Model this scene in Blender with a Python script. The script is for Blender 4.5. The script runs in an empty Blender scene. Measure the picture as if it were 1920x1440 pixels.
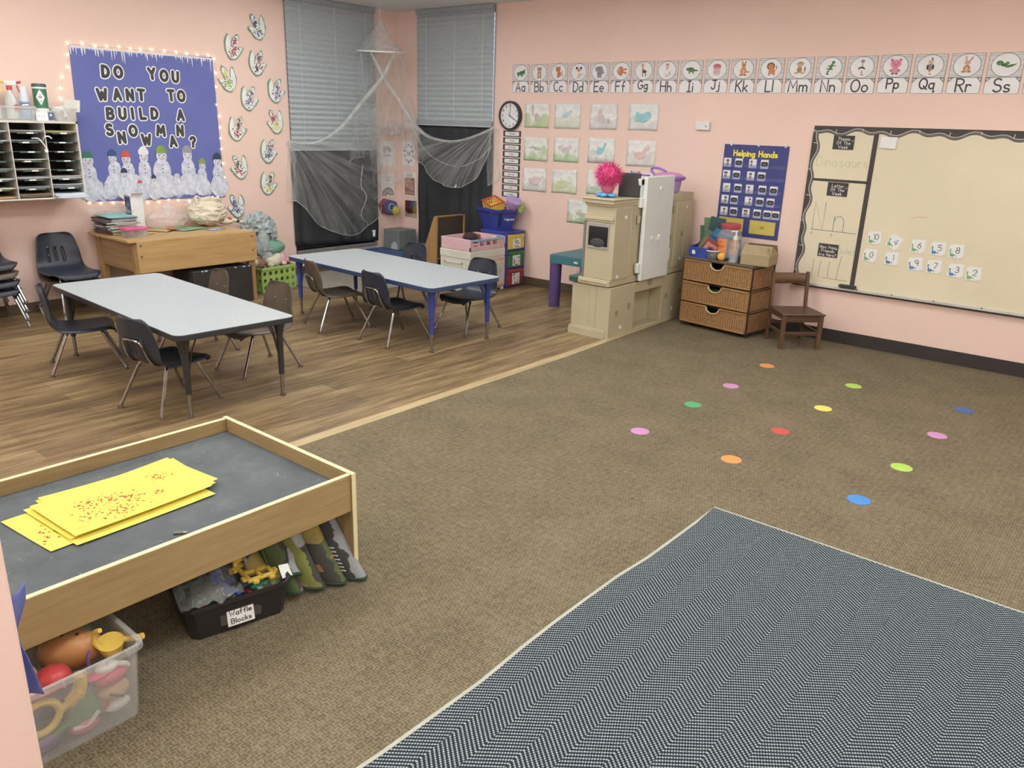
import bpy, bmesh, math, random
from mathutils import Matrix, Vector, Euler, noise
random.seed(7)
PI = math.pi
SC = bpy.context.scene
COL = SC.collection

# ------------------------------------------------------------------ camera, light, exposure
def make_camera():
    yaw, pitch, roll = 0.6850, 0.3155, 0.0327
    w = Vector((-math.sin(yaw) * math.cos(pitch), math.cos(yaw) * math.cos(pitch), -math.sin(pitch)))
    r = Vector((math.cos(yaw), math.sin(yaw), 0)); u = r.cross(w)
    r2 = math.cos(roll) * r + math.sin(roll) * u; u2 = -math.sin(roll) * r + math.cos(roll) * u
    cd = bpy.data.cameras.new('camera'); cd.sensor_width = 36; cd.lens = 27.996
    cd.clip_start = 0.02; cd.clip_end = 100
    o = bpy.data.objects.new('camera', cd); COL.objects.link(o)
    m = Matrix((r2, u2, -w)).transposed().to_4x4(); m.translation = (7.1922, -6.5729, 1.62)
    o.matrix_world = m
    SC.camera = o
make_camera()
W = bpy.data.worlds.new('sky'); SC.world = W; W.use_nodes = True
W.node_tree.nodes['Background'].inputs[0].default_value = (0.72, 0.83, 1.0, 1)
W.node_tree.nodes['Background'].inputs[1].default_value = 0.9
SC.view_settings.view_transform = 'Standard'; SC.view_settings.look = 'None'
SC.view_settings.gamma = 1.0; SC.view_settings.use_curve_mapping = False
SC.view_settings.exposure = 0.0
LAMP = 13.0          # radiance of the ceiling light diffusers
H = 2.753            # ceiling height
LIGHTS = [(x, y) for x in (1.5, 3.9, 6.3, 8.6) for y in (-2.05, -4.2, -6.3, -8.3)]

# ------------------------------------------------------------------ materials
def lin(c):
    c = [(v / 255 / 12.92 if v / 255 <= .04045 else ((v / 255 + .055) / 1.055) ** 2.4) for v in c]
    y = .3 * c[0] + .59 * c[1] + .11 * c[2]
    return tuple(max(0, y + (v - y) * .86) * .975 + .008 for v in c) + (1,)  # greys every colour and lifts its blacks: haze worked into the pigments
def nn(nt, t, **k):
    n = nt.nodes.new(t)
    for a, b in k.items(): setattr(n, a, b)
    return n
def setin(nt, n, i, v):
    if isinstance(v, bpy.types.NodeSocket): nt.links.new(v, n.inputs[i])
    elif v is not None: n.inputs[i].default_value = v
def math_(nt, op, a, b=None, c=None):
    n = nn(nt, 'ShaderNodeMath', operation=op)
    setin(nt, n, 0, a); setin(nt, n, 1, b); setin(nt, n, 2, c)
    return n.outputs[0]
def mixc(nt, f, a, b):
    n = nn(nt, 'ShaderNodeMix', data_type='RGBA')
    setin(nt, n, 0, f); setin(nt, n, 6, a); setin(nt, n, 7, b)
    return n.outputs[2]
def ramp(nt, f, stops):
    n = nn(nt, 'ShaderNodeValToRGB'); cr = n.color_ramp
    while len(cr.elements) < len(stops): cr.elements.new(.5)
    for e, (p, c) in zip(cr.elements, stops): e.position = p; e.color = c
    nt.links.new(f, n.inputs[0]); return n.outputs[0]
def objco(nt, scale=(1, 1, 1), rot=(0, 0, 0)):
    t = nn(nt, 'ShaderNodeTexCoord'); m = nn(nt, 'ShaderNodeMapping')
    m.inputs['Scale'].default_value = scale; m.inputs['Rotation'].default_value = rot
    nt.links.new(t.outputs['Object'], m.inputs[0]); return m.outputs[0]
def noise_(nt, co, scale, detail=3, rough=.5):
    n = nn(nt, 'ShaderNodeTexNoise'); n.inputs['Scale'].default_value = scale
    n.inputs['Detail'].default_value = detail; n.inputs['Roughness'].default_value = rough
    if co is not None: nt.links.new(co, n.inputs['Vector'])
    return n.outputs['Fac']
def newmat(name):
    m = bpy.data.materials.new(name); m.use_nodes = True
    nt = m.node_tree; return m, nt, nt.nodes['Principled BSDF'], nt.nodes['Material Output']
MATS = {}
def M(name, rgb=None, rough=.5, metal=0, var=None, bump=None, spec=.5, emit=0):
    """plain procedural material; var=(scale, amount), bump=(scale, strength)"""
    if name in MATS: return MATS[name]
    m, nt, b, o = newmat(name)
    c = lin(rgb); b.inputs['Base Color'].default_value = c
    b.inputs['Roughness'].default_value = rough; b.inputs['Metallic'].default_value = metal
    b.inputs['Specular IOR Level'].default_value = spec
    co = objco(nt)
    sc, am = var or (9, .05)
    f = noise_(nt, co, sc, 4)
    d = tuple(max(0, v * (1 - am * 1.6)) for v in c[:3]) + (1,)
    l = tuple(min(1, v * (1 + am)) for v in c[:3]) + (1,)
    nt.links.new(ramp(nt, f, [(.3, d), (.7, l)]), b.inputs['Base Color'])
    if bump:
        bn = nn(nt, 'ShaderNodeBump'); bn.inputs['Strength'].default_value = bump[1]
        bn.inputs['Distance'].default_value = .01
        nt.links.new(noise_(nt, co, bump[0], 4), bn.inputs['Height']); nt.links.new(bn.outputs[0], b.inputs['Normal'])
    if emit:
        b.inputs['Emission Color'].default_value = c; b.inputs['Emission Strength'].default_value = emit
    MATS[name] = m; return m
def sheer(name, rgb, opacity, rough=.5, gloss=False, fold=None, uvfold=0):
    """see-through film or net: part lets light pass, part scatters it"""
    if name in MATS: return MATS[name]
    m, nt, b, o = newmat(name)
    c = lin(rgb); tr = nn(nt, 'ShaderNodeBsdfTransparent'); mx = nn(nt, 'ShaderNodeMixShader')
    if gloss:
        b.inputs['Base Color'].default_value = c; b.inputs['Roughness'].default_value = rough; s = b.outputs[0]
    else:
        d = nn(nt, 'ShaderNodeBsdfDiffuse'); t = nn(nt, 'ShaderNodeBsdfTranslucent'); a = nn(nt, 'ShaderNodeMixShader')
        d.inputs[0].default_value = c; t.inputs[0].default_value = c; a.inputs[0].default_value = .5
        nt.links.new(d.outputs[0], a.inputs[1]); nt.links.new(t.outputs[0], a.inputs[2]); s = a.outputs[0]
    f = noise_(nt, objco(nt, (fold or (1, 1, 1))), 8, 3)
    if uvfold:
        t = nn(nt, 'ShaderNodeTexCoord'); mp = nn(nt, 'ShaderNodeMapping'); mp.inputs['Scale'].default_value = (uvfold, .22, 1); nt.links.new(t.outputs['UV'], mp.inputs[0])
        q = noise_(nt, mp.outputs[0], 2.2, 4, .6); rd = math_(nt, 'SUBTRACT', 1, math_(nt, 'MULTIPLY', math_(nt, 'ABSOLUTE', math_(nt, 'SUBTRACT', q, .5)), 9))
        rd = math_(nt, 'MAXIMUM', rd, 0)
        nt.links.new(math_(nt, 'MULTIPLY', math_(nt, 'MULTIPLY_ADD', rd, 1.3, .78), opacity), mx.inputs[0])
    else: nt.links.new(ramp(nt, f, [(.3, (opacity * .7,) * 3 + (1,)), (.7, (min(1, opacity * 1.3),) * 3 + (1,))]), mx.inputs[0])
    nt.links.new(tr.outputs[0], mx.inputs[1]); nt.links.new(s, mx.inputs[2])
    nt.links.new(mx.outputs[0], o.inputs[0]); MATS[name] = m; return m
def clear(name, rgb=(225, 232, 235), rough=.03):
    if name in MATS: return MATS[name]
    m, nt, b, o = newmat(name)
    b.inputs['Base Color'].default_value = lin(rgb); b.inputs['Roughness'].default_value = rough
    b.inputs['Transmission Weight'].default_value = 1; b.inputs['IOR'].default_value = 1.15
    nt.links.new(ramp(nt, noise_(nt, objco(nt), 3), [(.2, lin(rgb)), (.8, lin(rgb))]), b.inputs['Base Color'])
    MATS[name] = m; return m
def wood(name, base, dark, axis=0, scale=1.0, rough=.45, amount=.5):
    """long grain running along local axis"""
    if name in MATS: return MATS[name]
    m, nt, b, o = newmat(name)
    s = [14 * scale] * 3; s[axis] = 1.1 * scale
    co = objco(nt, tuple(s)); f = noise_(nt, co, 2.2, 6, .62)
    s2 = [60 * scale] * 3; s2[axis] = 2.5 * scale
    f2 = noise_(nt, objco(nt, tuple(s2)), 2, 3)
    g = math_(nt, 'ADD', math_(nt, 'MULTIPLY', f, .7), math_(nt, 'MULTIPLY', f2, .3))
    c = ramp(nt, g, [(.5 - .3 * amount - .02, lin(dark)), (.5 + .3 * amount, lin(base))])
    nt.links.new(c, b.inputs['Base Color']); b.inputs['Roughness'].default_value = rough
    MATS[name] = m; return m

def mat_floor():
    m, nt, b, o = newmat('wood_look_planks')
    t = nn(nt, 'ShaderNodeTexCoord'); s = nn(nt, 'ShaderNodeSeparateXYZ'); nt.links.new(t.outputs['Object'], s.inputs[0])
    c = nn(nt, 'ShaderNodeCombineXYZ'); nt.links.new(s.outputs[1], c.inputs[0]); nt.links.new(s.outputs[0], c.inputs[1])
    br = nn(nt, 'ShaderNodeTexBrick'); nt.links.new(c.outputs[0], br.inputs['Vector'])
    br.inputs['Scale'].default_value = 1; br.inputs['Brick Width'].default_value = 1.2; br.inputs['Row Height'].default_value = .152
    br.inputs['Mortar Size'].default_value = .0012; br.inputs['Mortar Smooth'].default_value = .6
    br.inputs['Color1'].default_value = (0, 0, 0, 1); br.inputs['Color2'].default_value = (1, 1, 1, 1); br.inputs['Mortar'].default_value = (.3, .3, .3, 1)
    br.offset = .37
    co = objco(nt, (9, .8, 9)); f = noise_(nt, co, 2.2, 7, .65)
    f2 = noise_(nt, objco(nt, (40, 1.6, 40)), 2, 4)
    bw = nn(nt, 'ShaderNodeRGBToBW'); nt.links.new(br.outputs['Color'], bw.inputs[0])
    g = math_(nt, 'ADD', math_(nt, 'MULTIPLY', f, .62), math_(nt, 'ADD', math_(nt, 'MULTIPLY', f2, .26), math_(nt, 'MULTIPLY', bw.outputs[0], .12)))
    col = ramp(nt, g, [(.34, lin((78, 58, 32))), (.46, lin((114, 90, 54))), (.55, lin((140, 114, 72))), (.68, lin((164, 140, 95)))])
    dk = mixc(nt, br.outputs['Fac'], col, lin((74, 58, 40)))
    nt.links.new(dk, b.inputs['Base Color']); b.inputs['Roughness'].default_value = .42
    b.inputs['Specular IOR Level'].default_value = .35
    return m
def mat_carpet(name, dark, light, cell=.0165):
    m, nt, b, o = newmat(name)
    t = nn(nt, 'ShaderNodeTexCoord'); s = nn(nt, 'ShaderNodeSeparateXYZ')
    mp = nn(nt, 'ShaderNodeMapping'); nt.links.new(t.outputs['Object'], mp.inputs[0]); nt.links.new(mp.outputs[0], s.inputs[0])
    x, y = s.outputs[0], s.outputs[1]
    wob = math_(nt, 'MULTIPLY', noise_(nt, t.outputs['Object'], 60, 2), .012)
    x = math_(nt, 'ADD', x, wob); y = math_(nt, 'SUBTRACT', y, wob)
    def cellp(v): return math_(nt, 'FLOOR', math_(nt, 'DIVIDE', v, cell))
    par = math_(nt, 'PINGPONG', math_(nt, 'ADD', cellp(x), cellp(y)), 1)
    k = 2 * PI / cell * 1.5
    wx = math_(nt, 'SINE', math_(nt, 'MULTIPLY', x, k)); wy = math_(nt, 'SINE', math_(nt, 'MULTIPLY', y, k))
    a = math_(nt, 'ADD', math_(nt, 'MULTIPLY', wx, par), math_(nt, 'MULTIPLY', wy, math_(nt, 'SUBTRACT', 1, par)))
    fine = noise_(nt, t.outputs['Object'], 260, 3, .7); big = noise_(nt, t.outputs['Object'], 3.5, 5, .6)
    mid = noise_(nt, t.outputs['Object'], 38, 4, .7)
    g = math_(nt, 'ADD', math_(nt, 'MULTIPLY_ADD', a, .16, .5), math_(nt, 'MULTIPLY', math_(nt, 'SUBTRACT', fine, .5), 1.1))
    g = math_(nt, 'ADD', g, math_(nt, 'MULTIPLY', math_(nt, 'SUBTRACT', big, .5), .35))
    g = math_(nt, 'ADD', g, math_(nt, 'MULTIPLY', math_(nt, 'SUBTRACT', mid, .5), .7))
    nt.links.new(ramp(nt, g, [(.12, lin(dark)), (.85, lin(light))]), b.inputs['Base Color'])
    b.inputs['Roughness'].default_value = .95; b.inputs['Specular IOR Level'].default_value = .1
    bn = nn(nt, 'ShaderNodeBump'); bn.inputs['Strength'].default_value = .5; bn.inputs['Distance'].default_value = .004
    nt.links.new(g, bn.inputs['Height']); nt.links.new(bn.outputs[0], b.inputs['Normal'])
    return m
def mat_rug():
    m, nt, b, o = newmat('herringbone_weave')
    t = nn(nt, 'ShaderNodeTexCoord'); s = nn(nt, 'ShaderNodeSeparateXYZ'); nt.links.new(t.outputs['Object'], s.inputs[0])
    x, y = s.outputs[0], s.outputs[1]
    band = .094
    tri = math_(nt, 'PINGPONG', math_(nt, 'ADD', x, band), band)
    p = .0155
    v = math_(nt, 'ADD', y, math_(nt, 'MULTIPLY', tri, .8))
    line = math_(nt, 'SINE', math_(nt, 'MULTIPLY', v, 2 * PI / p))
    w = math_(nt, 'SUBTRACT', math_(nt, 'MULTIPLY', tri, 1.0), math_(nt, 'MULTIPLY', y, .5))
    dots = math_(nt, 'SINE', math_(nt, 'MULTIPLY', w, 2 * PI / .0085))
    fine = noise_(nt, t.outputs['Object'], 300, 2)
    g = math_(nt, 'ADD', math_(nt, 'MULTIPLY_ADD', line, .34, .5), math_(nt, 'MULTIPLY', dots, .20))
    g = math_(nt, 'ADD', g, math_(nt, 'MULTIPLY', math_(nt, 'SUBTRACT', fine, .5), .5))
    nt.links.new(ramp(nt, g, [(.30, lin((28, 35, 45))), (.60, lin((62, 72, 82))), (.97, lin((170, 180, 182)))]), b.inputs['Base Color'])
    b.inputs['Roughness'].default_value = .95; b.inputs['Specular IOR Level'].default_value = .1
    bn = nn(nt, 'ShaderNodeBump'); bn.inputs['Strength'].default_value = .5; bn.inputs['Distance'].default_value = .003
    nt.links.new(g, bn.inputs['Height']); nt.links.new(bn.outputs[0], b.inputs['Normal'])
    return m
def mat_ceiling():
    m, nt, b, o = newmat('ceiling_tiles')
    t = nn(nt, 'ShaderNodeTexCoord'); br = nn(nt, 'ShaderNodeTexBrick'); nt.links.new(t.outputs['Object'], br.inputs['Vector'])
    br.offset = 0; br.inputs['Scale'].default_value = 1; br.inputs['Brick Width'].default_value = .61; br.inputs['Row Height'].default_value = .61
    br.inputs['Mortar Size'].default_value = .012
    f = noise_(nt, t.outputs['Object'], 90, 4)
    c = ramp(nt, f, [(.35, lin((214, 217, 216))), (.6, lin((232, 234, 233)))])
    nt.links.new(mixc(nt, br.outputs['Fac'], c, lin((222, 224, 224))), b.inputs['Base Color']); b.inputs['Roughness'].default_value = .9
    return m
def mat_wicker(name, a=(158, 112, 55), d=(92, 58, 24)):
    if name in MATS: return MATS[name]
    m, nt, b, o = newmat(name)
    t = nn(nt, 'ShaderNodeTexCoord'); s = nn(nt, 'ShaderNodeSeparateXYZ'); nt.links.new(t.outputs['Object'], s.inputs[0])
    xy = math_(nt, 'ADD', s.outputs[0], s.outputs[1])
    cx = math_(nt, 'SINE', math_(nt, 'MULTIPLY', xy, 2 * PI / .022)); cz = math_(nt, 'SINE', math_(nt, 'MULTIPLY', s.outputs[2], 2 * PI / .0085))
    g = math_(nt, 'MULTIPLY_ADD', math_(nt, 'MULTIPLY', cx, cz), .22, .5)
    g = math_(nt, 'ADD', g, math_(nt, 'MULTIPLY', cx, .14))
    g = math_(nt, 'ADD', g, math_(nt, 'MULTIPLY', math_(nt, 'SUBTRACT', noise_(nt, t.outputs['Object'], 45, 3), .5), .6))
    nt.links.new(ramp(nt, g, [(.15, lin(d)), (.55, lin(a)), (.95, lin((205, 163, 98)))]), b.inputs['Base Color'])
    b.inputs['Roughness'].default_value = .55
    bn = nn(nt, 'ShaderNodeBump'); bn.inputs['Strength'].default_value = .8; bn.inputs['Distance'].default_value = .004
    nt.links.new(g, bn.inputs['Height']); nt.links.new(bn.outputs[0], b.inputs['Normal'])
    MATS[name] = m; return m
def mat_playmat():
    m, nt, b, o = newmat('printed_playmat')
    t = nn(nt, 'ShaderNodeTexCoord'); s = nn(nt, 'ShaderNodeSeparateXYZ'); nt.links.new(t.outputs['UV'], s.inputs[0])
    w = noise_(nt, t.outputs['UV'], 5, 3)
    a = math_(nt, 'ADD', s.outputs[0], math_(nt, 'MULTIPLY', math_(nt, 'SUBTRACT', w, .5), .16))
    c = ramp(nt, a, [(0, lin((150, 156, 158))), (.07, lin((58, 58, 56))), (.20, lin((120, 124, 44))), (.27, lin((86, 104, 44))), (.33, lin((62, 62, 58))), (.60, lin((128, 136, 48))), (.70, lin((52, 52, 50))), (.86, lin((74, 96, 42)))])
    c.node.color_ramp.interpolation = 'CONSTANT'
    v = nn(nt, 'ShaderNodeTexVoronoi'); v.inputs['Scale'].default_value = 5; nt.links.new(t.outputs['UV'], v.inputs['Vector'])
    bw = nn(nt, 'ShaderNodeSeparateColor'); nt.links.new(v.outputs['Color'], bw.inputs[0])
    k = math_(nt, 'GREATER_THAN', bw.outputs[0], .80)
    c = mixc(nt, math_(nt, 'MULTIPLY', k, .85), c, ramp(nt, bw.outputs[1], [(.0, lin((158, 160, 58))), (.5, lin((196, 104, 46))), (.8, lin((168, 174, 178)))]))
    f = noise_(nt, t.outputs['UV'], 60, 3)
    nt.links.new(mixc(nt, math_(nt, 'MULTIPLY', f, .4), c, lin((40, 44, 36))), b.inputs['Base Color'])
    b.inputs['Roughness'].default_value = .9
    return m
def mat_mottled(name, a, b_, c_, scale=14):
    if name in MATS: return MATS[name]
    m, nt, b, o = newmat(name)
    f = noise_(nt, objco(nt), scale, 6, .68)
    nt.links.new(ramp(nt, f, [(.32, lin(a)), (.5, lin(b_)), (.66, lin(c_))]), b.inputs['Base Color']); b.inputs['Roughness'].default_value = .9
    bn = nn(nt, 'ShaderNodeBump'); bn.inputs['Strength'].default_value = .3; nt.links.new(f, bn.inputs['Height']); nt.links.new(bn.outputs[0], b.inputs['Normal'])
    MATS[name] = m; return m
def mat_blind():
    m, nt, b, o = newmat('pleated_shade_fabric')
    f = noise_(nt, objco(nt, (3, 3, 40)), 6, 3)
    c = ramp(nt, f, [(.3, lin((158, 169, 176))), (.7, lin((175, 185, 192)))])
    nt.links.new(c, b.inputs['Base Color']); b.inputs['Roughness'].default_value = .8
    return m
def watercolor(name, cols, seed):
    if name in MATS: return MATS[name]
    m, nt, b, o = newmat(name)
    mp = nn(nt, 'ShaderNodeMapping'); t = nn(nt, 'ShaderNodeTexCoord'); mp.inputs['Location'].default_value = (seed * 3.1, seed * 1.7, 0)
    nt.links.new(t.outputs['Object'], mp.inputs[0]); s = nn(nt, 'ShaderNodeSeparateXYZ'); nt.links.new(t.outputs['Object'], s.inputs[0])
    f = noise_(nt, mp.outputs[0], 11, 5, .6)
    h = math_(nt, 'MULTIPLY_ADD', s.outputs[1], 2.4, .5)
    g = math_(nt, 'ADD', math_(nt, 'MULTIPLY', f, .8), math_(nt, 'MULTIPLY', math_(nt, 'SUBTRACT', h, .5), .75))
    c = ramp(nt, g, [(.18, lin(cols[0])), (.33, lin(cols[1])), (.44, lin((232, 236, 234))), (.58, lin(cols[2])), (.72, lin((234, 237, 237)))])
    nt.links.new(c, b.inputs['Base Color']); b.inputs['Roughness'].default_value = .9
    MATS[name] = m; return m

# ------------------------------------------------------------------ mesh builder
class MB:
    def __init__(s): s.v = []; s.f = []; s.mi = []; s.sm = []; s.mats = []; s.T = Matrix(); s.k = 0
    def add(s, vs, fs, mat, smooth=False):
        if mat not in s.mats: s.mats.append(mat)
        k = s.mats.index(mat); n = len(s.v)
        s.v += [tuple(s.T @ Vector(p)) for p in vs]
        for f in fs: s.f.append(tuple(i + n for i in f)); s.mi.append(k); s.sm.append(smooth)
        return s
    def box(s, c, d, mat, R=None):
        x, y, z = (t / 2 for t in d); c = Vector(c)
        vs = [Vector((a * x, b * y, e * z)) for a in (-1, 1) for b in (-1, 1) for e in (-1, 1)]
        if R is not None: vs = [R @ v for v in vs]
        return s.add([v + c for v in vs], [(0, 1, 3, 2), (4, 6, 7, 5), (0, 4, 5, 1), (2, 3, 7, 6), (0, 2, 6, 4), (1, 5, 7, 3)], mat)
    def b2(s, lo, hi, mat):
        return s.box([(a + b) / 2 for a, b in zip(lo, hi)], [abs(b - a) for a, b in zip(lo, hi)], mat)
    def prism(s, poly, z0, z1, mat, top=None, smooth=False):
        n = len(poly); t = top or poly
        vs = [(p[0], p[1], z0) for p in poly] + [(p[0], p[1], z1) for p in t]
        fs = [tuple(range(n))[::-1], tuple(range(n, 2 * n))] + [(i, (i + 1) % n, n + (i + 1) % n, n + i) for i in range(n)]
        return s.add(vs, fs, mat, smooth)
    def cyl(s, p0, p1, r0, r1, mat, n=16, smooth=True):
        p0, p1 = Vector(p0), Vector(p1); a = (p1 - p0).normalized(); q = a.to_track_quat('Z', 'Y')
        vs = []
        for p, r in ((p0, r0), (p1, r1)):
            for i in range(n): vs.append(p + q @ Vector((r * math.cos(2 * PI * i / n), r * math.sin(2 * PI * i / n), 0)))
        s.add(vs, [(i, (i + 1) % n, n + (i + 1) % n, n + i) for i in range(n)], mat, smooth)
        return s.add(vs, [tuple(range(n))[::-1], tuple(range(n, 2 * n))], mat)
    def tube(s, path, r, mat, n=8, closed=False):
        P = [Vector(p) for p in path]; m = len(P); vs = []; prev = None
        for i, p in enumerate(P):
            if closed: d = P[(i + 1) % m] - P[i - 1]
            else: d = P[min(i + 1, m - 1)] - P[max(i - 1, 0)]
            d.normalize()
            if prev is None:
                x = d.orthogonal().normalized()
            else:
                x = (prev - d * prev.dot(d)); x = x.normalized() if x.length > 1e-6 else d.orthogonal().normalized()
            prev = x; y = d.cross(x); rr = r[i] if isinstance(r, (list, tuple)) else r
            vs += [p + x * rr * math.cos(2 * PI * k / n) + y * rr * math.sin(2 * PI * k / n) for k in range(n)]
        fs = []
        for i in range(m if closed else m - 1):
            j = (i + 1) % m
            fs += [(i * n + k, i * n + (k + 1) % n, j * n + (k + 1) % n, j * n + k) for k in range(n)]
        if not closed: fs += [tuple(range(n))[::-1], tuple(range((m - 1) * n, m * n))]
        return s.add(vs, fs, mat, True)
    def lathe(s, prof, mat, c=(0, 0, 0), n=24, smooth=True, caps=True):
        c = Vector(c); vs = []; m = len(prof)
        for r, z in prof: vs += [c + Vector((r * math.cos(2 * PI * k / n), r * math.sin(2 * PI * k / n), z)) for k in range(n)]
        fs = [(i * n + k, i * n + (k + 1) % n, (i + 1) * n + (k + 1) % n, (i + 1) * n + k) for i in range(m - 1) for k in range(n)]
        if caps and prof[0][0] > 1e-4: fs.append(tuple(range(n))[::-1])
        if caps and prof[-1][0] > 1e-4: fs.append(tuple(range((m - 1) * n, m * n)))
        return s.add(vs, fs, mat, smooth)
    def ell(s, c, r, mat, nu=16, nv=10, R=None, fn=None):
        c = Vector(c); vs = []
        for j in range(nv + 1):
            t = PI * j / nv
            for i in range(nu):
                p = 2 * PI * i / nu
                d = Vector((math.sin(t) * math.cos(p), math.sin(t) * math.sin(p), math.cos(t)))
                k = fn(d) if fn else 1
                v = Vector((d.x * r[0], d.y * r[1], d.z * r[2])) * k
                if R is not None: v = R @ v
                vs.append(c + v)
        fs = [(j * nu + i, (j + 1) * nu + i, (j + 1) * nu + (i + 1) % nu, j * nu + (i + 1) % nu) for j in range(nv) for i in range(nu)]
        return s.add(vs, fs, mat, True)
    def grid(s, fn, nu, nv, mat, skip=None, smooth=True):
        vs = [fn(i / nu, j / nv) for j in range(nv + 1) for i in range(nu + 1)]
        fs = [(j * (nu + 1) + i, j * (nu + 1) + i + 1, (j + 1) * (nu + 1) + i + 1, (j + 1) * (nu + 1) + i) for j in range(nv) for i in range(nu) if not (skip and skip(i, j))]
        return s.add(vs, fs, mat, smooth)
    # flat artwork, facing local +z; each stroke sits a hair above the last
    def up(s, z): s.k = (s.k + 1) % 80; return z + s.k * 4e-6
    def disc(s, x, y, rx, ry, z, mat, rot=0, n=18, jit=0):
        pts = []; z = s.up(z)
        for i in range(n):
            a = 2 * PI * i / n; k = 1 + (random.uniform(-jit, jit) if jit else 0)
            u, v = rx * k * math.cos(a), ry * k * math.sin(a)
            pts.append((x + u * math.cos(rot) - v * math.sin(rot), y + u * math.sin(rot) + v * math.cos(rot), z))
        return s.add(pts, [tuple(range(n))], mat)
    def poly(s, pts, z, mat): z = s.up(z); return s.add([(p[0], p[1], z) for p in pts], [tuple(range(len(pts)))], mat)
    def rect(s, x, y, w, h, z, mat, rot=0):
        c, q = math.cos(rot), math.sin(rot)
        return s.poly([(x + c * a * w / 2 - q * b * h / 2, y + q * a * w / 2 + c * b * h / 2) for a, b in ((-1, -1), (1, -1), (1, 1), (-1, 1))], z, mat)
    def ribbon(s, pts, w, z, mat, cap=True):
        P = [Vector((p[0], p[1])) for p in pts]; m = len(P); L = []; Rr = []; z = s.up(z)
        closed = (P[0] - P[-1]).length < 1e-5 and m > 3
        for i in range(m):
            a = P[i] - P[i - 1] if i else (P[0] - P[-2] if closed else P[1] - P[0])
            b = P[i + 1] - P[i] if i < m - 1 else (P[1] - P[0] if closed else a)
            if a.length < 1e-9: a = b
            if b.length < 1e-9: b = a
            a = a.normalized(); b = b.normalized()
            na = Vector((-a.y, a.x)); nb = Vector((-b.y, b.x)); n = na + nb
            if n.length < .25: n = na; k = 1
            else: n.normalize(); k = min(1.6, 1 / max(.4, n.dot(na)))
            L.append(P[i] + n * w / 2 * k); Rr.append(P[i] - n * w / 2 * k)
        vs = [(p.x, p.y, z) for p in L] + [(p.x, p.y, z) for p in Rr]
        s.add(vs, [(m + i, m + i + 1, i + 1, i) for i in range(m - 1)], mat)
        if cap and not closed:
            for p in (P[0], P[-1]): s.disc(p.x, p.y, w / 2, w / 2, z, mat, n=10)
        return s
    def stroke(s, pts, w, z, mat):
        for i, p in enumerate(pts):
            s.disc(p[0], p[1], w / 2, w / 2, z, mat, n=14)
            if i:
                a, b = Vector(pts[i - 1]), Vector(p); d = b - a
                if d.length > 1e-6: d = Vector((-d.y, d.x)).normalized() * w / 2; s.poly([a - d, b - d, b + d, a + d], z, mat)
        return s
    def build(s, name, parent=None, bevel=0, solid=0, sub=0, loc=None, rot=None, uv=None, sharp=40):
        me = bpy.data.meshes.new(name); me.from_pydata(s.v, [], s.f)
        for m in s.mats: me.materials.append(m)
        me.polygons.foreach_set('material_index', s.mi); me.polygons.foreach_set('use_smooth', s.sm)
        me.update()
        if any(s.sm): me.set_sharp_from_angle(angle=math.radians(sharp))
        if uv:
            l = me.uv_layers.new(name='UVMap')
            for lp in me.loops: l.data[lp.index].uv = uv(me.vertices[lp.vertex_index].co)
        o = bpy.data.objects.new(name, me); COL.objects.link(o)
        if parent: o.parent = parent
        if loc is not None: o.location = loc
        if rot is not None: o.rotation_euler = rot
        if solid:
            d = o.modifiers.new('thickness', 'SOLIDIFY'); d.thickness = solid; d.offset = 0
        if bevel:
            d = o.modifiers.new('rounded_edges', 'BEVEL'); d.width = bevel; d.segments = 2; d.limit_method = 'ANGLE'; d.angle_limit = .6
        if sub:
            d = o.modifiers.new('smooth', 'SUBSURF'); d.levels = sub; d.render_levels = sub
        return o
def tag(o, label=None, cat=None, group=None, kind=None):
    if label: o['label'] = label
    if cat: o['category'] = cat
    if group: o['group'] = group
    if kind: o['kind'] = kind
    return o
def thing(name, label, cat, loc=(0, 0, 0), rot=0, group=None, scale=1):
    o = bpy.data.objects.new(name, None); COL.objects.link(o); o.empty_display_size = .05
    o.location = loc; o.rotation_euler = rot if isinstance(rot, (tuple, list)) else (0, 0, rot); o.scale = (scale,) * 3
    return tag(o, label, cat, group)
def dup(root, loc, rot, label, group=None, scale=1):
    r = root.copy(); COL.objects.link(r); r.location = loc
    r.rotation_euler = rot if isinstance(rot, (tuple, list)) else (0, 0, rot); r.scale = (scale,) * 3
    r['label'] = label
    if group: r['group'] = group
    for ch in list(root.children):
        c = ch.copy(); COL.objects.link(c); c.parent = r
        for g in list(ch.children):
            d = g.copy(); COL.objects.link(d); d.parent = c
    return r
WB = (PI / 2, 0, 0)            # flat things on the right wall: local x right, y up
WA = (PI / 2, 0, PI / 2)       # flat things on the left wall
def onB(x, z, d=.002): return (x, -d, z)
def onA(y, z, d=.002): return (d, y, z)
def rrect(w, h, r, n=5, cx=0, cy=0):
    p = []
    for sx, sy, a0 in ((1, 1, 0), (-1, 1, 90), (-1, -1, 180), (1, -1, 270)):
        for i in range(n + 1):
            a = math.radians(a0 + 90 * i / n)
            p.append((cx + sx * (w / 2 - r) + r * math.cos(a), cy + sy * (h / 2 - r) + r * math.sin(a)))
    return p
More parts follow.
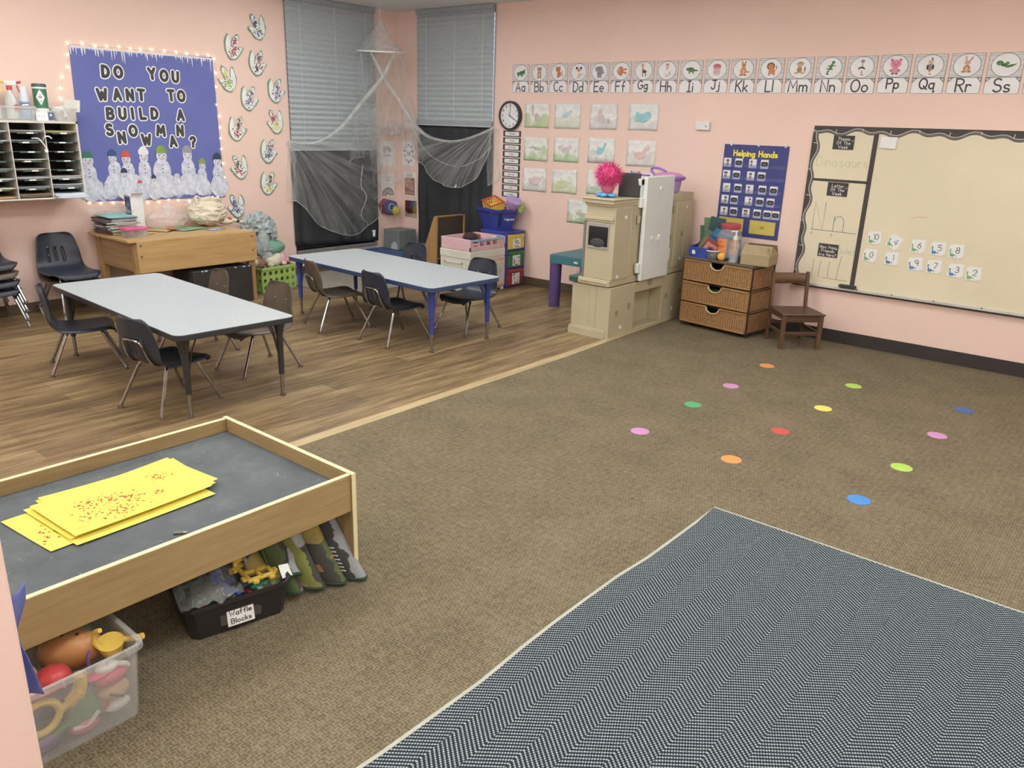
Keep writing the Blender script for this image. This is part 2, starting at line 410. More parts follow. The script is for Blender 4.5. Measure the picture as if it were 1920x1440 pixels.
def spline(pts, n=8, closed=False):
    P = [Vector(p) for p in pts]; m = len(P); out = []
    for i in range(m if closed else m - 1):
        g = (lambda k: P[k % m]) if closed else (lambda k: P[max(0, min(m - 1, k))])
        p0, p1, p2, p3 = g(i - 1), g(i), g(i + 1), g(i + 2)
        for j in range(n):
            t = j / n
            out.append(.5 * ((2 * p1) + (p2 - p0) * t + (2 * p0 - 5 * p1 + 4 * p2 - p3) * t * t + (3 * p1 - p0 - 3 * p2 + p3) * t ** 3))
    if not closed: out.append(P[-1])
    return out

# ------------------------------------------------------------------ stroke lettering (height 1 = capital)
GL = {
 'A': "0,0 .34,1 .68,0|.12,.34 .56,.34", 'B': "0,0 0,1 .3,1 @.3,.77,.26,.23,90,-90 0,.54 .32,.54 @.32,.27,.3,.27,90,-90 0,0",
 'C': "@.36,.5,.36,.5,50,310", 'D': "0,0 0,1 .2,1 @.2,.5,.44,.5,90,-90 0,0", 'E': ".56,1 0,1 0,0 .56,0|0,.53 .46,.53",
 'F': ".56,1 0,1 0,0|0,.53 .46,.53", 'G': "@.38,.5,.38,.5,45,345 .74,.44 .42,.44", 'H': "0,0 0,1|.62,0 .62,1|0,.52 .62,.52",
 'I': ".2,0 .2,1|0,1 .4,1|0,0 .4,0", 'i!': "0,0 0,1", 'J': ".1,1 .6,1|.42,1 .42,.24 @.2,.24,.22,.24,0,-170", 'K': "0,0 0,1|.56,1 0,.44|.16,.58 .58,0",
 'L': "0,1 0,0 .52,0", 'M': "0,0 .1,1 .42,.3 .74,1 .84,0", 'N': "0,0 0,1 .62,0 .62,1", 'O': "@.38,.5,.38,.5,90,450",
 'P': "0,0 0,1 .28,1 @.28,.74,.28,.26,90,-90 0,.48", 'Q': "@.38,.5,.38,.5,90,450|.44,.26 .76,-.04", 'R': "0,0 0,1 .28,1 @.28,.76,.28,.24,90,-90 0,.52|.22,.52 .58,0",
 'S': "@.3,.76,.27,.24,40,270 @.3,.26,.29,.26,90,-150", 'T': "0,1 .64,1|.32,1 .32,0", 'U': "0,1 0,.32 @.31,.32,.31,.32,180,360 .62,1",
 'V': "0,1 .33,0 .66,1", 'W': "0,1 .22,0 .45,.72 .68,0 .9,1", 'Y': "0,1 .33,.48 .66,1|.33,.48 .33,0",
 'a': "@.24,.27,.24,.27,20,380|.48,.54 .48,0", 'b': "0,1 0,0|@.24,.27,.24,.27,180,-180", 'c': "@.25,.27,.25,.27,45,315", 'd': "@.24,.27,.24,.27,0,360|.48,1 .48,0",
 'e': "0,.29 .48,.29 @.24,.27,.24,.27,5,315", 'f': "@.34,.82,.16,.18,60,180 .18,0|0,.54 .38,.54", 'g': "@.24,.27,.24,.27,0,360|.48,.54 .48,-.14 @.24,-.14,.24,.18,0,-150",
 'h': "0,1 0,0|0,.3 @.22,.3,.22,.24,180,0 .44,0", 'i': "0,0 0,.54|0,.74 0,.78", 'j': ".2,.54 .2,-.12 @.02,-.12,.18,.18,0,-120|.2,.74 .2,.78", 'k': "0,1 0,0|.4,.54 0,.22|.12,.32 .42,0",
 'l': "0,1 0,0", 'm': "0,.54 0,0|0,.34 @.18,.34,.18,.2,180,0 .36,0|.36,.34 @.54,.34,.18,.2,180,0 .72,0", 'n': "0,.54 0,0|0,.3 @.22,.3,.22,.24,180,0 .44,0",
 'o': "@.25,.27,.25,.27,90,450", 'p': "0,.54 0,-.36|@.24,.27,.24,.27,180,-180", 'q': "@.24,.27,.24,.27,0,360|.48,.54 .48,-.34 .58,-.26", 'r': "0,.54 0,0|0,.32 @.2,.32,.2,.22,180,45",
 's': "@.2,.4,.18,.14,30,270 @.2,.13,.2,.13,90,-150", 't': ".16,.84 .16,.12 @.28,.12,.12,.12,180,290|0,.54 .34,.54", 'u': "0,.54 0,.22 @.22,.22,.22,.22,180,360|.44,.54 .44,0",
 'v': "0,.54 .22,0 .44,.54", 'w': "0,.54 .16,0 .32,.44 .48,0 .64,.54", 'y': "0,.54 .22,.04|.46,.54 .14,-.34", 'x': "0,.54 .4,0|.4,.54 0,0",
 '0': "@.28,.5,.28,.5,90,450", '1': ".06,.8 .2,1 .2,0", '2': "@.27,.72,.27,.28,165,-35 0,0 .58,0", '3': "@.26,.76,.24,.24,150,-90 @.26,.27,.29,.27,90,-150",
 '4': ".44,0 .44,1 0,.34 .62,.34", '5': ".52,1 .08,1 .04,.56 @.26,.32,.28,.32,130,-140", '6': ".42,1 .1,.55 @.27,.29,.27,.29,150,510", '7': "0,1 .56,1 .2,0",
 '8': "@.27,.76,.23,.24,-90,270 @.27,.26,.28,.26,90,-270", '9': "@.27,.71,.27,.29,0,360 .54,.71 .46,0", '?': "@.26,.76,.26,.24,170,-60 .28,.42 .28,.28|.28,.05 .28,.0",
 '!': "0,1 0,.3|0,.05 0,0", ' ': ""}
def glyph(ch):
    out = []
    for st in GL.get(ch, '').split('|'):
        pts = []
        for tk in st.split():
            if tk[0] == '@':
                cx, cy, rx, ry, a0, a1 = map(float, tk[1:].split(','))
                n = max(4, int(abs(a1 - a0) / 24))
                pts += [(cx + rx * math.cos(math.radians(a0 + (a1 - a0) * i / n)), cy + ry * math.sin(math.radians(a0 + (a1 - a0) * i / n))) for i in range(n + 1)]
            else: pts.append(tuple(map(float, tk.split(','))))
        if len(pts) > 1: out.append(pts)
    return out
def twidth(t, gap=.22):
    w = 0
    for ch in t: w += (max([p[0] for s in glyph(ch) for p in s] or [.3])) + gap
    return w - gap
def text(mb, t, x, y, h, w, z, mat, align='c', slant=0, gap=.22, rot=0, sx=1):
    """stroke text of capital height h, stroke width w, baseline at y"""
    tw = twidth(t, gap) * h * sx
    cx = {'c': -tw / 2, 'l': 0}[align]
    c, s = math.cos(rot), math.sin(rot)
    for ch in t:
        gl = glyph(ch)
        for st in gl:
            pts = []
            for px, py in st:
                a, b = cx + (px * sx + slant * py) * h, py * h
                pts.append((x + c * a - s * b, y + s * a + c * b))
            mb.ribbon(pts, w, z, mat)
        cx += ((max([p[0] for s_ in gl for p in s_] or [.3])) + gap) * h * sx
    return mb
# ------------------------------------------------------------------ shared materials
PINK = M('pink_wall_paint', (236, 203, 190), .75, var=(1.2, .02), bump=(90, .06))
WHITE = M('white_plastic', (226, 228, 226), .35)
PAPER = M('white_paper', (228, 230, 230), .9, var=(20, .02))
CHAR = M('charcoal_card', (62, 60, 62), .8, var=(30, .08))
INK = M('black_ink', (48, 46, 50), .8)
CHROME = M('chrome_tube', (168, 172, 174), .18, 1, var=(20, .12))
GLIDE = M('brown_glide', (92, 74, 58), .5)
NAVY = M('navy_plastic', (34, 42, 60), .38, var=(14, .06), bump=(220, .05))
TAUPE = M('taupe_plastic', (84, 72, 58), .42, var=(14, .06), bump=(220, .05))
BLACKP = M('black_plastic', (36, 35, 36), .4)
MAPLE = wood('maple_ply', (205, 168, 104), (178, 138, 78), 1, 1, .42)
MAPLEX = wood('maple_ply_crossways', (205, 168, 104), (178, 138, 78), 0, 1, .42)
SCREW = M('steel_screw', (120, 112, 100), .35, .8)
TAN = M('tan_moulded_plastic', (186, 176, 142), .5, var=(5, .03))
PALEGREY = M('pale_grey_plastic', (222, 227, 227), .45, var=(5, .03))

# ------------------------------------------------------------------ room
def struct(o, k='structure'): o['kind'] = k; return o
X1, Y1 = 9.7, -9.2
mb = MB(); mb.b2((-.12, Y1, -.1), (3.92, 0, 0), mat_floor()); struct(mb.build('floor'))
mb = MB(); CARP = mat_carpet('carpet_loop', (70, 62, 45), (142, 128, 99)); mb.prism([(3.975, Y1), (X1, Y1), (X1, 0), (3.845, 0), (3.92, -2.0)], -.1, .004, CARP); struct(mb.build('floor_carpet'))
mb = MB(); mb.prism([(3.90, Y1), (3.985, Y1), (3.93, -2.0), (3.857, 0), (3.80, 0), (3.86, -2.0)], -.02, .006, wood('pale_plank_edge', (196, 172, 124), (158, 132, 90), 1, 1, .4)); struct(mb.build('trim_1'))
mb = MB(); mb.b2((-.12, Y1, H), (X1, .12, H + .1), mat_ceiling()); struct(mb.build('ceiling'))
w1a, w1b, wz = -1.475, -.372, .262
mb = MB()
mb.b2((-.14, Y1, 0), (0, w1a, H), PINK); mb.b2((-.14, w1a, 0), (0, w1b, wz), PINK); mb.b2((-.14, w1b, 0), (0, .14, H), PINK)
struct(mb.build('wall_left'))
w2a, w2b = .372, 1.452
mb = MB()
mb.b2((0, 0, 0), (w2a, .14, H), PINK); mb.b2((w2a, 0, 0), (w2b, .14, wz), PINK); mb.b2((w2b, 0, 0), (X1, .14, H), PINK)
struct(mb.build('wall_right'))
mb = MB(); mb.b2((X1, Y1, 0), (X1 + .12, .14, H), PINK); struct(mb.build('wall_far_side'))
mb = MB(); mb.b2((-.12, Y1 - .12, 0), (X1, Y1, H), PINK); struct(mb.build('wall_behind'))
mb = MB(); mb.b2((5.60, -8.2, 0), (5.725, -6.178, H), PINK); struct(mb.build('wall_near', bevel=.006))
# windows: frame, glass
FRAME = M('bronze_window_frame', (70, 70, 74), .4, .3)
GLASS = clear('window_glass', (225, 235, 240), .02)
def window(n, A):
    a, b = (w1a, w1b) if A else (w2a, w2b)
    mb = MB()
    def bx(u0, u1, z0, z1, d0, d1, m):
        mb.b2((-d1, u0, z0), (-d0, u1, z1), m) if A else mb.b2((u0, d0, z0), (u1, d1, z1), m)
    for u0, u1, z0, z1 in ((a, a + .05, wz, H), (b - .05, b, wz, H), (a, b, wz, wz + .05), (a, b, H - .06, H), (a, b, 1.5, 1.55)):
        bx(u0, u1, z0, z1, .06, .12, FRAME)
    o = struct(mb.build('window_%d' % n)); mb = MB(); bx(a + .05, b - .05, wz + .05, H - .06, .085, .09, GLASS); mb.build('pane', o)
    mb = MB(); bx(a - .005, b + .005, wz - .03, wz, -.03, .06, M('grey_sill', (120, 122, 124), .5)); mb.build('sill', o)
window(1, True); window(2, False)
BASEW = wood('wood_look_base', (104, 84, 58), (72, 56, 38), 1, 1, .5)
BASEX = wood('wood_look_base_x', (104, 84, 58), (72, 56, 38), 0, 1, .5)
mb = MB(); mb.b2((0, Y1, 0), (.012, 0, .088), BASEW); struct(mb.build('baseboard_left'))
mb = MB(); mb.b2((.012, -.012, 0), (3.86, 0, .088), BASEX); struct(mb.build('baseboard_right'))
mb = MB(); mb.b2((3.86, -.012, 0), (X1, 0, .105), M('black_cove_base', (48, 44, 44), .45)); struct(mb.build('baseboard_right_black'))

# ceiling lights
t0 = thing('ceiling_light', 'white surface-mounted fluorescent ceiling light outside the picture, first of its grid', 'ceiling light', (0, 0, H), 0, 'ceiling lights')
mb = MB(); 
for lo, hi in (((-.3, -.6, -.02), (-.27, .6, 0)), ((.27, -.6, -.02), (.3, .6, 0)), ((-.27, -.6, -.02), (.27, -.57, 0)), ((-.27, .57, -.02), (.27, .6, 0))): mb.b2(lo, hi, WHITE)
mb.build('frame', t0)
dm, nt, b, o = newmat('lit_diffuser'); b.inputs['Emission Color'].default_value = (.985, 1, .955, 1); b.inputs['Emission Strength'].default_value = LAMP
b.inputs['Base Color'].default_value = (.9, .9, .9, 1)
mb = MB(); mb.b2((-.27, -.57, -.075), (.27, .57, -.004), dm); mb.build('diffuser', t0)  # box shaped to drop below the ceiling so its glowing sides brighten it
for i, (x, y) in enumerate(LIGHTS):
    n = 'white surface-mounted fluorescent light in the ceiling grid'
    if i == 0: t0.location = (x, y, H); t0['label'] = n
    else: dup(t0, (x, y, H), 0, n)

# ------------------------------------------------------------------ blinds and blackout cloths
BL = mat_blind()
def blind(A, label, zb, clothz):
    a, b = (w1a, w1b) if A else (w2a, w2b)
    t = thing('window_blind', label, 'blind', (.02, (a + b) / 2, zb) if A else ((a + b) / 2, -.02, zb), (0, 0, PI / 2) if A else 0, 'pleated blinds')
    w = (b - a) + .03; n = int((H - zb - .06) / .026)
    # local: x across, -y toward the room, z up
    mb = MB()
    mb.grid(lambda u, v: ((u - .5) * w, -.012 + (.006 if int(round(v * n)) % 2 else -.006), .055 + v * (H - zb - .09)), 1, n, BL, smooth=False)
    mb.build('pleated_shade', t, solid=.002)
    mb = MB(); mb.b2((-w / 2, -.03, 0), (w / 2, .004, .055), M('blind_rail', (152, 162, 169), .5)); mb.b2((-w / 2, -.031, -.006), (w / 2, .004, .004), M('pale_rail_edge', (196, 202, 204), .4)); mb.build('bottom_rail', t, bevel=.003)
    mb = MB(); mb.b2((-w / 2, -.035, H - zb - .05), (w / 2, .006, H - zb - .004), M('blind_rail', (152, 162, 169), .5)); mb.build('head_rail', t)
    for f in (-.36, .02, .38):
        mb = MB()
        mb.tube([(f * w, -.026 - .002 * (k % 2), .06 + k * .026) for k in range(n) if .06 + k * .026 < H - zb - .06], .0016, WHITE, 5)
        mb.build('lift_cord', t)
blind(True, 'grey pleated blind on the left window, behind the white net canopy', 1.297, .3)
blind(False, 'grey pleated blind on the window nearest the wall clock', 1.583, .2)
CLOTH = M('blackout_cloth', (38, 42, 50), .8, var=(2.5, .12), bump=(30, .2))
def cloth(A, label, a, b, z0, z1, tilt=0):
    mb = MB()
    def f(u, v):
        d = .016 + .010 * math.sin(u * 34 + 2 * math.sin(u * 9)) * (1 - .4 * v) + .004 * math.sin(v * 15 + u * 11)
        y = a + (b - a) * u; z = z0 + tilt * (u - .5) + (z1 - z0 - tilt * (u - .5)) * v
        return (d, y, z) if A else (y, -d, z)
    mb.grid(f, 80, 20, CLOTH); o = mb.build('blackout_cloth', solid=.002)
    tag(o, label, 'curtain', 'black cloths under the blinds')
cloth(True, 'black cloth hung over the left window, raised off the sill at its bottom left', -1.497, -.340, .300, 1.30, -.05)
cloth(False, 'black cloth hung below the blind beside the wall clock', w2a - .025, w2b + .02, .02, 1.585)
mb = MB(); mb.b2((.026, -.445, .33), (.05, -.415, .335), WHITE); mb.cyl((.04, -.43, .34), (.04, -.43, .40), .016, .018, WHITE); mb.b2((.024, -.45, .39), (.05, -.41, .405), WHITE)
tag(mb.build('night_light', bevel=.003), 'small white night light low on the black cloth of the left window', 'night light')

# ------------------------------------------------------------------ activity tables
TOP = M('pale_grey_laminate', (168, 177, 183), .38, var=(40, .02))
def table(label, loc, rz, band, leg, L=1.812, Wd=.735, h=.497):
    t = thing('activity_table', label, 'table', (loc[0], loc[1], 0), rz, 'classroom tables')
    mb = MB(); mb.prism(rrect(L - .006, Wd - .006, .05), h - .02, h, TOP); mb.build('tabletop', t)
    mb = MB(); mb.prism(rrect(L, Wd, .053), h - .034, h - .0015, band); mb.build('edge_band', t, bevel=.004)
    for sx, sy in ((-1, -1), (-1, 1), (1, 1), (1, -1)):
        x, y = sx * (L / 2 - .075), sy * (Wd / 2 - .075)
        mb = MB(); mb.box((x, y, h - .037), (.10, .10, .006), leg)
        mb.cyl((x, y, h - .035), (x, y, h - .12), .034, .020, leg); mb.cyl((x, y, h - .12), (x, y, .14), .020, .0165, leg)
        o = mb.build('leg', t)
        mb = MB(); mb.cyl((x, y, .15), (x, y, .012), .012, .011, CHROME); mb.build('leg_insert', o)
        mb = MB(); mb.cyl((x, y, .014), (x, y, 0), .016, .018, GLIDE); mb.build('foot_glide', o)
        mb = MB()
        for dx, dy in ((-sx * .20, 0), (0, -sy * .13)):
            mb.tube([(x, y, .20), (x + dx * .3, y + dy * .3, h - .12), (x + dx * .6, y + dy * .6, h - .03)], .0045, leg, 6)
        mb.build('brace', o)
    return t
table('pale grey table with dark edge and black legs, nearer the cubby organiser', (2.3575, -4.1488), -.0489, M('black_edge', (40, 42, 48), .45), M('black_leg_enamel', (40, 40, 42), .4))
table('pale grey table with blue edge and blue legs, in front of the net canopy', (2.3365, -2.2542), -.0388, M('blue_edge', (42, 66, 112), .42), M('blue_leg_enamel', (38, 62, 150), .38))

# ------------------------------------------------------------------ stacking chairs
PROF = [(-.236, .556, .085), (-.234, .545, .118), (-.228, .515, .140), (-.212, .44, .156), (-.196, .375, .166), (-.176, .325, .172), (-.145, .296, .177), (-.10, .285, .181), (-.03, .281, .184), (.06, .285, .184), (.12, .289, .178), (.152, .287, .166), (.174, .276, .150), (.183, .258, .128), (.184, .246, .112)]
def shell_fn():
    pr = spline([Vector(p) for p in PROF], 5)
    def f(u, v):
        k = v * (len(pr) - 1); i = int(min(k, len(pr) - 2)); p = pr[i].lerp(pr[i + 1], k - i)
        s = 2 * u - 1; x = s * p.z; bk = max(0, min(1, (p.y - .29) / .12))
        return (x, p.x + bk * .030 * s * s, p.y + (1 - bk) * (.012 * s * s - .022 * max(0, abs(s) - .78) ** 1.5 * 6 - .006))
    return f, len(pr) - 1
CH = {}
def chair(kind, label, loc, rz, group, scale=1.0, slots=True):
    key = kind + str(slots)
    loc = (loc[0], loc[1], loc[2] if len(loc) > 2 else 0)
    if key in CH: return dup(CH[key], loc, rz, label, group, scale)
    mt = NAVY if kind == 'navy' else TAUPE
    t = thing('school_chair', label, 'chair', loc, rz, group, scale)
    f, n = shell_fn(); mb = MB()
    def skip(i, j):
        z = f((i + .5) / 24, (j + .5) / n)[2]
        return slots and i in (7, 8, 11, 12, 15, 16) and (j > 6) and .335 < z < .435 and i in (8, 12, 16)
    mb.grid(f, 24, n, mt, skip); mb.build('seat_shell', t, solid=.006, sharp=80)
    for sx, sy in ((-1, 1), (1, 1), (-1, -1), (1, -1)):
        mb = MB(); fy = .214 if sy > 0 else -.212; fx = .163 if sy > 0 else .176
        pts = [(sx * .03, sy * .088, .266), (sx * .085, sy * .09, .268), (sx * .110, sy * .098, .258), (sx * .122, sy * .115, .225), (sx * fx, fy, .010)]
        mb.tube(spline(pts[:4], 4)[:-1] + [pts[3], pts[4]], .0095, CHROME, 8); o = mb.build('leg', t)
        mb = MB(); mb.cyl((sx * fx, fy, .016), (sx * fx, fy, 0), .012, .017, GLIDE); mb.build('foot_glide', o)
    mb = MB(); mb.tube(spline([(-.085, -.06, .272), (-.09, -.15, .284), (-.088, -.192, .335), (-.078, -.214, .405), (-.05, -.222, .428), (.05, -.222, .428), (.078, -.214, .405), (.088, -.192, .335), (.09, -.15, .284), (.085, -.06, .272)], 5), .0065, CHROME, 8); mb.build('back_brace', t)
    for sx in (-1, 1):
        mb = MB()
        mb.ell((sx * .062, -.2045, .447), (.006, .004, .006), CHROME, 8, 6); mb.build('rivet', t)
    CH[key] = t; return t
g1, g2 = 'chairs at the near table', 'chairs at the blue-legged table'
chair('navy', 'navy plastic chair at the near table, closer to the train table', (2.875, -4.431), .186, g1)
chair('navy', 'navy plastic chair turned askew at the left end of the near table', (1.813, -4.446), -.367, g1)
chair('taupe', 'brown plastic chair at the right end of the near table', (2.61, -3.678), PI, g1, slots=False)
chair('taupe', 'brown plastic chair behind the near table, in front of the black box', (1.94, -3.73), PI - .11, g1, slots=False)
chair('taupe', 'brown plastic chair at the left end of the blue-legged table', (2.045, -2.568), -.283, g2, slots=False)
chair('navy', 'navy plastic chair on the near side of the blue-legged table', (2.696, -2.523), -.06, g2)
chair('navy', 'navy plastic chair at the right end of the blue-legged table, by the drawer tower', (2.84, -1.857), PI + .048, g2)
chair('navy', 'navy plastic chair behind the blue-legged table, in front of the grey foam cube', (1.86, -1.70), PI, g2)
chair('taupe', 'brown plastic chair underneath a navy one, left of the wooden bench', (.285, -3.885, 0), -PI / 2, 'two chairs stacked by the wall', 1.05, False)
chair('navy', 'navy plastic chair stacked on a brown one, left of the wooden bench', (.285, -3.885, .066), -PI / 2, 'two chairs stacked by the wall', 1.05)
for k, (kd, nm) in enumerate((('navy', 'bottom navy chair of the stack at the left edge'), ('navy', 'second navy chair from the bottom of the stack at the left edge'), ('taupe', 'brown chair third from the bottom of the stack at the left edge'), ('navy', 'top navy chair of the stack at the left edge'))):
    chair(kd, nm, (.28, -4.49, .066 * k), -PI / 2, 'stack of chairs at the left edge', 1.05, kd == 'navy')

# ------------------------------------------------------------------ rug, dots
def rug():
    mb = MB(); RUG = mat_rug(); x0, y0, x1, y1 = 0, -2.35, 2.6, 0
    edge = [(x0, y1)]
    for i in range(1, 12): edge.append((x0 + random.uniform(-.004, .004) + .01 * math.sin(i * .9), y1 + (y0 - y1) * i / 12))
    edge += [(x0 + .03, y0), (x1, y0)]
    for i in range(1, 14): edge.append((x1 + (x0 - x1) * i / 14 * 0, y0 + (y1 - y0) * i / 14))
    edge.append((x1, y1))
    t = thing('area_rug', 'grey herringbone woven area rug with a pale bound edge, on the carpet', 'rug', (5.863, -3.487, .0045), 0)
    mb.prism(edge, 0, .012, RUG); mb.build('woven_field', t)
    mb = MB(); mb.tube([(p[0], p[1], .007) for p in edge], .0085, M('pale_rug_binding', (176, 178, 164), .9, bump=(200, .4)), 6, True); mb.build('binding', t)
rug()
DC = {'orange': (226, 140, 42), 'violet': (198, 130, 190), 'lime': (160, 206, 44), 'green': (58, 168, 104), 'yellow': (232, 214, 40), 'blue': (52, 92, 168), 'sky blue': (40, 132, 214), 'red': (204, 62, 50)}
DOTS = [((5.101, -1.087), 'orange', 'orange dot on the carpet farthest from the rug, near the wooden chair'), ((5.121, -1.732), 'violet', 'violet dot between the green dot and the farthest orange dot'),
 ((5.726, -1.123), 'lime', 'lime green dot in the far row, nearest the whiteboard'), ((5.116, -2.257), 'green', 'deep green dot on the carpet, in the left row'),
 ((5.737, -1.738), 'yellow', 'yellow dot in the middle of the carpet dots'), ((6.405, -1.130), 'blue', 'dark blue dot at the far right of the carpet dots'),
 ((5.116, -2.883), 'violet', 'violet dot nearest the wood floor, leftmost of the carpet dots'), ((5.697, -2.315), 'red', 'red dot in the middle row of the carpet dots'),
 ((6.386, -1.734), 'violet', 'violet dot at the right, below the dark blue one'), ((5.670, -2.896), 'orange', 'orange dot near the corner of the grey rug'),
 ((6.362, -2.372), 'lime', 'lime green dot next to the bright blue dot'), ((6.320, -2.923), 'sky blue', 'bright blue dot nearest the grey rug')]
for (x, y), c, l in DOTS:
    mb = MB(); mb.cyl((0, 0, 0), (0, 0, .0025), .0525, .052, M('dot_' + c.replace(' ', '_'), DC[c], .7), 36); o = mb.build('carpet_dot', loc=(x, y, .004)); tag(o, l, 'floor dot', 'round spot markers on the carpet')

# ------------------------------------------------------------------ train table
OAK = wood('oak_laminate', (172, 146, 90), (146, 118, 68), 1, 1.6, .4, .6); OAKX = wood('oak_laminate_crossways', (172, 146, 90), (146, 118, 68), 0, 1.6, .4, .6); OAKZ = wood('oak_laminate_upright', (172, 146, 90), (146, 118, 68), 2, 1.6, .4, .6)
CREAM = M('cream_edge_band', (226, 212, 158), .45)
t = thing('train_table', 'low oak play table with a dark chalk top and raised rim', 'table', (4.714, -5.54, 0))
hx, hy, zt, zs = .409, .627, .42, .366
mb = MB(); mb.b2((-hx + .018, -hy + .018, zs - .012), (hx - .018, hy - .018, zs), mat_mottled('chalky_black_board', (74, 81, 86), (84, 91, 95), (98, 104, 107), 5)); mb.build('play_surface', t)
random.seed(3); mb = MB()
for i in range(46):
    x, y, a, l = random.uniform(-hx + .05, hx - .05), random.uniform(-hy + .1, hy - .05), random.uniform(0, 3), random.uniform(.004, .022)
    mb.ribbon([(x, y), (x + l * math.cos(a), y + l * math.sin(a)), (x + l * 1.3 * math.cos(a + .5), y + l * 1.3 * math.sin(a + .5))], random.uniform(.0008, .0018), zs + .0006, M('chalk_scuff', (146, 150, 150), .9))
mb.build('chalk_marks', t)
for sx in (1, -1):
    mb = MB(); mb.b2((sx * (hx - .018), -hy + .018, .276), (sx * hx, hy - .018, zt - .003), OAK); mb.b2((sx * (hx - .018), -hy + .018, zt - .003), (sx * hx, hy - .018, zt), CREAM); mb.build('side_rail', t, bevel=.0012)
for sy in (1, -1):
    mb = MB(); mb.b2((-hx - .006, sy * (hy - .018), .276), (hx + .006, sy * hy, zt), OAKX); mb.b2((-hx - .006, sy * (hy - .018), zt), (hx + .006, sy * hy, zt + .003), CREAM)
    mb.b2((hx + .006, sy * (hy - .018), 0), (hx + .009, sy * hy, zt + .003), CREAM); mb.build('end_panel', t, bevel=.0012)
    for sx in (1, -1):
        mb = MB(); mb.b2((sx * (hx - .10), sy * (hy - .018), 0), (sx * (hx + .006), sy * hy, .276), OAKZ); mb.build('leg', t)
YEL = M('yellow_construction_paper', (246, 226, 30), .85, var=(6, .015)); REDP = M('red_paint_print', (186, 62, 44), .8)
def sheet(label, cx, cy, z, rz, curl, prints, seed):
    random.seed(seed); mb = MB(); w, h = .305, .468
    def f(u, v): return ((u - .5) * w, (v - .5) * h, curl * ((2 * v - 1) ** 2 * .6 + (2 * u - 1) ** 2 * .3))
    mb.grid(f, 8, 10, YEL)
    if prints:
        for x, y, n, r in prints:
            for i in range(n):
                px, py = x + random.gauss(0, r), y + random.gauss(0, r * 1.1)
                if abs(px) < w / 2 - .01 and abs(py) < h / 2 - .01:
                    u, v = px / w + .5, py / h + .5; zz = f(u, v)[2] + .0012
                    mb.disc(px, py, random.uniform(.0018, .0058), random.uniform(.0016, .004), zz, REDP, random.uniform(0, 3), 8)
    o = mb.build('yellow_paper', loc=(cx, cy, z), rot=(0, 0, rz))
    tag(o, label, 'paper', 'yellow papers on the play table')
z0 = zs + .001
sheet('lowest yellow paper, pushed out toward the pink wall with red spots at its end', 4.655, -5.600, z0, .10, .005, [(-.02, -.12, 16, .02), (.07, -.20, 10, .02), (.02, -.19, 14, .018)], 1)
for i, (x, y, r) in enumerate(((4.690, -5.525, .04), (4.640, -5.53, .07), (4.622, -5.49, .0), (4.625, -5.475, .10), (4.628, -5.485, -.02))):
    sheet('%s yellow paper up from the lowest, only its edges showing under the red-spotted top sheet' % ('first', 'second', 'third', 'fourth', 'fifth')[i], x, y, z0 + .003 * (i + 1), r, .004 + .001 * i, None, i)
sheet('topmost yellow paper of the pile, covered with red paint spots', 4.656, -5.516, z0 + .018, .05, .004, [(-.06, .15, 26, .02), (.06, .10, 14, .016), (.02, .02, 34, .024), (-.02, -.04, 44, .026), (.08, -.05, 44, .024), (-.03, -.12, 30, .024), (.06, -.13, 26, .024)], 9)
mb = MB(); mb.cyl((0, 0, 0), (.030, 0, 0), .0048, .0048, M('grey_crayon_wrap', (120, 110, 104), .7), 12); mb.cyl((.030, 0, 0), (.042, 0, 0), .0046, .002, M('crayon_wax', (170, 160, 150), .5), 12)
o = mb.build('crayon', loc=(4.985, -5.52, zs + .005), rot=(0, 0, .9)); tag(o, 'short broken grey crayon on the dark play surface by the rim', 'crayon')
# ------------------------------------------------------------------ play kitchen (seen from its back and end)
t = thing('play_kitchen', 'tan plastic play kitchen seen from its back, with white door panel', 'play kitchen', (0, 0, 0))
kx0, kx1, ky0, ky1 = 3.50, 3.868, -1.321, -.075
mb = MB()
ya, yb, za, zb, dp = -.945, -.49, .03, .333, .13
mb.b2((kx0, ky0, 0), (kx1 - dp, ky1, .418), TAN)
for lo, hi in (((kx1 - dp, ky0, 0), (kx1, ya, .418)), ((kx1 - dp, yb, 0), (kx1, ky1, .418)), ((kx1 - dp, ya, 0), (kx1, yb, za)), ((kx1 - dp, ya, zb), (kx1, yb, .418))): mb.b2(lo, hi, TAN)
mb.build('base_cabinet', t, bevel=.006)
mb = MB(); mb.b2((kx0 - .012, ky0 - .014, 0), (kx1 - .03, ky0, .06), TAN); mb.b2((kx0 - .006, ky0 - .008, .06), (kx1 - .03, ky0, .072), TAN); mb.b2((kx0 + .17, ky0 - .002, .07), (kx0 + .176, ky0, .42), TAN); mb.build('plinth', t, bevel=.004)
mb = MB(); mb.b2((kx0 + .06, ky0 - .016, .425), (kx1 - .01, ky1, .476), TAN); mb.b2((kx0 + .07, ky0 - .022, .445), (kx1 - .03, ky0, .462), TAN); mb.build('countertop', t, bevel=.006)
mb = MB(); mb.b2((kx0 - .03, ky0 - .016, .425), (kx0 + .06, ky1 + .01, .474), M('dark_green_plastic', (38, 84, 72), .4)); mb.build('green_counter', t, bevel=.01)
mb = MB(); ux0 = 3.60
mb.prism([(ux0, ky0), (kx1, ky0), (kx1, -1.07), (kx1 - .012, -1.05), (kx1 - .012, -.36), (kx1, -.34), (kx1, ky1), (ux0, ky1)], .476, 1.04, TAN); mb.build('upper_cabinet', t, bevel=.006)
mb = MB()
for z, h, p in ((1.04, .018, .010), (1.058, .030, .026), (1.088, .012, .034)): mb.b2((ux0 - p, ky0 - p, z), (kx1 - .006 + (0 if p < .03 else .006), -.96, z + h), TAN)
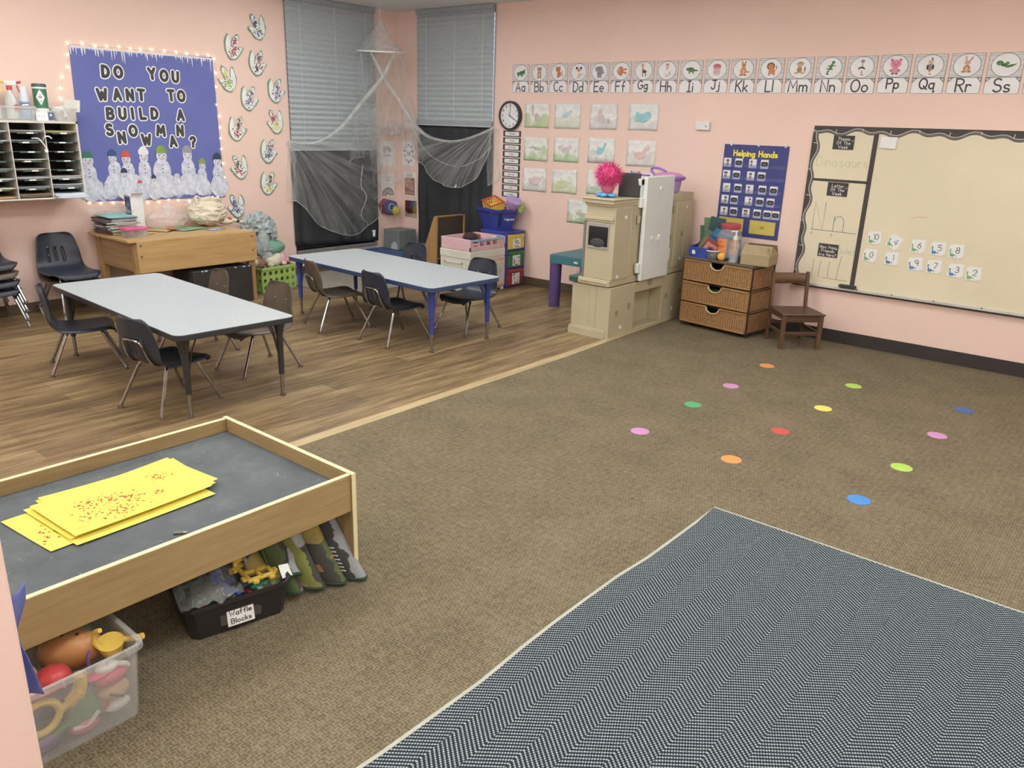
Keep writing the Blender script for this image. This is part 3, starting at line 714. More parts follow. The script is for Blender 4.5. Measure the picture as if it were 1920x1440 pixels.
mb.b2((ux0, -.96, 1.04), (kx1 - .006, ky1, 1.105), TAN)
mb.build('cornice', t, bevel=.005)
mb = MB(); mb.b2((ux0 - .012, ky0 - .014, .935), (kx1 - .012, ky0, .96), TAN); mb.b2((ux0 - .006, ky0 - .008, .92), (kx1 - .012, ky0, .935), TAN); mb.build('moulding', t, bevel=.004)
mb = MB(); mb.b2((3.622, ky0 - .006, .712), (3.822, ky0, .912), M('silver_frame', (176, 178, 176), .35, .4)); o = mb.build('oven_door', t, bevel=.004)
mb = MB(); mb.b2((3.634, ky0 - .008, .735), (3.812, ky0 - .005, .885), M('black_oven_glass', (30, 30, 32), .12)); mb.build('oven_window', o)
mb = MB(); mb.ell((3.72, ky0 - .007, .76), (.07, .004, .035), M('oven_dial_grey', (58, 62, 70), .3), 20, 8); mb.build('oven_picture', o)
SIL = mb = MB(); mb.b2((ux0 - .02, ky0 - .002, .476), (ux0, -.6, .92), M('grey_side_trim', (112, 116, 116), .5)); mb.build('inner_trim', t)
# raised ribs, plugs, pockets on the back
def rib(lo, hi, bv=.002): mb = MB(); mb.b2(lo, hi, TAN); mb.build('rib', t, bevel=bv)
for y in (-1.085, -.305): rib((kx1 - .002, y - .004, .50), (kx1 + .004, y + .004, 1.03))
for y0, z0, z1 in ((-.20, .47, .74), (-.22, .76, 1.0)): rib((kx1 - .002, y0, z0), (kx1 + .005, y0 + .012, z1))
for y, z in ((-.97, .55), (-.98, .93), (-.47, .60), (-.46, .70), (-.40, .98), (-.44, .53)): rib((kx1 - .004, y - .022, z - .03), (kx1 + .010, y + .012, z + .03), .003)
DKT = M('shadowed_slot_plastic', (150, 140, 108), .6)
for y, z in ((-1.21, .20), (-1.03, .235), (-.42, .235), (-.18, .25), (-.44, .74), (-.24, .76)): mb = MB(); mb.b2((kx1 - .001, y - .018, z - .024), (kx1 + .0015, y + .018, z + .024), DKT); mb.build('moulded_slot', t)
mb = MB(); mb.cyl((kx1 - .001, -.72, .405), (kx1 + .0015, -.72, .405), .04, .04, DKT); mb.build('round_hole', t)
for y, z in ((-1.17, .955), (-1.24, .50), (-1.14, .075), (-.20, .985), (-.24, .545), (-.30, .105)):
    mb = MB(); mb.cyl((kx1 - .002, y, z), (kx1 + .005, y, z), .017, .014, WHITE, 18); mb.build('plug', t)
o = (lambda m: m)(None)
mb = MB(); mb.prism([(-.945, .432), (-.505, .432), (-.513, 1.262), (-.955, 1.262)], 0, .035, PALEGREY)
dr = mb.build('door_panel', t, bevel=.01, loc=(kx1 + .004, 0, 0), rot=WA)
mb = MB()
for y0, y1, zt in ((-.86, -.80, 1.06), (-.66, -.60, 1.06)):
    mb.ribbon([(y0, zt), (y1, zt), (y1, .60)] if y0 < -.7 else [(y1, zt), (y0 + .02, zt), (y0 + .02, .60)], .008, .037, PALEGREY)
for y, z, r in ((-.735, 1.16, .022), (-.815, .77, .022), (-.70, .765, .034)): mb.cyl((y, z, .03), (y, z, .042), r, r * .8, WHITE, 20)
mb.build('door_relief', dr)
mb = MB(); mb.b2((kx1 - .09, -.985, 1.10), (kx1 + .004, -.93, 1.262), PALEGREY); mb.b2((kx1 - .12, -1.0, 1.19), (kx1 + .004, -.93, 1.245), PALEGREY); mb.b2((kx1 - .03, -.99, 1.02), (kx1 + .02, -.945, 1.10), PALEGREY); mb.b2((kx1 - .0, -.985, .50), (kx1 + .03, -.94, .58), PALEGREY); mb.b2((kx1, -.51, .56), (kx1 + .03, -.47, .66), PALEGREY); mb.build('white_post', t, bevel=.006)

# things on the kitchen
PINKF = M('hot_pink_fluff', (226, 52, 138), .9, var=(40, .25))
t = thing('fluffy_toy', 'hot pink fluffy pom-pom toy on a blue foot, on the tan play kitchen', 'toy', (3.70, -1.20, 1.100))
mb = MB(); random.seed(5); cen = Vector((0, 0, .165))
mb.ell(cen, (.085, .085, .075), PINKF, 16, 12)
for i in range(1000):
    d = Vector((random.gauss(0, 1), random.gauss(0, 1), random.gauss(0, 1))).normalized()
    p = cen + Vector((d.x * .075, d.y * .075, d.z * .065)); q = p + d * random.uniform(.025, .06) + Vector((random.gauss(0, .012), random.gauss(0, .012), random.gauss(0, .012)))
    n = d.orthogonal().normalized() * .0028; m_ = d.cross(n)
    mb.add([p + n, p - n * .5 + m_ * .8, p - n * .5 - m_ * .8, q], [(0, 1, 3), (1, 2, 3), (2, 0, 3)], PINKF)
mb.build('fluff', t)
mb = MB(); mb.lathe([(.0, .022), (.03, .025), (.05, .055), (.052, .085), (.03, .115), (0, .12)], M('pink_toy_plastic', (206, 88, 128), .45), n=20); mb.build('body', t)
SKY = M('sky_blue_plastic', (62, 160, 214), .4)
mb = MB()
for x, y, r in ((-.05, -.02, .035), (0, -.05, .034), (.05, -.01, .036), (0, .02, .05)): mb.ell((x, y, .018), (r, r, .018), SKY, 14, 8)
mb.build('foot', t)
t = thing('fluffy_toy', 'little blue and violet fluffy toy peeking out behind the black tablet', 'toy', (3.70, -1.20, 1.100))
for x, y, c in ((.075, .21, (96, 128, 190)), (.115, .235, (170, 92, 170))):
    mb = MB(); random.seed(int(x * 100)); cc = Vector((x, y, .165)); mt = M('fluff_%d' % c[0], c, .9)
    for i in range(60):
        d = Vector((random.gauss(0, 1), random.gauss(0, 1), random.gauss(0, 1))).normalized(); p = cc + d * .012; q = cc + d * .042; n = d.orthogonal().normalized() * .005; m_ = d.cross(n)
        mb.add([p + n, p - n * .5 + m_ * .8, p - n * .5 - m_ * .8, q], [(0, 1, 3), (1, 2, 3), (2, 0, 3)], mt)
    mb.cyl((x, y, -.0), (x, y, .15), .006, .006, mt); mb.build('tuft', t)
t = thing('black_tablet', 'black slab tablet case propped up beside the fluffy pink toy', 'tablet', (3.79, -1.03, 1.101), (-.10, 0, .42))
mb = MB(); mb.box((0, 0, .092), (.17, .02, .184), M('black_rubber_case', (40, 40, 42), .55, var=(60, .1))); mb.build('case', t, bevel=.006)
mb = MB(); mb.box((0, .012, .092), (.15, .004, .164), M('dark_screen', (18, 18, 20), .15)); mb.build('screen', t)
VIO = M('violet_plastic', (150, 104, 196), .45); LAV = M('lavender_plastic', (176, 148, 212), .5)
t = thing('toy_bucket', 'lavender toy bucket with purple rim and pink inside, on the play kitchen', 'bucket', (3.745, -.33, 1.106), 0)
mb = MB(); mb.lathe([(.085, 0), (.10, .02), (.112, .11)], LAV, n=28); mb.build('body', t)
mb = MB(); mb.lathe([(.112, .10), (.138, .108), (.142, .128), (.130, .138), (.116, .13)], VIO, n=28); mb.build('rim', t)
mb = MB(); mb.lathe([(.128, .132), (.10, .155), (.05, .165), (0, .167)], M('pink_toy_lid', (214, 134, 194), .5), n=24); mb.build('lid', t)
mb = MB(); mb.tube(spline([(-.12, -.02, .135), (-.16, -.02, .165), (-.15, -.02, .195), (-.08, -.02, .19), (-.02, -.02, .168)], 6), .011, VIO, 8); mb.build('handle', t)
mb = MB(); mb.prism(rrect(.12, .30, .03), 0, .03, VIO); mb.prism(rrect(.11, .28, .03), -.125, 0, LAV, ); o = mb.build('toy_tray', loc=(3.70, -.80, 1.231), bevel=.006); tag(o, 'purple plastic tray standing behind the top of the white door panel', 'tray')

# teal toy table
TEAL = M('teal_plastic', (46, 116, 132), .45, var=(6, .04)); PUR = M('purple_plastic', (88, 62, 128), .5, var=(6, .05))
t = thing('toy_table', 'teal plastic toy table with purple legs, between drawer tower and play kitchen', 'table', (2.755, -.70, 0))
mb = MB(); mb.prism(rrect(.62, .60, .05, cx=.31, cy=.32), .413, .485, TEAL); mb.prism(rrect(.60, .58, .05, cx=.31, cy=.32), .485, .490, TEAL); mb.build('tabletop', t, bevel=.012)
for x, y in ((.062, .070), (.56, .070), (.062, .56), (.56, .56)):
    mb = MB(); mb.cyl((x, y, 0), (x, y, .414), .050, .056, PUR, 24); mb.build('leg', t, bevel=.004)
mb = MB(); mb.prism(rrect(.05, .022, .010), 0, .002, M('badge_red', (196, 70, 58), .5)); mb.prism(rrect(.043, .016, .008), .002, .003, PAPER); mb.build('oval_badge', t, loc=(.32, .0195, .448), rot=WB)

# ------------------------------------------------------------------ wicker drawers
WK = mat_wicker('woven_wicker'); WKR = wood('wicker_rail', (176, 128, 66), (130, 88, 38), 0, 2, .5); IRON = M('dark_iron', (54, 48, 44), .5, .4)
ang = -.122
t = thing('wicker_drawers', 'three-drawer wicker chest on a dark metal frame, beside the wooden chair', 'drawers', (4.004, -.398, 0), ang)
Wd, D = .649, .36
mb = MB()
for x in (.008, Wd - .008):
    for y in (.03, D): mb.cyl((x, y, 0), (x, y, .585), .007, .007, IRON, 8)
for z in (.03, .205, .385, .575):
    for y in (.03, D): mb.cyl((.008, y, z), (Wd - .008, y, z), .005, .005, IRON, 8)
    for x in (.008, Wd - .008): mb.cyl((x, .03, z), (x, D, z), .005, .005, IRON, 8)
mb.build('metal_frame', t)
mb = MB(); mb.b2((0, 0, .582), (Wd, D + .01, .594), wood('dark_board_top', (110, 92, 72), (70, 56, 44), 0, 1)); mb.b2((.02, .015, .594), (.62, .30, .596), M('worn_board', (128, 112, 92), .6, var=(14, .2))); mb.build('top_board', t)
for z0, z1 in ((.040, .213), (.222, .392), (.403, .578)):
    mb = MB(); h = z1 - z0; n = 14; cx = Wd / 2; r = .062
    arc = [(cx - r * math.cos(PI * i / n), z1 - .012 - r * .72 * math.sin(PI * i / n)) for i in range(n + 1)]
    poly = [(.02, z0 + .012)] + [(Wd - .02, z0 + .012), (Wd - .02, z1 - .012)] + arc[::-1] + [(.02, z1 - .012)]
    # front as two halves joined at the cut-out
    left = [(.02, z0 + .012), (cx, z0 + .012)] + [p for p in arc if p[0] <= cx + 1e-6][::-1] + [(.02, z1 - .012)]
    right = [(cx, z0 + .012), (Wd - .02, z0 + .012), (Wd - .02, z1 - .012)] + [p for p in arc if p[0] >= cx - 1e-6][::-1]
    for pl in (left, right): mb.add([(p[0], 0, p[1]) for p in pl] + [(p[0], .012, p[1]) for p in pl], [tuple(range(len(pl))), tuple(range(len(pl), 2 * len(pl)))[::-1]] + [(i, len(pl) + i, len(pl) + (i + 1) % len(pl), (i + 1) % len(pl)) for i in range(len(pl))], WK)
    mb.b2((.012, .01, z0), (.024, D - .01, z1 - .004), WK); mb.b2((Wd - .024, .01, z0), (Wd - .012, D - .01, z1 - .004), WK)
    mb.b2((.02, D - .02, z0), (Wd - .02, D - .01, z1 - .01), WK); mb.b2((.02, .01, z0), (Wd - .02, D - .01, z0 + .008), WK)
    dr = mb.build('drawer', t)
    mb = MB()
    mb.b2((.004, -.006, z0), (Wd - .004, .014, z0 + .014), WKR)
    for a, b in ((.004, cx - r), (cx + r, Wd - .004)): mb.b2((a, -.006, z1 - .016), (b, .014, z1), WKR)
    for x in (.004, Wd - .018): mb.b2((x, -.006, z0), (x + .014, .014, z1), WKR)
    for x in (.012, Wd - .024): mb.b2((x, .01, z1 - .012), (x + .012, D - .01, z1 + .001), WKR)
    mb.build('rim', dr, bevel=.004)
    mb = MB(); mb.tube([(p[0], -.006, p[1]) for p in arc], .006, M('pale_cane', (206, 184, 140), .5), 6); mb.build('hand_hole_trim', dr)
mb = MB(); mb.box((.30, .20, .29), (.4, .24, .10), M('green_cloth', (62, 112, 40), .9, bump=(40, .5))); o = mb.build('folded_cloth', bevel=.02, loc=(4.004, -.398, 0), rot=(0, 0, ang)); tag(o, 'green cloth inside the middle wicker drawer, seen through its hand hole', 'cloth')

# wooden chair
OAKD = wood('dark_oak', (112, 78, 48), (74, 50, 30), 2, 1.4, .4, .6); OAKS = wood('dark_oak_seat', (98, 64, 44), (70, 44, 30), 0, 1.4, .35, .5)
fm = (Vector((4.989, -.563, 0)) + Vector((5.2, -.343, 0))) / 2; bk = (Vector((4.781, -.337, 0)) + Vector((4.971, -.112, 0))) / 2
d = (fm - bk).normalized(); rz = math.atan2(-d.x, d.y); ctr = (fm + bk) / 2
t = thing('wooden_chair', 'small dark oak child chair between the wicker drawers and the whiteboard', 'chair', ctr, rz)
hw, hd = .148, .150
mb = MB(); sp = [(-hw - .012, -hd + .01), (hw + .012, -hd + .01), (hw + .028, hd + .02), (-hw - .028, hd + .02)]
mb.prism(sp, .272, .288, OAKS); mb.build('seat', t, bevel=.008)
for sx in (-1, 1):
    mb = MB(); mb.b2((sx * hw - .016, hd - .018, 0), (sx * hw + .016, hd + .014, .272), OAKD); mb.build('front_leg', t, bevel=.003)
    mb = MB(); a, b = sx * (hw - .006), -hd
    vs = []
    for z, y in ((0, b - .02), (.275, b), (.56, b - .035)): vs += [(a - .012, y - .014, z), (a + .012, y - .014, z), (a + .012, y + .014, z), (a - .012, y + .014, z)]
    mb.add(vs, [(0, 3, 2, 1), (8, 9, 10, 11)] + [(k * 4 + i, k * 4 + (i + 1) % 4, k * 4 + 4 + (i + 1) % 4, k * 4 + 4 + i) for k in (0, 1) for i in range(4)], OAKD); mb.build('back_post', t, bevel=.003)
    mb = MB(); mb.b2((sx * hw - .008, -hd, .235), (sx * hw + .008, hd, .272), OAKS); mb.build('side_apron', t); mb = MB(); mb.b2((sx * hw - .008, -hd - .01, .115), (sx * hw + .008, hd, .140), OAKS); mb.build('side_stretcher', t, bevel=.002)
mb = MB(); mb.b2((-hw, hd - .012, .222), (hw, hd + .006, .272), OAKS); mb.build('front_apron', t); mb = MB(); mb.b2((-hw, hd - .008, .115), (hw, hd + .004, .142), OAKS); mb.build('front_stretcher', t, bevel=.002)
mb = MB(); mb.b2((-hw, -hd - .008, .14), (hw, -hd + .004, .165), OAKS); mb.build('back_stretcher', t, bevel=.002)
mb = MB(); mb.grid(lambda u, v: ((u - .5) * 2 * (hw - .004), -hd - .026 - .012 * (v) - .018 * math.sin(PI * u), .462 + v * .086), 12, 2, wood('dark_oak_slat', (122, 86, 52), (84, 56, 32), 0, 1.4, .4, .6)); mb.build('back_slat', t, solid=.014)

# ------------------------------------------------------------------ things on the wicker chest (top at z = .596)
zt = .5965
R_ = Matrix.Rotation(ang, 4, 'Z')
def wk(x, y, z=zt): v = R_ @ Vector((x, y, 0)); return (4.004 + v.x, -.398 + v.y, z)
BLUEB = M('royal_blue_plastic', (36, 74, 176), .4, var=(8, .05))
t = thing('book_bin', 'royal blue book bin full of picture books on the wicker chest', 'book bin', wk(.02, .035), ang)
mb = MB(); bw, bd = .17, .25
def wall(pts): mb.add(pts, [(0, 1, 2, 3)], BLUEB)
mb.add([(0, 0, 0), (bw, 0, 0), (bw, bd, 0), (0, bd, 0), (-.006, -.01, .085), (bw + .006, -.01, .085), (bw + .006, bd * .5, .10), (bw + .006, bd + .01, .21), (-.006, bd + .01, .21), (-.006, bd * .5, .10)],
       [(0, 3, 2, 1), (0, 1, 5, 4), (1, 2, 6, 5), (2, 7, 6), (2, 3, 8, 7), (3, 0, 9), (0, 4, 9), (3, 9, 8)], BLUEB)
mb.build('bin_body', t, solid=.005)
mb = MB(); mb.prism([(-.016, -.012), (.016, -.014), (.018, .006), (.004, .022), (-.014, .016)], 0, .001, PAPER); mb.build('white_sticker', t, loc=(.045, -.0125, .04), rot=WB)
def book(label, loc, rot, w, h, th, cov, deco=()):
    o = thing('picture_book', label, 'book', loc, rot, 'picture books in the blue bin')
    cm = M('cover_%d_%d_%d' % cov, cov, .45)
    mb = MB(); mb.b2((0, 0, 0), (.003, w, h), cm); mb.b2((th - .003, 0, 0), (th, w, h), cm); mb.b2((0, 0, 0), (th, .003, h), cm); mb.build('cover', o)
    mb = MB(); mb.b2((.003, .004, .003), (th - .003, w - .004, h - .003), PAPER); mb.build('pages', o)
    if deco:
        mb = MB()
        for k, x, y, a, b, c in deco:
            mt = M('deco_%d_%d_%d' % c, c, .6)
            if k == 'e': mb.disc(x, y, a, b, 0, mt, n=16)
            elif k == 'r': mb.rect(x, y, a, b, 0, mt)
            else: text(mb, k, x, y, a, b, 0, mt, sx=.9)
        mb.build('cover_art', o, loc=(th + .0006, w / 2, h / 2), rot=(PI / 2, 0, PI / 2))
bl = lambda x, y, z=.01: wk(.02 + x, .035 + y, zt + z)
RB = lambda a, b: (0, a, ang + b)
book('thin green picture book at the back left of the blue bin', bl(.004, .15), (.12, -.12, ang - 1.3), .12, .24, .008, (46, 104, 66))
book('tall pale green book behind the open white-paged one in the blue bin', bl(.03, .17), (.06, .05, ang - 1.35), .13, .31, .012, (98, 140, 96))
book('white-edged book leaning left at the front of the blue bin', bl(.006, .05), (-.40, .10, ang - 1.2), .11, .25, .012, (92, 120, 104))
book('second cream-edged book leaning beside it in the bin', bl(.02, .045), (-.42, .14, ang - 1.15), .10, .19, .010, (150, 130, 90))
book('dark teal tall book in the middle of the blue bin', bl(.055, .13), (-.12, .10, ang - 1.25), .13, .335, .012, (46, 84, 88), (('e', 0, .03, .04, .03, (90, 128, 124)), ('r', 0, -.05, .09, .02, (120, 140, 120))))
book('large blue picture book with orange title letters, leaning right in the bin', bl(.034, .07), (-.50, .20, ang - 1.15), .16, .29, .014, (52, 120, 178), (('New Friend', 0, .055, .026, .004, (24, 50, 92)), ('My First', -.01, .09, .014, .003, (220, 130, 60))))
book('smaller red-framed picture book in front of the blue one', bl(.040, .022), (-.56, .26, ang - 1.12), .12, .20, .012, (178, 60, 48), (('r', 0, 0, .10, .15, (196, 150, 140)), ('e', .015, .02, .035, .032, (196, 50, 44)), ('e', .02, -.04, .02, .028, (214, 176, 60)), ('e', -.03, -.05, .02, .02, (96, 120, 170))))
# glass jar with notes
GL_ = sheer('jar_plastic', (214, 218, 218), .17, .08, True); REDL = M('red_jar_lid', (190, 66, 74), .4)
t = thing('glass_jar', 'big clear plastic jar with red lid and orange notes taped on it', 'jar', wk(.285, .20))
mb = MB(); mb.lathe([(.0, .002), (.09, .004), (.098, .02), (.10, .18), (.097, .215), (.078, .245), (.074, .262)], GL_, n=36); mb.build('jar_body', t, solid=.003)
mb = MB(); mb.lathe([(.079, .25), (.082, .254), (.082, .286), (.076, .292), (0, .293)], REDL, n=32); mb.build('lid', t)
def wrap(a0, a1, z0, z1, r, mat, name):
    mb = MB(); mb.grid(lambda u, v: (r * math.cos(a0 + (a1 - a0) * u), r * math.sin(a0 + (a1 - a0) * u), z0 + (z1 - z0) * v), 14, 1, mat); return mb.build(name, t)
ORG = M('orange_note_paper', (240, 138, 50), .8)
wrap(-2.35, .1, .02, .175, .1012, M('blue_note_backing', (90, 150, 190), .8), 'blue_backing')
wrap(-2.3, -1.30, .024, .176, .1022, ORG, 'orange_note'); wrap(-1.10, -.2, .045, .165, .1022, ORG, 'orange_note')
def jartext(s, a, z, h, w, c):
    mb = MB(); text(mb, s, 0, 0, h, w, 0, c)
    mb.v = [(.1032 * math.cos(a + x / .103), .1032 * math.sin(a + x / .103), z + y) for x, y, q in mb.v]; mb.build('note_writing', t)
MK = M('dark_orange_marker', (186, 84, 30), .8)
jartext('Our', -1.95, .140, .024, .003, MK); jartext('Class', -1.85, .105, .024, .003, MK); jartext('Kind', -.72, .10, .026, .004, INK)
mb = MB(); mb.lathe([(0, .0), (.085, .006), (.088, .05), (.06, .07), (0, .075)], M('mixed_pompoms', (150, 90, 84), .9, var=(60, .5)), n=20); o = mb.build('pompom_fill', loc=(wk(.285, .20, zt + .012))); tag(o, 'soft red and brown pom-poms filling the bottom of the clear jar', 'pom-poms', kind='stuff')
# small tub
t = thing('plastic_tub', 'small clear tub with white rim and red bits, in front of the jar', 'tub', wk(.225, .075))
mb = MB(); mb.lathe([(0, .002), (.05, .004), (.058, .07)], sheer('smoky_plastic', (110, 112, 118), .55, .2, True), n=28, caps=False); mb.build('tub_body', t, solid=.002)
mb = MB(); mb.lathe([(.056, .066), (.064, .068), (.064, .076), (.056, .076)], WHITE, n=28, caps=False); mb.build('rim', t)
mb = MB()
for x, y, a in ((.01, -.02, .3), (-.015, .0, 1.2), (.02, .015, 2.1)): mb.ell((x, y, .022), (.026, .012, .010), M('red_bits', (196, 72, 70), .6), 10, 6, Matrix.Rotation(a, 3, 'Z'))
mb.build('red_pieces', t)
mb = MB(); mb.ell((0, 0, .034), (.034, .034, .034), M('yellow_foam_ball', (240, 178, 20), .6, bump=(120, .2)), 24, 16); o = mb.build('yellow_ball', loc=wk(.318, .055)); tag(o, 'bright yellow ball beside the sanitizer bottle', 'ball')
t = thing('sanitizer_bottle', 'clear pump bottle of sanitizer with a white pump, front of the chest', 'bottle', wk(.432, .055))
mb = MB(); mb.lathe([(0, .001), (.036, .003), (.038, .01), (.038, .135), (.034, .16), (.016, .178), (.015, .19)], GL_, n=28); mb.build('bottle_body', t, solid=.002)
mb = MB(); mb.lathe([(0, .004), (.034, .005), (.035, .012), (.035, .062), (0, .062)], sheer('gel', (206, 220, 234), .30, .08, True), n=28); mb.build('gel', t)
mb = MB(); mb.lathe([(.018, .182), (.019, .186), (.018, .212), (.008, .218), (.006, .245), (.012, .248), (.012, .258), (0, .26)], WHITE, n=20); mb.cyl((0, 0, .253), (-.04, -.01, .250), .006, .005, WHITE, 10); mb.cyl((0, 0, .01), (0, 0, .19), .003, .003, WHITE, 8); mb.build('pump', t)
mb = MB(); mb.grid(lambda u, v: (.0386 * math.cos(-.5 + 1.6 * u), .0386 * math.sin(-.5 + 1.6 * u), .03 + .10 * v), 10, 1, sheer('pale_blue_label', (150, 186, 220), .6)); mb.build('label_band', t)
t = thing('tape_dispenser', 'black desk tape dispenser in front of the cardboard box', 'tape dispenser', wk(.535, .10), ang + .25)
mb = MB(); mb.add([(-.07, -.028, 0), (.07, -.028, 0), (.07, .028, 0), (-.07, .028, 0), (-.075, -.028, .035), (-.04, -.028, .075), (.02, -.028, .078), (.075, -.028, .05), (-.075, .028, .035), (-.04, .028, .075), (.02, .028, .078), (.075, .028, .05)],
    [(0, 3, 2, 1), (0, 1, 7, 6, 5, 4), (3, 8, 9, 10, 11, 2), (0, 4, 8, 3), (4, 5, 9, 8), (5, 6, 10, 9), (6, 7, 11, 10), (7, 1, 2, 11)], BLACKP); mb.build('body', t, bevel=.008)
mb = MB(); mb.cyl((.03, -.032, .045), (.03, -.027, .045), .022, .022, M('dark_grey_disc', (72, 72, 74), .5), 24); mb.build('hub', t)
t = thing('small_black_box', 'small black box standing behind the yellow ball', 'box', wk(.372, .115), ang); mb = MB(); mb.b2((0, 0, 0), (.06, .05, .045), BLACKP); mb.build('body', t, bevel=.004); mb = MB(); mb.b2((-.001, -.001, .034), (.061, .051, .036), M('dark_grey_disc', (72, 72, 74), .5)); mb.build('lid_seam', t)
KR = M('kraft_cardboard', (164, 144, 104), .85, var=(14, .04))
t = thing('cardboard_box', 'open brown cardboard box hanging over the right end of the chest', 'box', (4.615, -.30, .598), .12)
mb = MB(); L, Wb, hb = .235, .24, .082
mb.b2((-L / 2, -Wb / 2, 0), (L / 2, Wb / 2, .004), KR)
for lo, hi in (((-L / 2, -Wb / 2, 0), (L / 2, -Wb / 2 + .004, hb)), ((-L / 2, Wb / 2 - .004, 0), (L / 2, Wb / 2, hb)), ((-L / 2, -Wb / 2, 0), (-L / 2 + .004, Wb / 2, hb)), ((L / 2 - .004, -Wb / 2, 0), (L / 2, Wb / 2, hb))): mb.b2(lo, hi, KR)
mb.build('box_body', t)
for pts in ([(-L / 2, -Wb / 2, hb), (L / 2, -Wb / 2, hb), (L / 2 - .01, -Wb / 2 + .09, hb + .07), (-L / 2 + .0, -Wb / 2 + .09, hb + .07)], [(L / 2, -Wb / 2, hb), (L / 2, Wb / 2, hb), (L / 2 - .03, Wb / 2 - .02, hb + .06), (L / 2 - .03, -Wb / 2 + .02, hb + .06)], [(-L / 2, Wb / 2, hb), (L / 2, Wb / 2, hb), (L / 2, Wb / 2 - .06, hb + .075), (-L / 2, Wb / 2 - .06, hb + .075)]):
    mb = MB(); mb.add(pts, [(0, 1, 2, 3)], KR); mb.build('flap', t, solid=.004)
# ------------------------------------------------------------------ left wall: snowman board
PERI = M('periwinkle_paper', (98, 108, 182), .85, var=(3, .04))
LETW = M('letter_white_card', (236, 238, 238), .85); LETB = M('letter_dark_card', (66, 66, 68), .85, var=(60, .08))
by0, by1, bz0, bz1 = -3.545, -2.279, .868, 2.108
t = thing('bulletin_board', 'periwinkle paper board asking do you want to build a snowman', 'bulletin board', onA((by0 + by1) / 2, (bz0 + bz1) / 2, .001), WA)
bw, bh = by1 - by0, bz1 - bz0
mb = MB(); mb.prism([(-bw / 2, bh / 2), (-bw / 2 - .02, -bh / 2 + .01), (bw / 2 + .01, -bh / 2 - .01), (bw / 2 - .006, bh / 2 + .006), (0, bh / 2 - .004)], 0, .003, PERI); mb.build('backing_paper', t)
random.seed(11); mb = MB(); ICE = M('icicle_white_paint', (220, 224, 238), .8)
for i in range(58):
    x = -bw / 2 + .01 + i * bw / 58 + random.uniform(-.006, .006); y = bh / 2 - .004; l = random.choice([.015, .02, .03, .03, .05, .09]) * random.uniform(.6, 1.3); w = random.uniform(.005, .012)
    mb.poly([(x - w, y), (x + w * .7, y), (x + .0015, y - l), (x - .0015, y - l)], .0036, ICE)
mb.rect(0, bh / 2 - .006, bw - .02, .010, .0038, ICE); mb.build('icicles', t)
mb = MB()
for i in range(26):
    x = -bw / 2 + (i + .5) * bw / 26; mb.disc(x + random.uniform(-.01, .01), -bh / 2 + random.uniform(.02, .08), random.uniform(.03, .06), random.uniform(.015, .045), .0036, mat_mottled('snow_paint', (150, 156, 204), (190, 194, 224), (222, 226, 238), 22), random.uniform(-.4, .4), 16, .15)
mb.build('painted_snow', t)
LET = [('D', -3.277, 1.931, -.04), ('O', -3.170, 1.933, 0), ('Y', -2.878, 1.939, .05), ('O', -2.768, 1.929, -.05), ('U', -2.664, 1.925, -.05), ('W', -3.327, 1.748, .06), ('A', -3.201, 1.754, .03), ('N', -3.092, 1.755, 0), ('T', -2.993, 1.759, -.03),
 ('T', -2.721, 1.767, .02), ('O', -2.625, 1.766, 0), ('B', -3.279, 1.597, -.03), ('U', -3.175, 1.600, -.03), ('I', -3.087, 1.603, .03), ('L', -2.997, 1.605, .03), ('D', -2.891, 1.608, -.03), ('A', -2.648, 1.602, .0), ('S', -3.300, 1.467, .0), ('N', -3.203, 1.403, .05),
 ('O', -3.099, 1.461, 0), ('W', -2.988, 1.387, .03), ('M', -2.848, 1.465, -.06), ('A', -2.743, 1.374, .08), ('N', -2.667, 1.468, -.03), ('?', -2.552, 1.370, -.05)]
for ch, y, z, r in LET:
    mb = MB(); gl = glyph('i!' if ch == 'I' else ch) if ch != 'I' else [[(0, 0), (0, 1)]]
    xs = [p[0] for s in gl for p in s]; cx = (min(xs) + max(xs)) / 2; h = .080; sx = .95
    for w, z0, mt in ((.045, .001, LETW), (.0265, .0024, LETB)):
        for st in gl: 
            mb.stroke([((p[0] - cx) * h * sx, (p[1] - .5) * h) for p in st], w, z0, mt)
    mb.build('letter', t, loc=(y - (by0 + by1) / 2, z - (bz0 + bz1) / 2, .003), rot=(0, 0, r))
SNOW = mat_mottled('cotton_snow', (160, 166, 200), (204, 210, 228), (234, 236, 242), 11)
HATS = {'green': (44, 122, 96), 'blue': (52, 84, 132), 'red': (204, 78, 70), 'lime': (126, 158, 60), 'navy': (50, 66, 96), 'grey': (150, 150, 160), 'none': None, 'white': (226, 228, 232)}
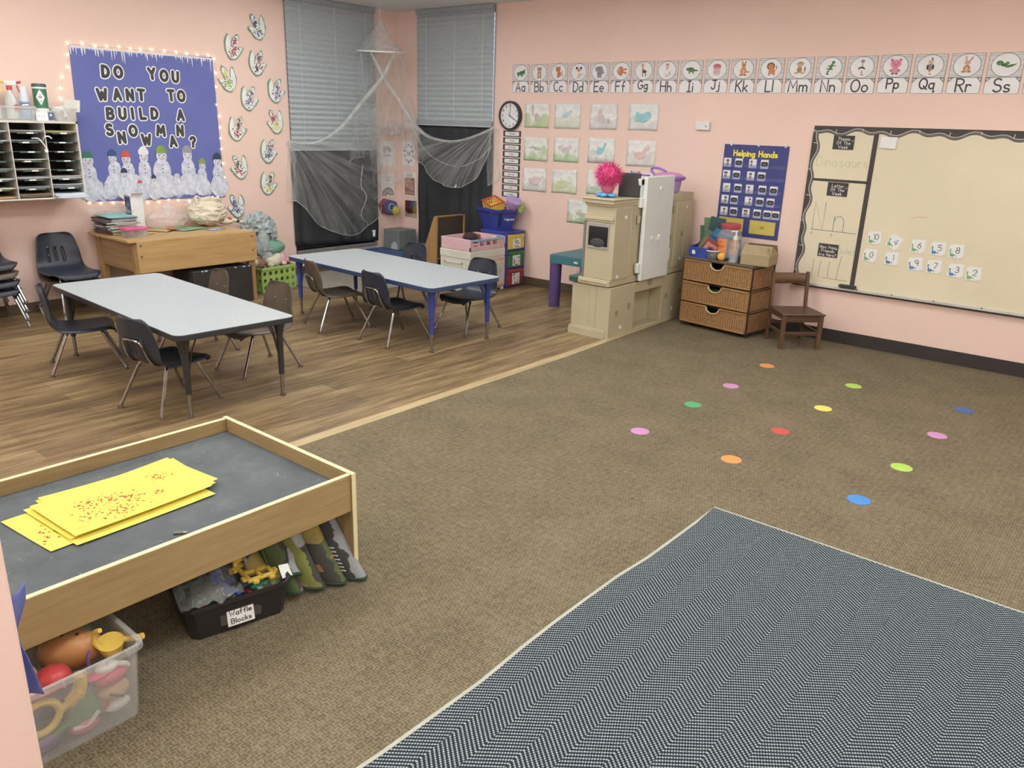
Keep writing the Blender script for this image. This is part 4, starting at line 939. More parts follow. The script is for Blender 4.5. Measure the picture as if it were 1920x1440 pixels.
def snowman(label, y, z0, z1, hat, wide=1.0, lay=0, lean=0):
    h = z1 - z0; mb = MB(); random.seed(int(abs(y) * 1000))
    def blob(cx, cy, rx, ry, d):
        pts = []
        for i in range(26):
            a = 2 * PI * i / 26; k = 1 + random.uniform(-.06, .06); pts.append((cx + rx * k * math.cos(a), cy + ry * k * math.sin(a)))
        mb.prism(pts, 0, .0016 + d, SNOW)
    blob(random.uniform(-.04, .04) * h, .25 * h, .27 * h * wide * random.uniform(.88, 1.08), .26 * h, 0); blob(lean * .3 + random.uniform(-.03, .03) * h, .55 * h, .175 * h * wide * random.uniform(.9, 1.1), .24 * h, .0004); blob(lean, .84 * h, .112 * h * max(.85, wide), .13 * h, .0008)
    if HATS.get(hat):
        hm = M('hat_' + hat, HATS[hat], .85); r = .115 * h
        mb.prism([(lean - r, .90 * h), (lean + r, .90 * h), (lean + r * .95, .98 * h), (lean + r * .45, 1.05 * h), (lean, 1.07 * h if hat != 'green' else 1.0 * h), (lean - r * .45, 1.05 * h), (lean - r * .95, .98 * h)], 0, .003, hm)
    for dx in (-.05, .05): mb.disc(lean + dx * h, .86 * h, .010 * h + .0016, .010 * h + .0016, .0034, INK, n=8)
    mb.disc(lean + .01 * h, .82 * h, .024 * h, .014 * h, .0034, M('carrot_nose', (226, 128, 96), .8), n=10)
    for i in range(5): mb.disc(lean + (i - 2) * .03 * h, (.775 + .012 * abs(i - 2) ** 1.2) * h, .007 * h + .001, .007 * h + .001, .0034, INK, n=8)
    for i in range(3): mb.disc(lean * .4, (.66 - .075 * i) * h, .011 * h + .001, .011 * h + .001, .0034, INK, n=8)
    o = mb.build('snowman_cutout', loc=onA(y, z0, .0055 + lay * .0035), rot=WA); tag(o, label, 'snowman cut-out', 'snowmen on the board')
for a in (('large snowman with a green hat at the left end of the board', -3.515, .885, 1.275, 'green', 1.0, 1), ('thin snowman in a blue hat, next to the one in a green hat', -3.305, .93, 1.285, 'blue', .85, 0), ('snowman wearing a wide red hat', -3.172, .93, 1.275, 'red', 1.0, 1, -.02),
 ('tall narrow snowman with a white head, right of the red hat', -3.030, .90, 1.305, 'white', .8, 0), ('large snowman with a lime green pointed hat', -2.868, .885, 1.315, 'lime', 1.0, 1), ('tall snowman in a grey pompom hat below the question mark', -2.618, .90, 1.315, 'grey', .95, 0),
 ('slim snowman with a small lime hat right of the grey-hatted one', -2.482, .885, 1.205, 'lime', .9, 1), ('snowman with navy earmuffs at the right end of the board', -2.325, .87, 1.25, 'navy', .95, 2), ('small snowman with a dark hat under the red-hatted one', -3.222, .88, 1.135, 'navy', 1.1, 2),
 ('tiny white snowman low between the green-hatted and blue-hatted ones', -3.385, .895, 1.045, 'none', 1.1, 2), ('little snowman low at the left of the grey-hatted one', -2.742, .895, 1.10, 'none', 1.15, 2), ('small snowman in a red cap hanging over the bottom edge', -3.095, .855, 1.035, 'red', 1.0, 3),
 ('small dark-hatted snowman low at the left of the lime-hatted one', -2.962, .87, 1.075, 'navy', 1.1, 2)): snowman(*a)
# string lights
t = thing('string_lights', 'string of small warm lights around the snowman board', 'string lights', (0, 0, 0))
PTS = [(-3.549, 2.117), (-3.436, 2.127), (-3.336, 2.119), (-3.240, 2.123), (-3.138, 2.128), (-3.043, 2.123), (-2.956, 2.122), (-2.856, 2.131), (-2.741, 2.131), (-2.633, 2.127), (-2.533, 2.122), (-2.430, 2.121), (-2.325, 2.125), (-2.268, 2.10), (-2.262, 1.98), (-2.272, 1.86), (-2.284, 1.702), (-2.260, 1.598), (-2.264, 1.497), (-2.267, 1.401), (-2.270, 1.303), (-2.258, 1.17), (-2.262, 1.04), (-2.261, .906), (-2.345, .859), (-2.400, .862), (-2.5, .85), (-2.637, .834), (-2.746, .849), (-2.838, .858), (-2.932, .839), (-3.036, .840), (-3.13, .85), (-3.24, .848), (-3.343, .855), (-3.448, .856), (-3.541, .865)]
LEFT = [(-3.549, 2.117), (-3.560, 2.037), (-3.573, 1.940), (-3.624, 1.864), (-3.649, 1.774), (-3.66, 1.70)]
BULB, nt, b, o = newmat('warm_bulb'); b.inputs['Emission Color'].default_value = (1, .72, .42, 1); b.inputs['Emission Strength'].default_value = 14; b.inputs['Base Color'].default_value = (1, .9, .7, 1)
WIRE = M('pale_wire', (206, 196, 176), .6)
mb = MB(); mb.tube([(.008, a, b_) for a, b_ in spline([Vector((p[0], p[1], 0)).to_2d() for p in PTS], 3)], .0012, WIRE, 5); mb.tube([(.008, a, b_) for a, b_ in LEFT], .0012, WIRE, 5); mb.build('wire', t)
for y, z in PTS + LEFT[1:]:
    mb = MB(); mb.ell((.010, y, z + .004), (.0048, .0048, .007), BULB, 8, 6); mb.build('bulb', t)
# dinosaur footprints
FGREEN = M('footprint_green_card', (120, 158, 132), .85); FW = M('footprint_white_paper', (226, 232, 230), .9)
FOOT = [(-.020, -.095), (.022, -.092), (.056, -.058), (.080, -.022), (.098, .010), (.066, .016), (.024, -.004), (.040, .036), (.058, .085), (.046, .116), (.014, .098), (-.010, .060), (-.024, .012), (-.032, .060), (-.042, .098), (-.056, .108), (-.074, .068), (-.080, .004), (-.064, -.056)]
PC = {'red': (170, 56, 66), 'maroon': (110, 58, 60), 'blue': (66, 74, 136), 'purple': (98, 78, 132), 'yellow': (214, 204, 60), 'green': (150, 172, 70), 'black': (64, 60, 66), 'violet': (120, 104, 146)}
FP = [(-1.789, 2.412, .35, -1, ('blue', 'blue', 'yellow'), 'top dinosaur footprint, blue and yellow spots, nearest the ceiling'), (-2.067, 2.214, -.20, 1, ('red', 'red', 'blue'), 'footprint with red splotches and a blue toe, highest in the left column'),
 (-1.820, 2.092, -.1, 1, ('maroon', 'maroon', 'red'), 'footprint with one dark maroon middle toe and a few red marks'), (-2.142, 1.929, .25, -1, ('yellow', 'green', 'black'), 'footprint with a yellow-green toe and small black marks'),
 (-1.934, 1.768, -.22, 1, ('purple', 'purple', 'violet'), 'footprint with a purple-dotted middle toe'), (-1.628, 1.850, -.05, 1, ('violet', 'violet', 'purple'), 'footprint covered with fine violet dots beside the left blind'),
 (-2.090, 1.485, -.18, 1, ('maroon', 'red', 'maroon'), 'footprint with a solid maroon toe and red heel, right of the board'), (-1.649, 1.558, .22, -1, ('red', 'yellow', 'red'), 'footprint with a bright yellow and red heel'),
 (-1.756, 1.277, -.28, 1, ('purple', 'blue', 'violet'), 'footprint with an indigo heel, below the yellow-heeled one'), (-2.086, 1.128, .28, -1, ('black', 'red', 'black'), 'footprint with black toes and a red heel beside the last snowman'),
 (-1.779, .965, -.30, 1, ('black', 'yellow', 'black'), 'footprint with a yellow heel and black specks, lowest on the right'), (-2.152, .758, .22, -1, ('blue', 'blue', 'purple'), 'lowest footprint, dense blue spots, just above the wooden bench')]
for k, (y, z, r, fl, cols, lab) in enumerate(FP):
    random.seed(k + 40); mb = MB(); q = [(p[0] * fl, p[1]) for p in FOOT]; q = q if fl > 0 else q[::-1]
    q = [(p[0], p[1]) for p in spline([Vector((a, b_)) for a, b_ in q], 2, True)]
    g = [(p[0] * 1.10 + random.uniform(-.006, .006), p[1] * 1.09 + random.uniform(-.005, .005)) for p in q]
    mb.prism(g, 0, .0015, FGREEN); mb.prism([(p[0] * .97, p[1] * .98) for p in q], .0015, .003, FW)
    def inside(x, y_):
        c = False; n = len(q)
        for i in range(n):
            x1, y1 = q[i]; x2, y2 = q[i - 1]
            if (y1 > y_) != (y2 > y_) and x < (x2 - x1) * (y_ - y1) / (y2 - y1) + x1: c = not c
        return c
    for (cx, cy, sx, sy, n), cn in zip(((.022 * fl, .045, .013, .028, 46), (.0, -.035, .026, .024, 52), (.03 * fl, 0, .034, .034, 22)), cols):
        mt = M('print_' + cn, PC[cn], .85)
        for i in range(n):
            px, py = random.gauss(cx, sx), random.gauss(cy, sy)
            if inside(px * 1.08, py * 1.08): mb.disc(px, py, random.uniform(.003, .0105), random.uniform(.0022, .0065), .0034, mt, random.uniform(0, 3), 7, .2)
    o = mb.build('footprint_cutout', loc=onA(y, z, .010), rot=(PI / 2, 0, PI / 2)); o.rotation_euler = (Euler(WA).to_matrix() @ Matrix.Rotation(r * .35, 3, 'Z')).to_euler(); tag(o, lab, 'footprint cut-out', 'dinosaur footprints on the left wall')

# ------------------------------------------------------------------ right wall: alphabet
RINGC = M('card_ring_grey', (112, 112, 120), .7); SHIP = M('shiplap_print', (208, 206, 208), .5, var=(25, .04)); SHIPL = M('shiplap_line', (150, 148, 152), .6); LETI = M('alphabet_ink', (70, 66, 72), .6); CARDW = M('glossy_card_white', (226, 228, 232), .35)
AC = {'g': (72, 132, 72), 'G': (48, 96, 56), 't': (170, 130, 98), 'c': (196, 116, 58), 'o': (214, 130, 60), 'b': (110, 72, 46), 'w': (232, 230, 226), 'k': (54, 50, 54), 'y': (206, 170, 96), 'e': (136, 140, 150), 'p': (226, 140, 168), 'P': (206, 104, 144), 'r': (196, 96, 110), 's': (208, 176, 148), 'm': (150, 140, 136)}
AN = {
 'A': ('green crocodile', "e -.1 -.1 .55 .22 g;e .5 .12 .16 .3 g;e .2 .1 .3 .14 G;e -.5 .2 .16 .13 w;e -.25 .22 .14 .12 w;e -.4 -.38 .12 .1 G;e .2 -.38 .12 .1 G"),
 'B': ('tan bear', "e 0 -.2 .3 .36 t;e 0 -.25 .18 .24 s;e 0 .35 .3 .28 t;e -.24 .6 .1 .1 t;e .24 .6 .1 .1 t;e 0 .26 .13 .1 s;e -.18 -.58 .12 .14 t;e .18 -.58 .12 .14 t;e -.1 .42 .04 .04 k;e .1 .42 .04 .04 k"),
 'C': ('orange cat', "e .05 -.25 .28 .38 c;e -.1 .3 .34 .3 c;e -.34 .56 .1 .14 c;e .12 .56 .1 .14 c;e .45 -.2 .06 .34 c;e -.05 -.55 .26 .12 o;e -.2 .34 .04 .05 k;e .02 .34 .04 .05 k"),
 'D': ('white dog with black ears', "e 0 -.25 .26 .36 w;e .1 -.3 .14 .2 s;e 0 .28 .28 .26 s;e -.3 .46 .13 .16 k;e .3 .46 .13 .16 k;e 0 .2 .08 .07 k;e -.14 -.58 .1 .14 s;e .14 -.58 .1 .14 s;e .42 -.3 .18 .05 s"),
 'E': ('grey elephant', "e 0 -.2 .34 .4 e;e 0 .3 .42 .34 e;e -.42 .3 .16 .3 m;e .42 -.02 .1 .22 e;e .52 -.14 .14 .07 e;e -.16 -.6 .12 .14 m;e .16 -.6 .12 .14 m;e -.1 .34 .04 .05 k"),
 'F': ('orange fish', "e -.1 0 .46 .4 o;e .5 .2 .2 .12 c;e .5 -.2 .2 .12 c;e -.05 .42 .26 .1 c;e -.05 -.4 .2 .1 c;e -.3 .1 .1 .1 w;e -.3 .1 .05 .05 k;e .05 0 .1 .22 c"),
 'G': ('giraffe', "e -.1 .2 .1 .34 y;e -.18 .56 .18 .13 y;e .08 -.1 .28 .18 b;e -.1 .1 .07 .1 b;e -.1 -.45 .05 .26 b;e .26 -.45 .05 .26 b;e -.24 .74 .04 .08 b;e -.04 .74 .04 .08 b"),
 'H': ('cream horse', "e 0 -.15 .2 .34 w;e 0 .36 .16 .3 s;e 0 .18 .13 .1 s;e -.14 .66 .05 .12 t;e .14 .66 .05 .12 t;e -.12 -.56 .07 .2 s;e .12 -.56 .07 .2 s;e .3 -.3 .05 .22 m;e 0 .66 .08 .1 m"),
 'I': ('green iguana', "e 0 0 .4 .2 g;e -.42 .1 .2 .15 g;e .48 -.04 .24 .08 G;e -.1 .2 .3 .08 G;e -.22 -.26 .08 .14 g;e .2 -.26 .08 .14 g;e -.48 .14 .04 .04 k"),
 'J': ('pink jellyfish', "e 0 .32 .42 .28 r;e 0 .16 .42 .1 p;e -.3 -.2 .035 .34 r;e -.15 -.28 .035 .4 r;e 0 -.2 .035 .36 r;e .15 -.28 .035 .4 r;e .3 -.2 .035 .34 r"),
 'K': ('orange kangaroo', "e 0 -.2 .32 .4 o;e 0 -.26 .18 .26 s;e 0 .38 .22 .22 o;e -.16 .68 .08 .16 o;e .16 .68 .08 .16 o;e .46 -.3 .2 .07 o;e -.2 -.6 .18 .1 c;e .2 -.6 .18 .1 c;e -.08 .42 .03 .04 k;e .08 .42 .03 .04 k"),
 'L': ('brown lion', "e -.05 .25 .4 .36 b;e -.05 .22 .27 .25 o;e .1 -.25 .34 .28 o;e -.15 -.52 .1 .18 o;e .32 -.52 .1 .18 o;e .5 .1 .06 .22 c;e -.14 .26 .04 .04 k;e .06 .26 .04 .04 k"),
 'M': ('brown monkey', "e -.05 -.15 .24 .3 t;e -.02 .38 .28 .26 t;e -.3 .42 .11 .11 s;e .26 .42 .11 .11 s;e -.02 .32 .18 .17 s;e -.34 -.46 .22 .1 y;e .26 -.46 .22 .1 y;e .46 -.1 .06 .26 b;e -.08 .4 .03 .04 k;e .06 .4 .03 .04 k"),
 'N': ('green newt', "e .05 .1 .14 .34 g -.4;e .22 .5 .16 .14 g;e -.18 -.34 .08 .28 g -.5;e -.2 -.6 .14 .06 G;e .34 .18 .14 .05 g;e -.14 .16 .14 .05 g;e .14 -.16 .14 .05 g;e -.26 -.1 .14 .05 g"),
 'O': ('grey ostrich', "e 0 .56 .18 .16 m;e 0 .2 .05 .28 m;e -.04 -.12 .3 .17 k;e -.04 -.2 .22 .1 w;e 0 -.5 .04 .26 r;e .08 -.72 .14 .04 r"),
 'P': ('pink pig', "e 0 .22 .46 .38 p;e -.36 .56 .12 .13 P;e .36 .56 .12 .13 P;e 0 .12 .16 .12 P;e 0 -.38 .34 .3 p;e -.34 -.4 .12 .1 P;e .34 -.4 .12 .1 P;e -.2 .3 .04 .05 k;e .2 .3 .04 .05 k;e -.16 -.68 .11 .07 k;e .16 -.68 .11 .07 k"),
 'Q': ('grey quail', "e 0 -.1 .24 .34 e;e 0 -.26 .18 .2 t;e 0 .34 .22 .2 s;e .08 .62 .05 .14 k .5;e 0 -.6 .03 .16 o;e .08 -.74 .14 .04 o;e -.22 -.1 .08 .22 k;e .22 -.1 .08 .22 k;e -.06 .4 .03 .03 k"),
 'R': ('tan rabbit', "e 0 -.3 .26 .32 c;e 0 -.34 .16 .22 s;e 0 .22 .24 .2 s;e -.14 .58 .08 .26 s .2;e .24 .54 .08 .26 p -.6;e -.24 -.56 .14 .08 c;e .24 -.56 .14 .08 c;e -.08 .26 .03 .04 k;e .08 .26 .03 .04 k"),
 'S': ('green snake', "e -.44 .16 .26 .2 g;e -.1 .0 .24 .14 G;e .16 -.12 .24 .12 g;e .42 -.06 .2 .1 G .3;e .62 .0 .16 .06 g .5;e -.54 .22 .04 .04 k;e .1 .14 .16 .12 g"),
 'T': ('orange tiger', "e 0 -.2 .3 .38 o;e 0 .32 .32 .28 o;e -.26 .56 .1 .1 o;e .26 .56 .1 .1 o")}
ax, adx = 1.7015, .2351
def animal(mb, code, cx, cy, R, z):
    for k, it in enumerate(AN[code][1].split(';')):
        f = it.split(); x, y, rx, ry = map(float, f[1:5]); rot = float(f[6]) if len(f) > 6 else 0
        mb.disc(cx + x * R, cy + y * R * .9, rx * R, ry * R * .92, z + k * .00006, M('print_tone_' + f[5], AC[f[5]], .6), rot, 14)
for i, L in enumerate('ABCDEFGHIJKLMNOPQRST'):
    w, h = .2135, .2635; random.seed(i)
    t = thing('alphabet_card', 'alphabet card %s%s with a %s in a round frame' % (L, L.lower(), AN[L][0]), 'alphabet card', onB(ax + i * adx + w / 2, 2.0515 + random.uniform(-.002, .002), .001), WB, 'alphabet cards along the top of the wall')
    mb = MB(); mb.prism(rrect(w, h, .004), 0, .001, RINGC); mb.rect(0, .053, w - .006, h * .58, .0013, SHIP)
    for k in range(5): mb.rect(random.uniform(-.004, .004), -.012 + k * .032, w - .008, .0022, .0015, SHIPL)
    mb.rect(0, -.077, w - .006, h * .40, .0013, CARDW); mb.rect(0, -.026, w, .004, .0016, RINGC)
    for s in (-1, 1): mb.poly([(s * .104, -.028), (s * .072, -.028), (s * .104, -.060)][::s], .0016, RINGC); mb.poly([(s * .101, -.031), (s * .083, -.031), (s * .101, -.050)][::s], .0018, SHIP)
    mb.disc(0, .053, .088, .076, .0018, RINGC, n=40); mb.disc(0, .053, .084, .0725, .0021, CARDW, n=40)
    mb.build('card', t)
    mb = MB(); animal(mb, L, 0, .053, .084, .0026); mb.build('animal_picture', t)
    mb = MB(); text(mb, L + L.lower(), 0, -.119 + (.020 if L in 'GPQJ' else 0), .084 if L not in 'GPQJ' else .068, .0108, .0024, LETI, sx=1.0, gap=.2); mb.build('letters', t)

# clock
t = thing('wall_clock', 'round black-rimmed wall clock above the schedule strips', 'clock', onB(1.700, 1.699, .002), WB)
mb = MB(); mb.lathe([(.142, 0), (.142, .034), (.136, .042), (.124, .040), (.122, .026)], M('clock_rim', (52, 52, 54), .35), n=48, caps=False); mb.build('rim', t)
mb = MB(); mb.lathe([(.126, .022), (0, .0225)], CARDW, n=48); 
for k in range(1, 13):
    a = PI / 2 - k * PI / 6; text(mb, str(k), .098 * math.cos(a), .098 * math.sin(a) - .010, .020, .0036, .0245, INK, gap=.16)
for k in range(60): a = k * PI / 30; mb.rect(.118 * math.cos(a), .118 * math.sin(a), .006, .0014, .0245, INK, a)
mb.build('dial', t)
for ang_, l, w in ((PI / 2 - (4 + 1 / 60) / 12 * 2 * PI, .075, .007), (PI / 2 - .012 * 2 * PI, .10, .005), (PI / 2 - .33 * 2 * PI, .105, .002)):
    mb = MB(); mb.ribbon([(-.015 * math.cos(ang_), -.015 * math.sin(ang_)), (l * math.cos(ang_), l * math.sin(ang_))], w, .027, INK); mb.build('hand', t)
# schedule strips
SW = ['Schedule', 'Arrival', 'Circle Time', 'Snack', 'Outside', 'Lunch Time', 'Nap Time', 'Centers', 'Music', 'Goodbye']
ORD = ['top', 'second', 'third', 'fourth', 'fifth', 'sixth', 'seventh', 'eighth', 'ninth', 'bottom']
for k in range(10):
    t = thing('schedule_strip', '%s dark-framed daily schedule strip in the column under the clock' % ORD[k], 'schedule strip', onB(1.717, 1.524 - k * .0672, .001), WB, 'schedule strips under the clock')
    mb = MB(); mb.prism(rrect(.236, .058, .003), 0, .001, CHAR); mb.prism(rrect(.186, .040, .008), .001, .0014, CARDW); mb.build('strip', t)
    mb = MB(); text(mb, SW[k], 0, -.007, .016, .0022, .0018, INK, gap=.2); mb.build('printed_word', t)
# paintings
PN = [("giraffe", (150, 190, 116), (176, 200, 140), (206, 212, 208), 'painting of a brown giraffe on green, top row, nearest the clock', "e -.05 .05 .012 .06 m;e -.055 .075 .02 .012 m;e .02 -.035 .045 .022 m .2;e 0 -.01 .03 .03 m"),
 ("bird", (190, 206, 178), (206, 216, 206), (208, 220, 224), 'painting with a pale blue flying shape, second in the top row', "e -.02 .02 .05 .014 B .4;e .02 .035 .04 .012 B .5;e -.03 .0 .03 .02 B"),
 ("pink", (196, 192, 194), (212, 208, 210), (222, 212, 214), 'painting of a tall pinkish figure on grey, third in the top row', "e -.04 .02 .025 .055 q;e -.02 -.02 .03 .04 q;e .06 -.04 .015 .02 m"),
 ("cow", (200, 200, 200), (214, 216, 216), (216, 226, 228), 'painting with a bright turquoise animal blot, right end of the top row', "e 0 0 .075 .034 T;e .05 .02 .03 .03 T;e -.06 .0 .03 .04 T;e 0 -.02 .04 .025 T"),
 ("hill", (146, 196, 120), (190, 206, 176), (214, 216, 212), 'grey and green painting of low hills, left end of the middle row', "e .03 .0 .05 .012 m;e -.03 .015 .05 .01 m"),
 ("violet", (140, 196, 122), (206, 214, 200), (224, 216, 224), 'painting of a violet scribbled creature over green grass', "e .0 .0 .05 .028 v;e -.07 .03 .03 .01 v .4;e .05 .03 .03 .01 v -.4"),
 ("swan", (172, 172, 170), (206, 208, 206), (216, 220, 220), 'painting with a turquoise long-necked bird above grey rocks', "e -.01 .0 .042 .034 T;e .03 .03 .012 .034 T -.4;e .045 .06 .014 .012 T"),
 ("dino", (196, 196, 196), (212, 208, 208), (222, 218, 216), 'painting of a pink long-necked dinosaur, right end of the middle row', "e -.02 -.02 .055 .034 R;e .03 .02 .014 .045 R -.5;e .065 .05 .025 .018 R"),
 ("bush", (186, 192, 184), (204, 202, 202), (214, 216, 218), 'painting with pinkish brown scribbles, left end of the bottom row', "e .02 .01 .05 .03 q;e -.04 -.0 .04 .02 q;e .0 -.03 .05 .02 q"),
 ("meadow", (186, 200, 140), (206, 212, 180), (210, 214, 214), 'yellow-green meadow painting in the bottom row', "e 0 -.01 .09 .02 y;e -.02 -.04 .06 .02 y"),
 ("hidden", (160, 200, 150), (190, 210, 200), (214, 218, 220), 'painting partly hidden behind the fluffy pink toy', "e -.06 -.06 .05 .02 g;e .03 .0 .04 .03 m"),
 ("blue", (180, 208, 214), (190, 214, 220), (216, 222, 224), 'blue-spotted painting behind the black tablet', "e -.07 0 .04 .05 B;e -.06 -.05 .03 .03 B"),
 ("green", (130, 186, 120), (180, 204, 160), (206, 212, 212), 'lowest painting, green field, left of the play kitchen', "e .02 -.02 .06 .015 m")]
PCOL = {'m': (176, 170, 164), 'B': (168, 206, 220), 'q': (212, 186, 190), 'T': (118, 196, 212), 'v': (208, 180, 208), 'R': (228, 178, 178), 'y': (200, 208, 150), 'g': (160, 198, 150)}
PP = [(2.033, 1.705), (2.407, 1.707), (2.822, 1.710), (3.253, 1.714), (2.033, 1.387), (2.412, 1.394), (2.820, 1.405), (3.256, 1.400), (2.032, 1.086), (2.407, 1.094), (2.826, 1.111), (3.275, 1.118), (2.61, .818)]
for k, ((x, z), (nm, c0, c1, c2, lab, art)) in enumerate(zip(PP, PN)):
    random.seed(k + 5); w, h = .302, .226
    if k == 12: w, h = .288, .222
    t = thing('watercolor_painting', lab, 'painting', onB(x, z, .0015), WB, 'children\'s paintings on the wall'); t.rotation_euler = (PI / 2, random.uniform(-.015, .015), 0)
    mt = watercolor('wash_' + nm, tuple(tuple(int(v * .7 + 66) for v in c) for c in (c0, c1, c2)), k + 1)
    mb = MB(); mb.grid(lambda u, v: ((u - .5) * w, (v - .5) * h, .002 + .006 * (abs(2 * u - 1) ** 3) * (abs(2 * v - 1) ** 2) + .002 * math.sin(u * 5 + k)), 10, 8, mt); mb.build('paper', t, solid=.0006)
    mb = MB()
    for j, it in enumerate(art.split(';')):
        f = it.split(); px, py, rx, ry = map(float, f[1:5]); mb.disc(px, py, rx, ry, .0066 + j * .00005, M('paint_' + f[5], tuple(int(v * .72 + 62) for v in PCOL[f[5]]), .9, var=(30, .06)), float(f[6]) if len(f) > 6 else 0, 22, .16)
    mb.build('painted_shape', t)
# sensor box
t = thing('wall_sensor', 'small white sensor box on the wall right of the paintings', 'sensor', onB(3.853, 1.656, 0), WB)
mb = MB(); mb.prism(rrect(.128, .066, .006), 0, .03, WHITE); mb.build('cover', t, bevel=.003); mb = MB(); mb.disc(.036, -.005, .006, .006, .0304, INK)
for k in range(4): mb.rect(-.03 + k * .016, .012, .008, .003, .0304, M('sensor_slot', (180, 182, 182), .5))
mb.build('marks', t)

# ------------------------------------------------------------------ pocket chart
CHB = M('blue_chart_fabric', (52, 60, 136), .6, var=(4, .06)); CHB2 = sheer('clear_pocket_vinyl', (110, 120, 190), .35, .2, True)
px0, px1, pz0, pz1 = 4.07, 4.63, .766, 1.515; cx, cz = (px0 + px1) / 2, (pz0 + pz1) / 2
t = thing('pocket_chart', 'blue fabric pocket chart headed Helping Hands in yellow', 'pocket chart', onB(cx, cz, .002), WB)
mb = MB(); mb.prism([(-.28, -.372), (.28, -.378), (.28, .375), (-.28, .375)], 0, .004, CHB); mb.build('chart_back', t)
for z in (1.332, 1.232, 1.127, 1.028, .928):
    mb = MB(); mb.rect(0, z + .012 - cz, .54, .028, .0105, CHB2); mb.build('pocket_strip', t)
for x in (-.22, .02, .25):
    mb = MB(); mb.prism(rrect(.020, .030, .004), 0, .006, WHITE); mb.tube([(0, .004, .006), (0, -.014, .014), (0, -.02, .01), (0, -.012, .006)], .003, WHITE, 6); mb.build('hook', t, loc=(x, .382, 0))
mb = MB()
for w, z, c in ((.019, .0046, INK), (.0115, .0056, M('title_yellow', (232, 220, 60), .6))): text(mb, 'Helping Hands', 0, 1.425 - cz, .044, w, z, c, gap=.28)
mb.build('title', t)
ROWS = [(1.368, [(4.112, 'p', 'teacher picture'), (4.214, 'n', ''), (4.338, 'p', 'three children'), (4.440, 'n', '')]), (1.268, [(4.115, 'p', 'child with tray'), (4.204, 'n', ''), (4.332, 'p', 'standing child'), (4.426, 'n', '')]),
 (1.161, [(4.128, 'g', 'green leaf'), (4.231, 'n', ''), (4.336, 'p', 'two faces'), (4.448, 'n', ''), (4.545, 'n', '')]), (1.063, [(4.125, 'p', 'child with book'), (4.209, 'n', ''), (4.339, 'p', 'group scene'), (4.438, 'n', ''), (4.531, 'n', '')]),
 (.965, [(4.128, 'p', 'two helpers'), (4.217, 'n', ''), (4.328, 'p', 'light bulb'), (4.428, 'n', ''), (4.517, 'n', ''), (4.588, 'n', '')])]
PO = ['first', 'second', 'third', 'fourth', 'fifth', 'sixth']; RO = ['top', 'second', 'third', 'fourth', 'bottom']
LAM = M('laminated_card', (190, 196, 214), .3)
for r, (z, row) in enumerate(ROWS):
    for c, (x, k, d) in enumerate(row):
        t = thing('pocket_card', '%s card, %s from left, %s row of the pocket chart' % ('black name' if k == 'n' else d + ' picture' if 'picture' not in d else d, PO[c], RO[r]), 'card', onB(x, z, .0075), WB, 'cards in the pocket chart')
        mb = MB(); mb.prism(rrect(.068, .074, .004), 0, .001, LAM); mb.prism(rrect(.058, .064, .003), .001, .0013, PAPER); mb.build('card', t)
        mb = MB(); random.seed(r * 10 + c)
        if k == 'n':
            pts = []
            for i in range(36):
                a = 2 * PI * i / 36; q = 1 + .05 * math.cos(6 * a); pts.append((.029 * q * math.copysign(abs(math.cos(a)) ** .55, math.cos(a)), .020 * q * math.copysign(abs(math.sin(a)) ** .55, math.sin(a))))
            mb.poly(pts, .0016, INK); mb.ribbon([(-.016 + i * .004, .004 * math.sin(i * 2.3 + c)) for i in range(9)], .0022, .0018, M('chalk_grey', (170, 170, 174), .8))
        elif k == 'g': mb.disc(0, .006, .022, .012, .0016, M('leaf_green', (150, 180, 90), .7), .2); mb.rect(0, -.024, .03, .004, .0016, INK)
        else:
            for j in range(random.choice((1, 2, 3))):
                ox = random.uniform(-.014, .014); mb.disc(ox, .010, .009, .010, .0016 + j * .0001, M('print_skin', (196, 150, 124), .7)); mb.disc(ox, .018, .010, .006, .0018 + j * .0001, INK); mb.rect(ox, -.010, .014, .018, .0017, M('print_cloth_%d' % (j % 3), ((96, 110, 150), (170, 110, 120), (110, 150, 150))[j % 3], .7))
            mb.rect(0, -.027, .034, .003, .0016, INK)
        mb.build('print', t)
YP = M('yellow_pocket', (204, 184, 62), .6)
for x, z, w, lab in ((4.487, .853, .224, 'yellow paper pocket at the bottom right of the blue chart'), (4.205, .858, .224, 'yellow paper pocket at the bottom left of the blue chart, behind the jar')):
    t = thing('yellow_envelope', lab, 'envelope', onB(x, z, .0075), WB, 'yellow envelopes on the pocket chart'); mb = MB(); mb.prism([(-w / 2, -.056), (w / 2, -.056), (w / 2, .054), (-w / 2, .058)], 0, .003, YP); mb.rect(0, .05, w - .01, .002, .0034, M('yellow_seam', (170, 150, 50), .7)); mb.build('envelope', t)
    mb = MB(); mb.rect(0, 0, .04, .022, .0034, M('yellow_seam', (170, 150, 50), .7)); mb.rect(0, 0, .026, .006, .0037, M('small_red_print', (170, 90, 60), .7)); mb.build('printed_mark', t)

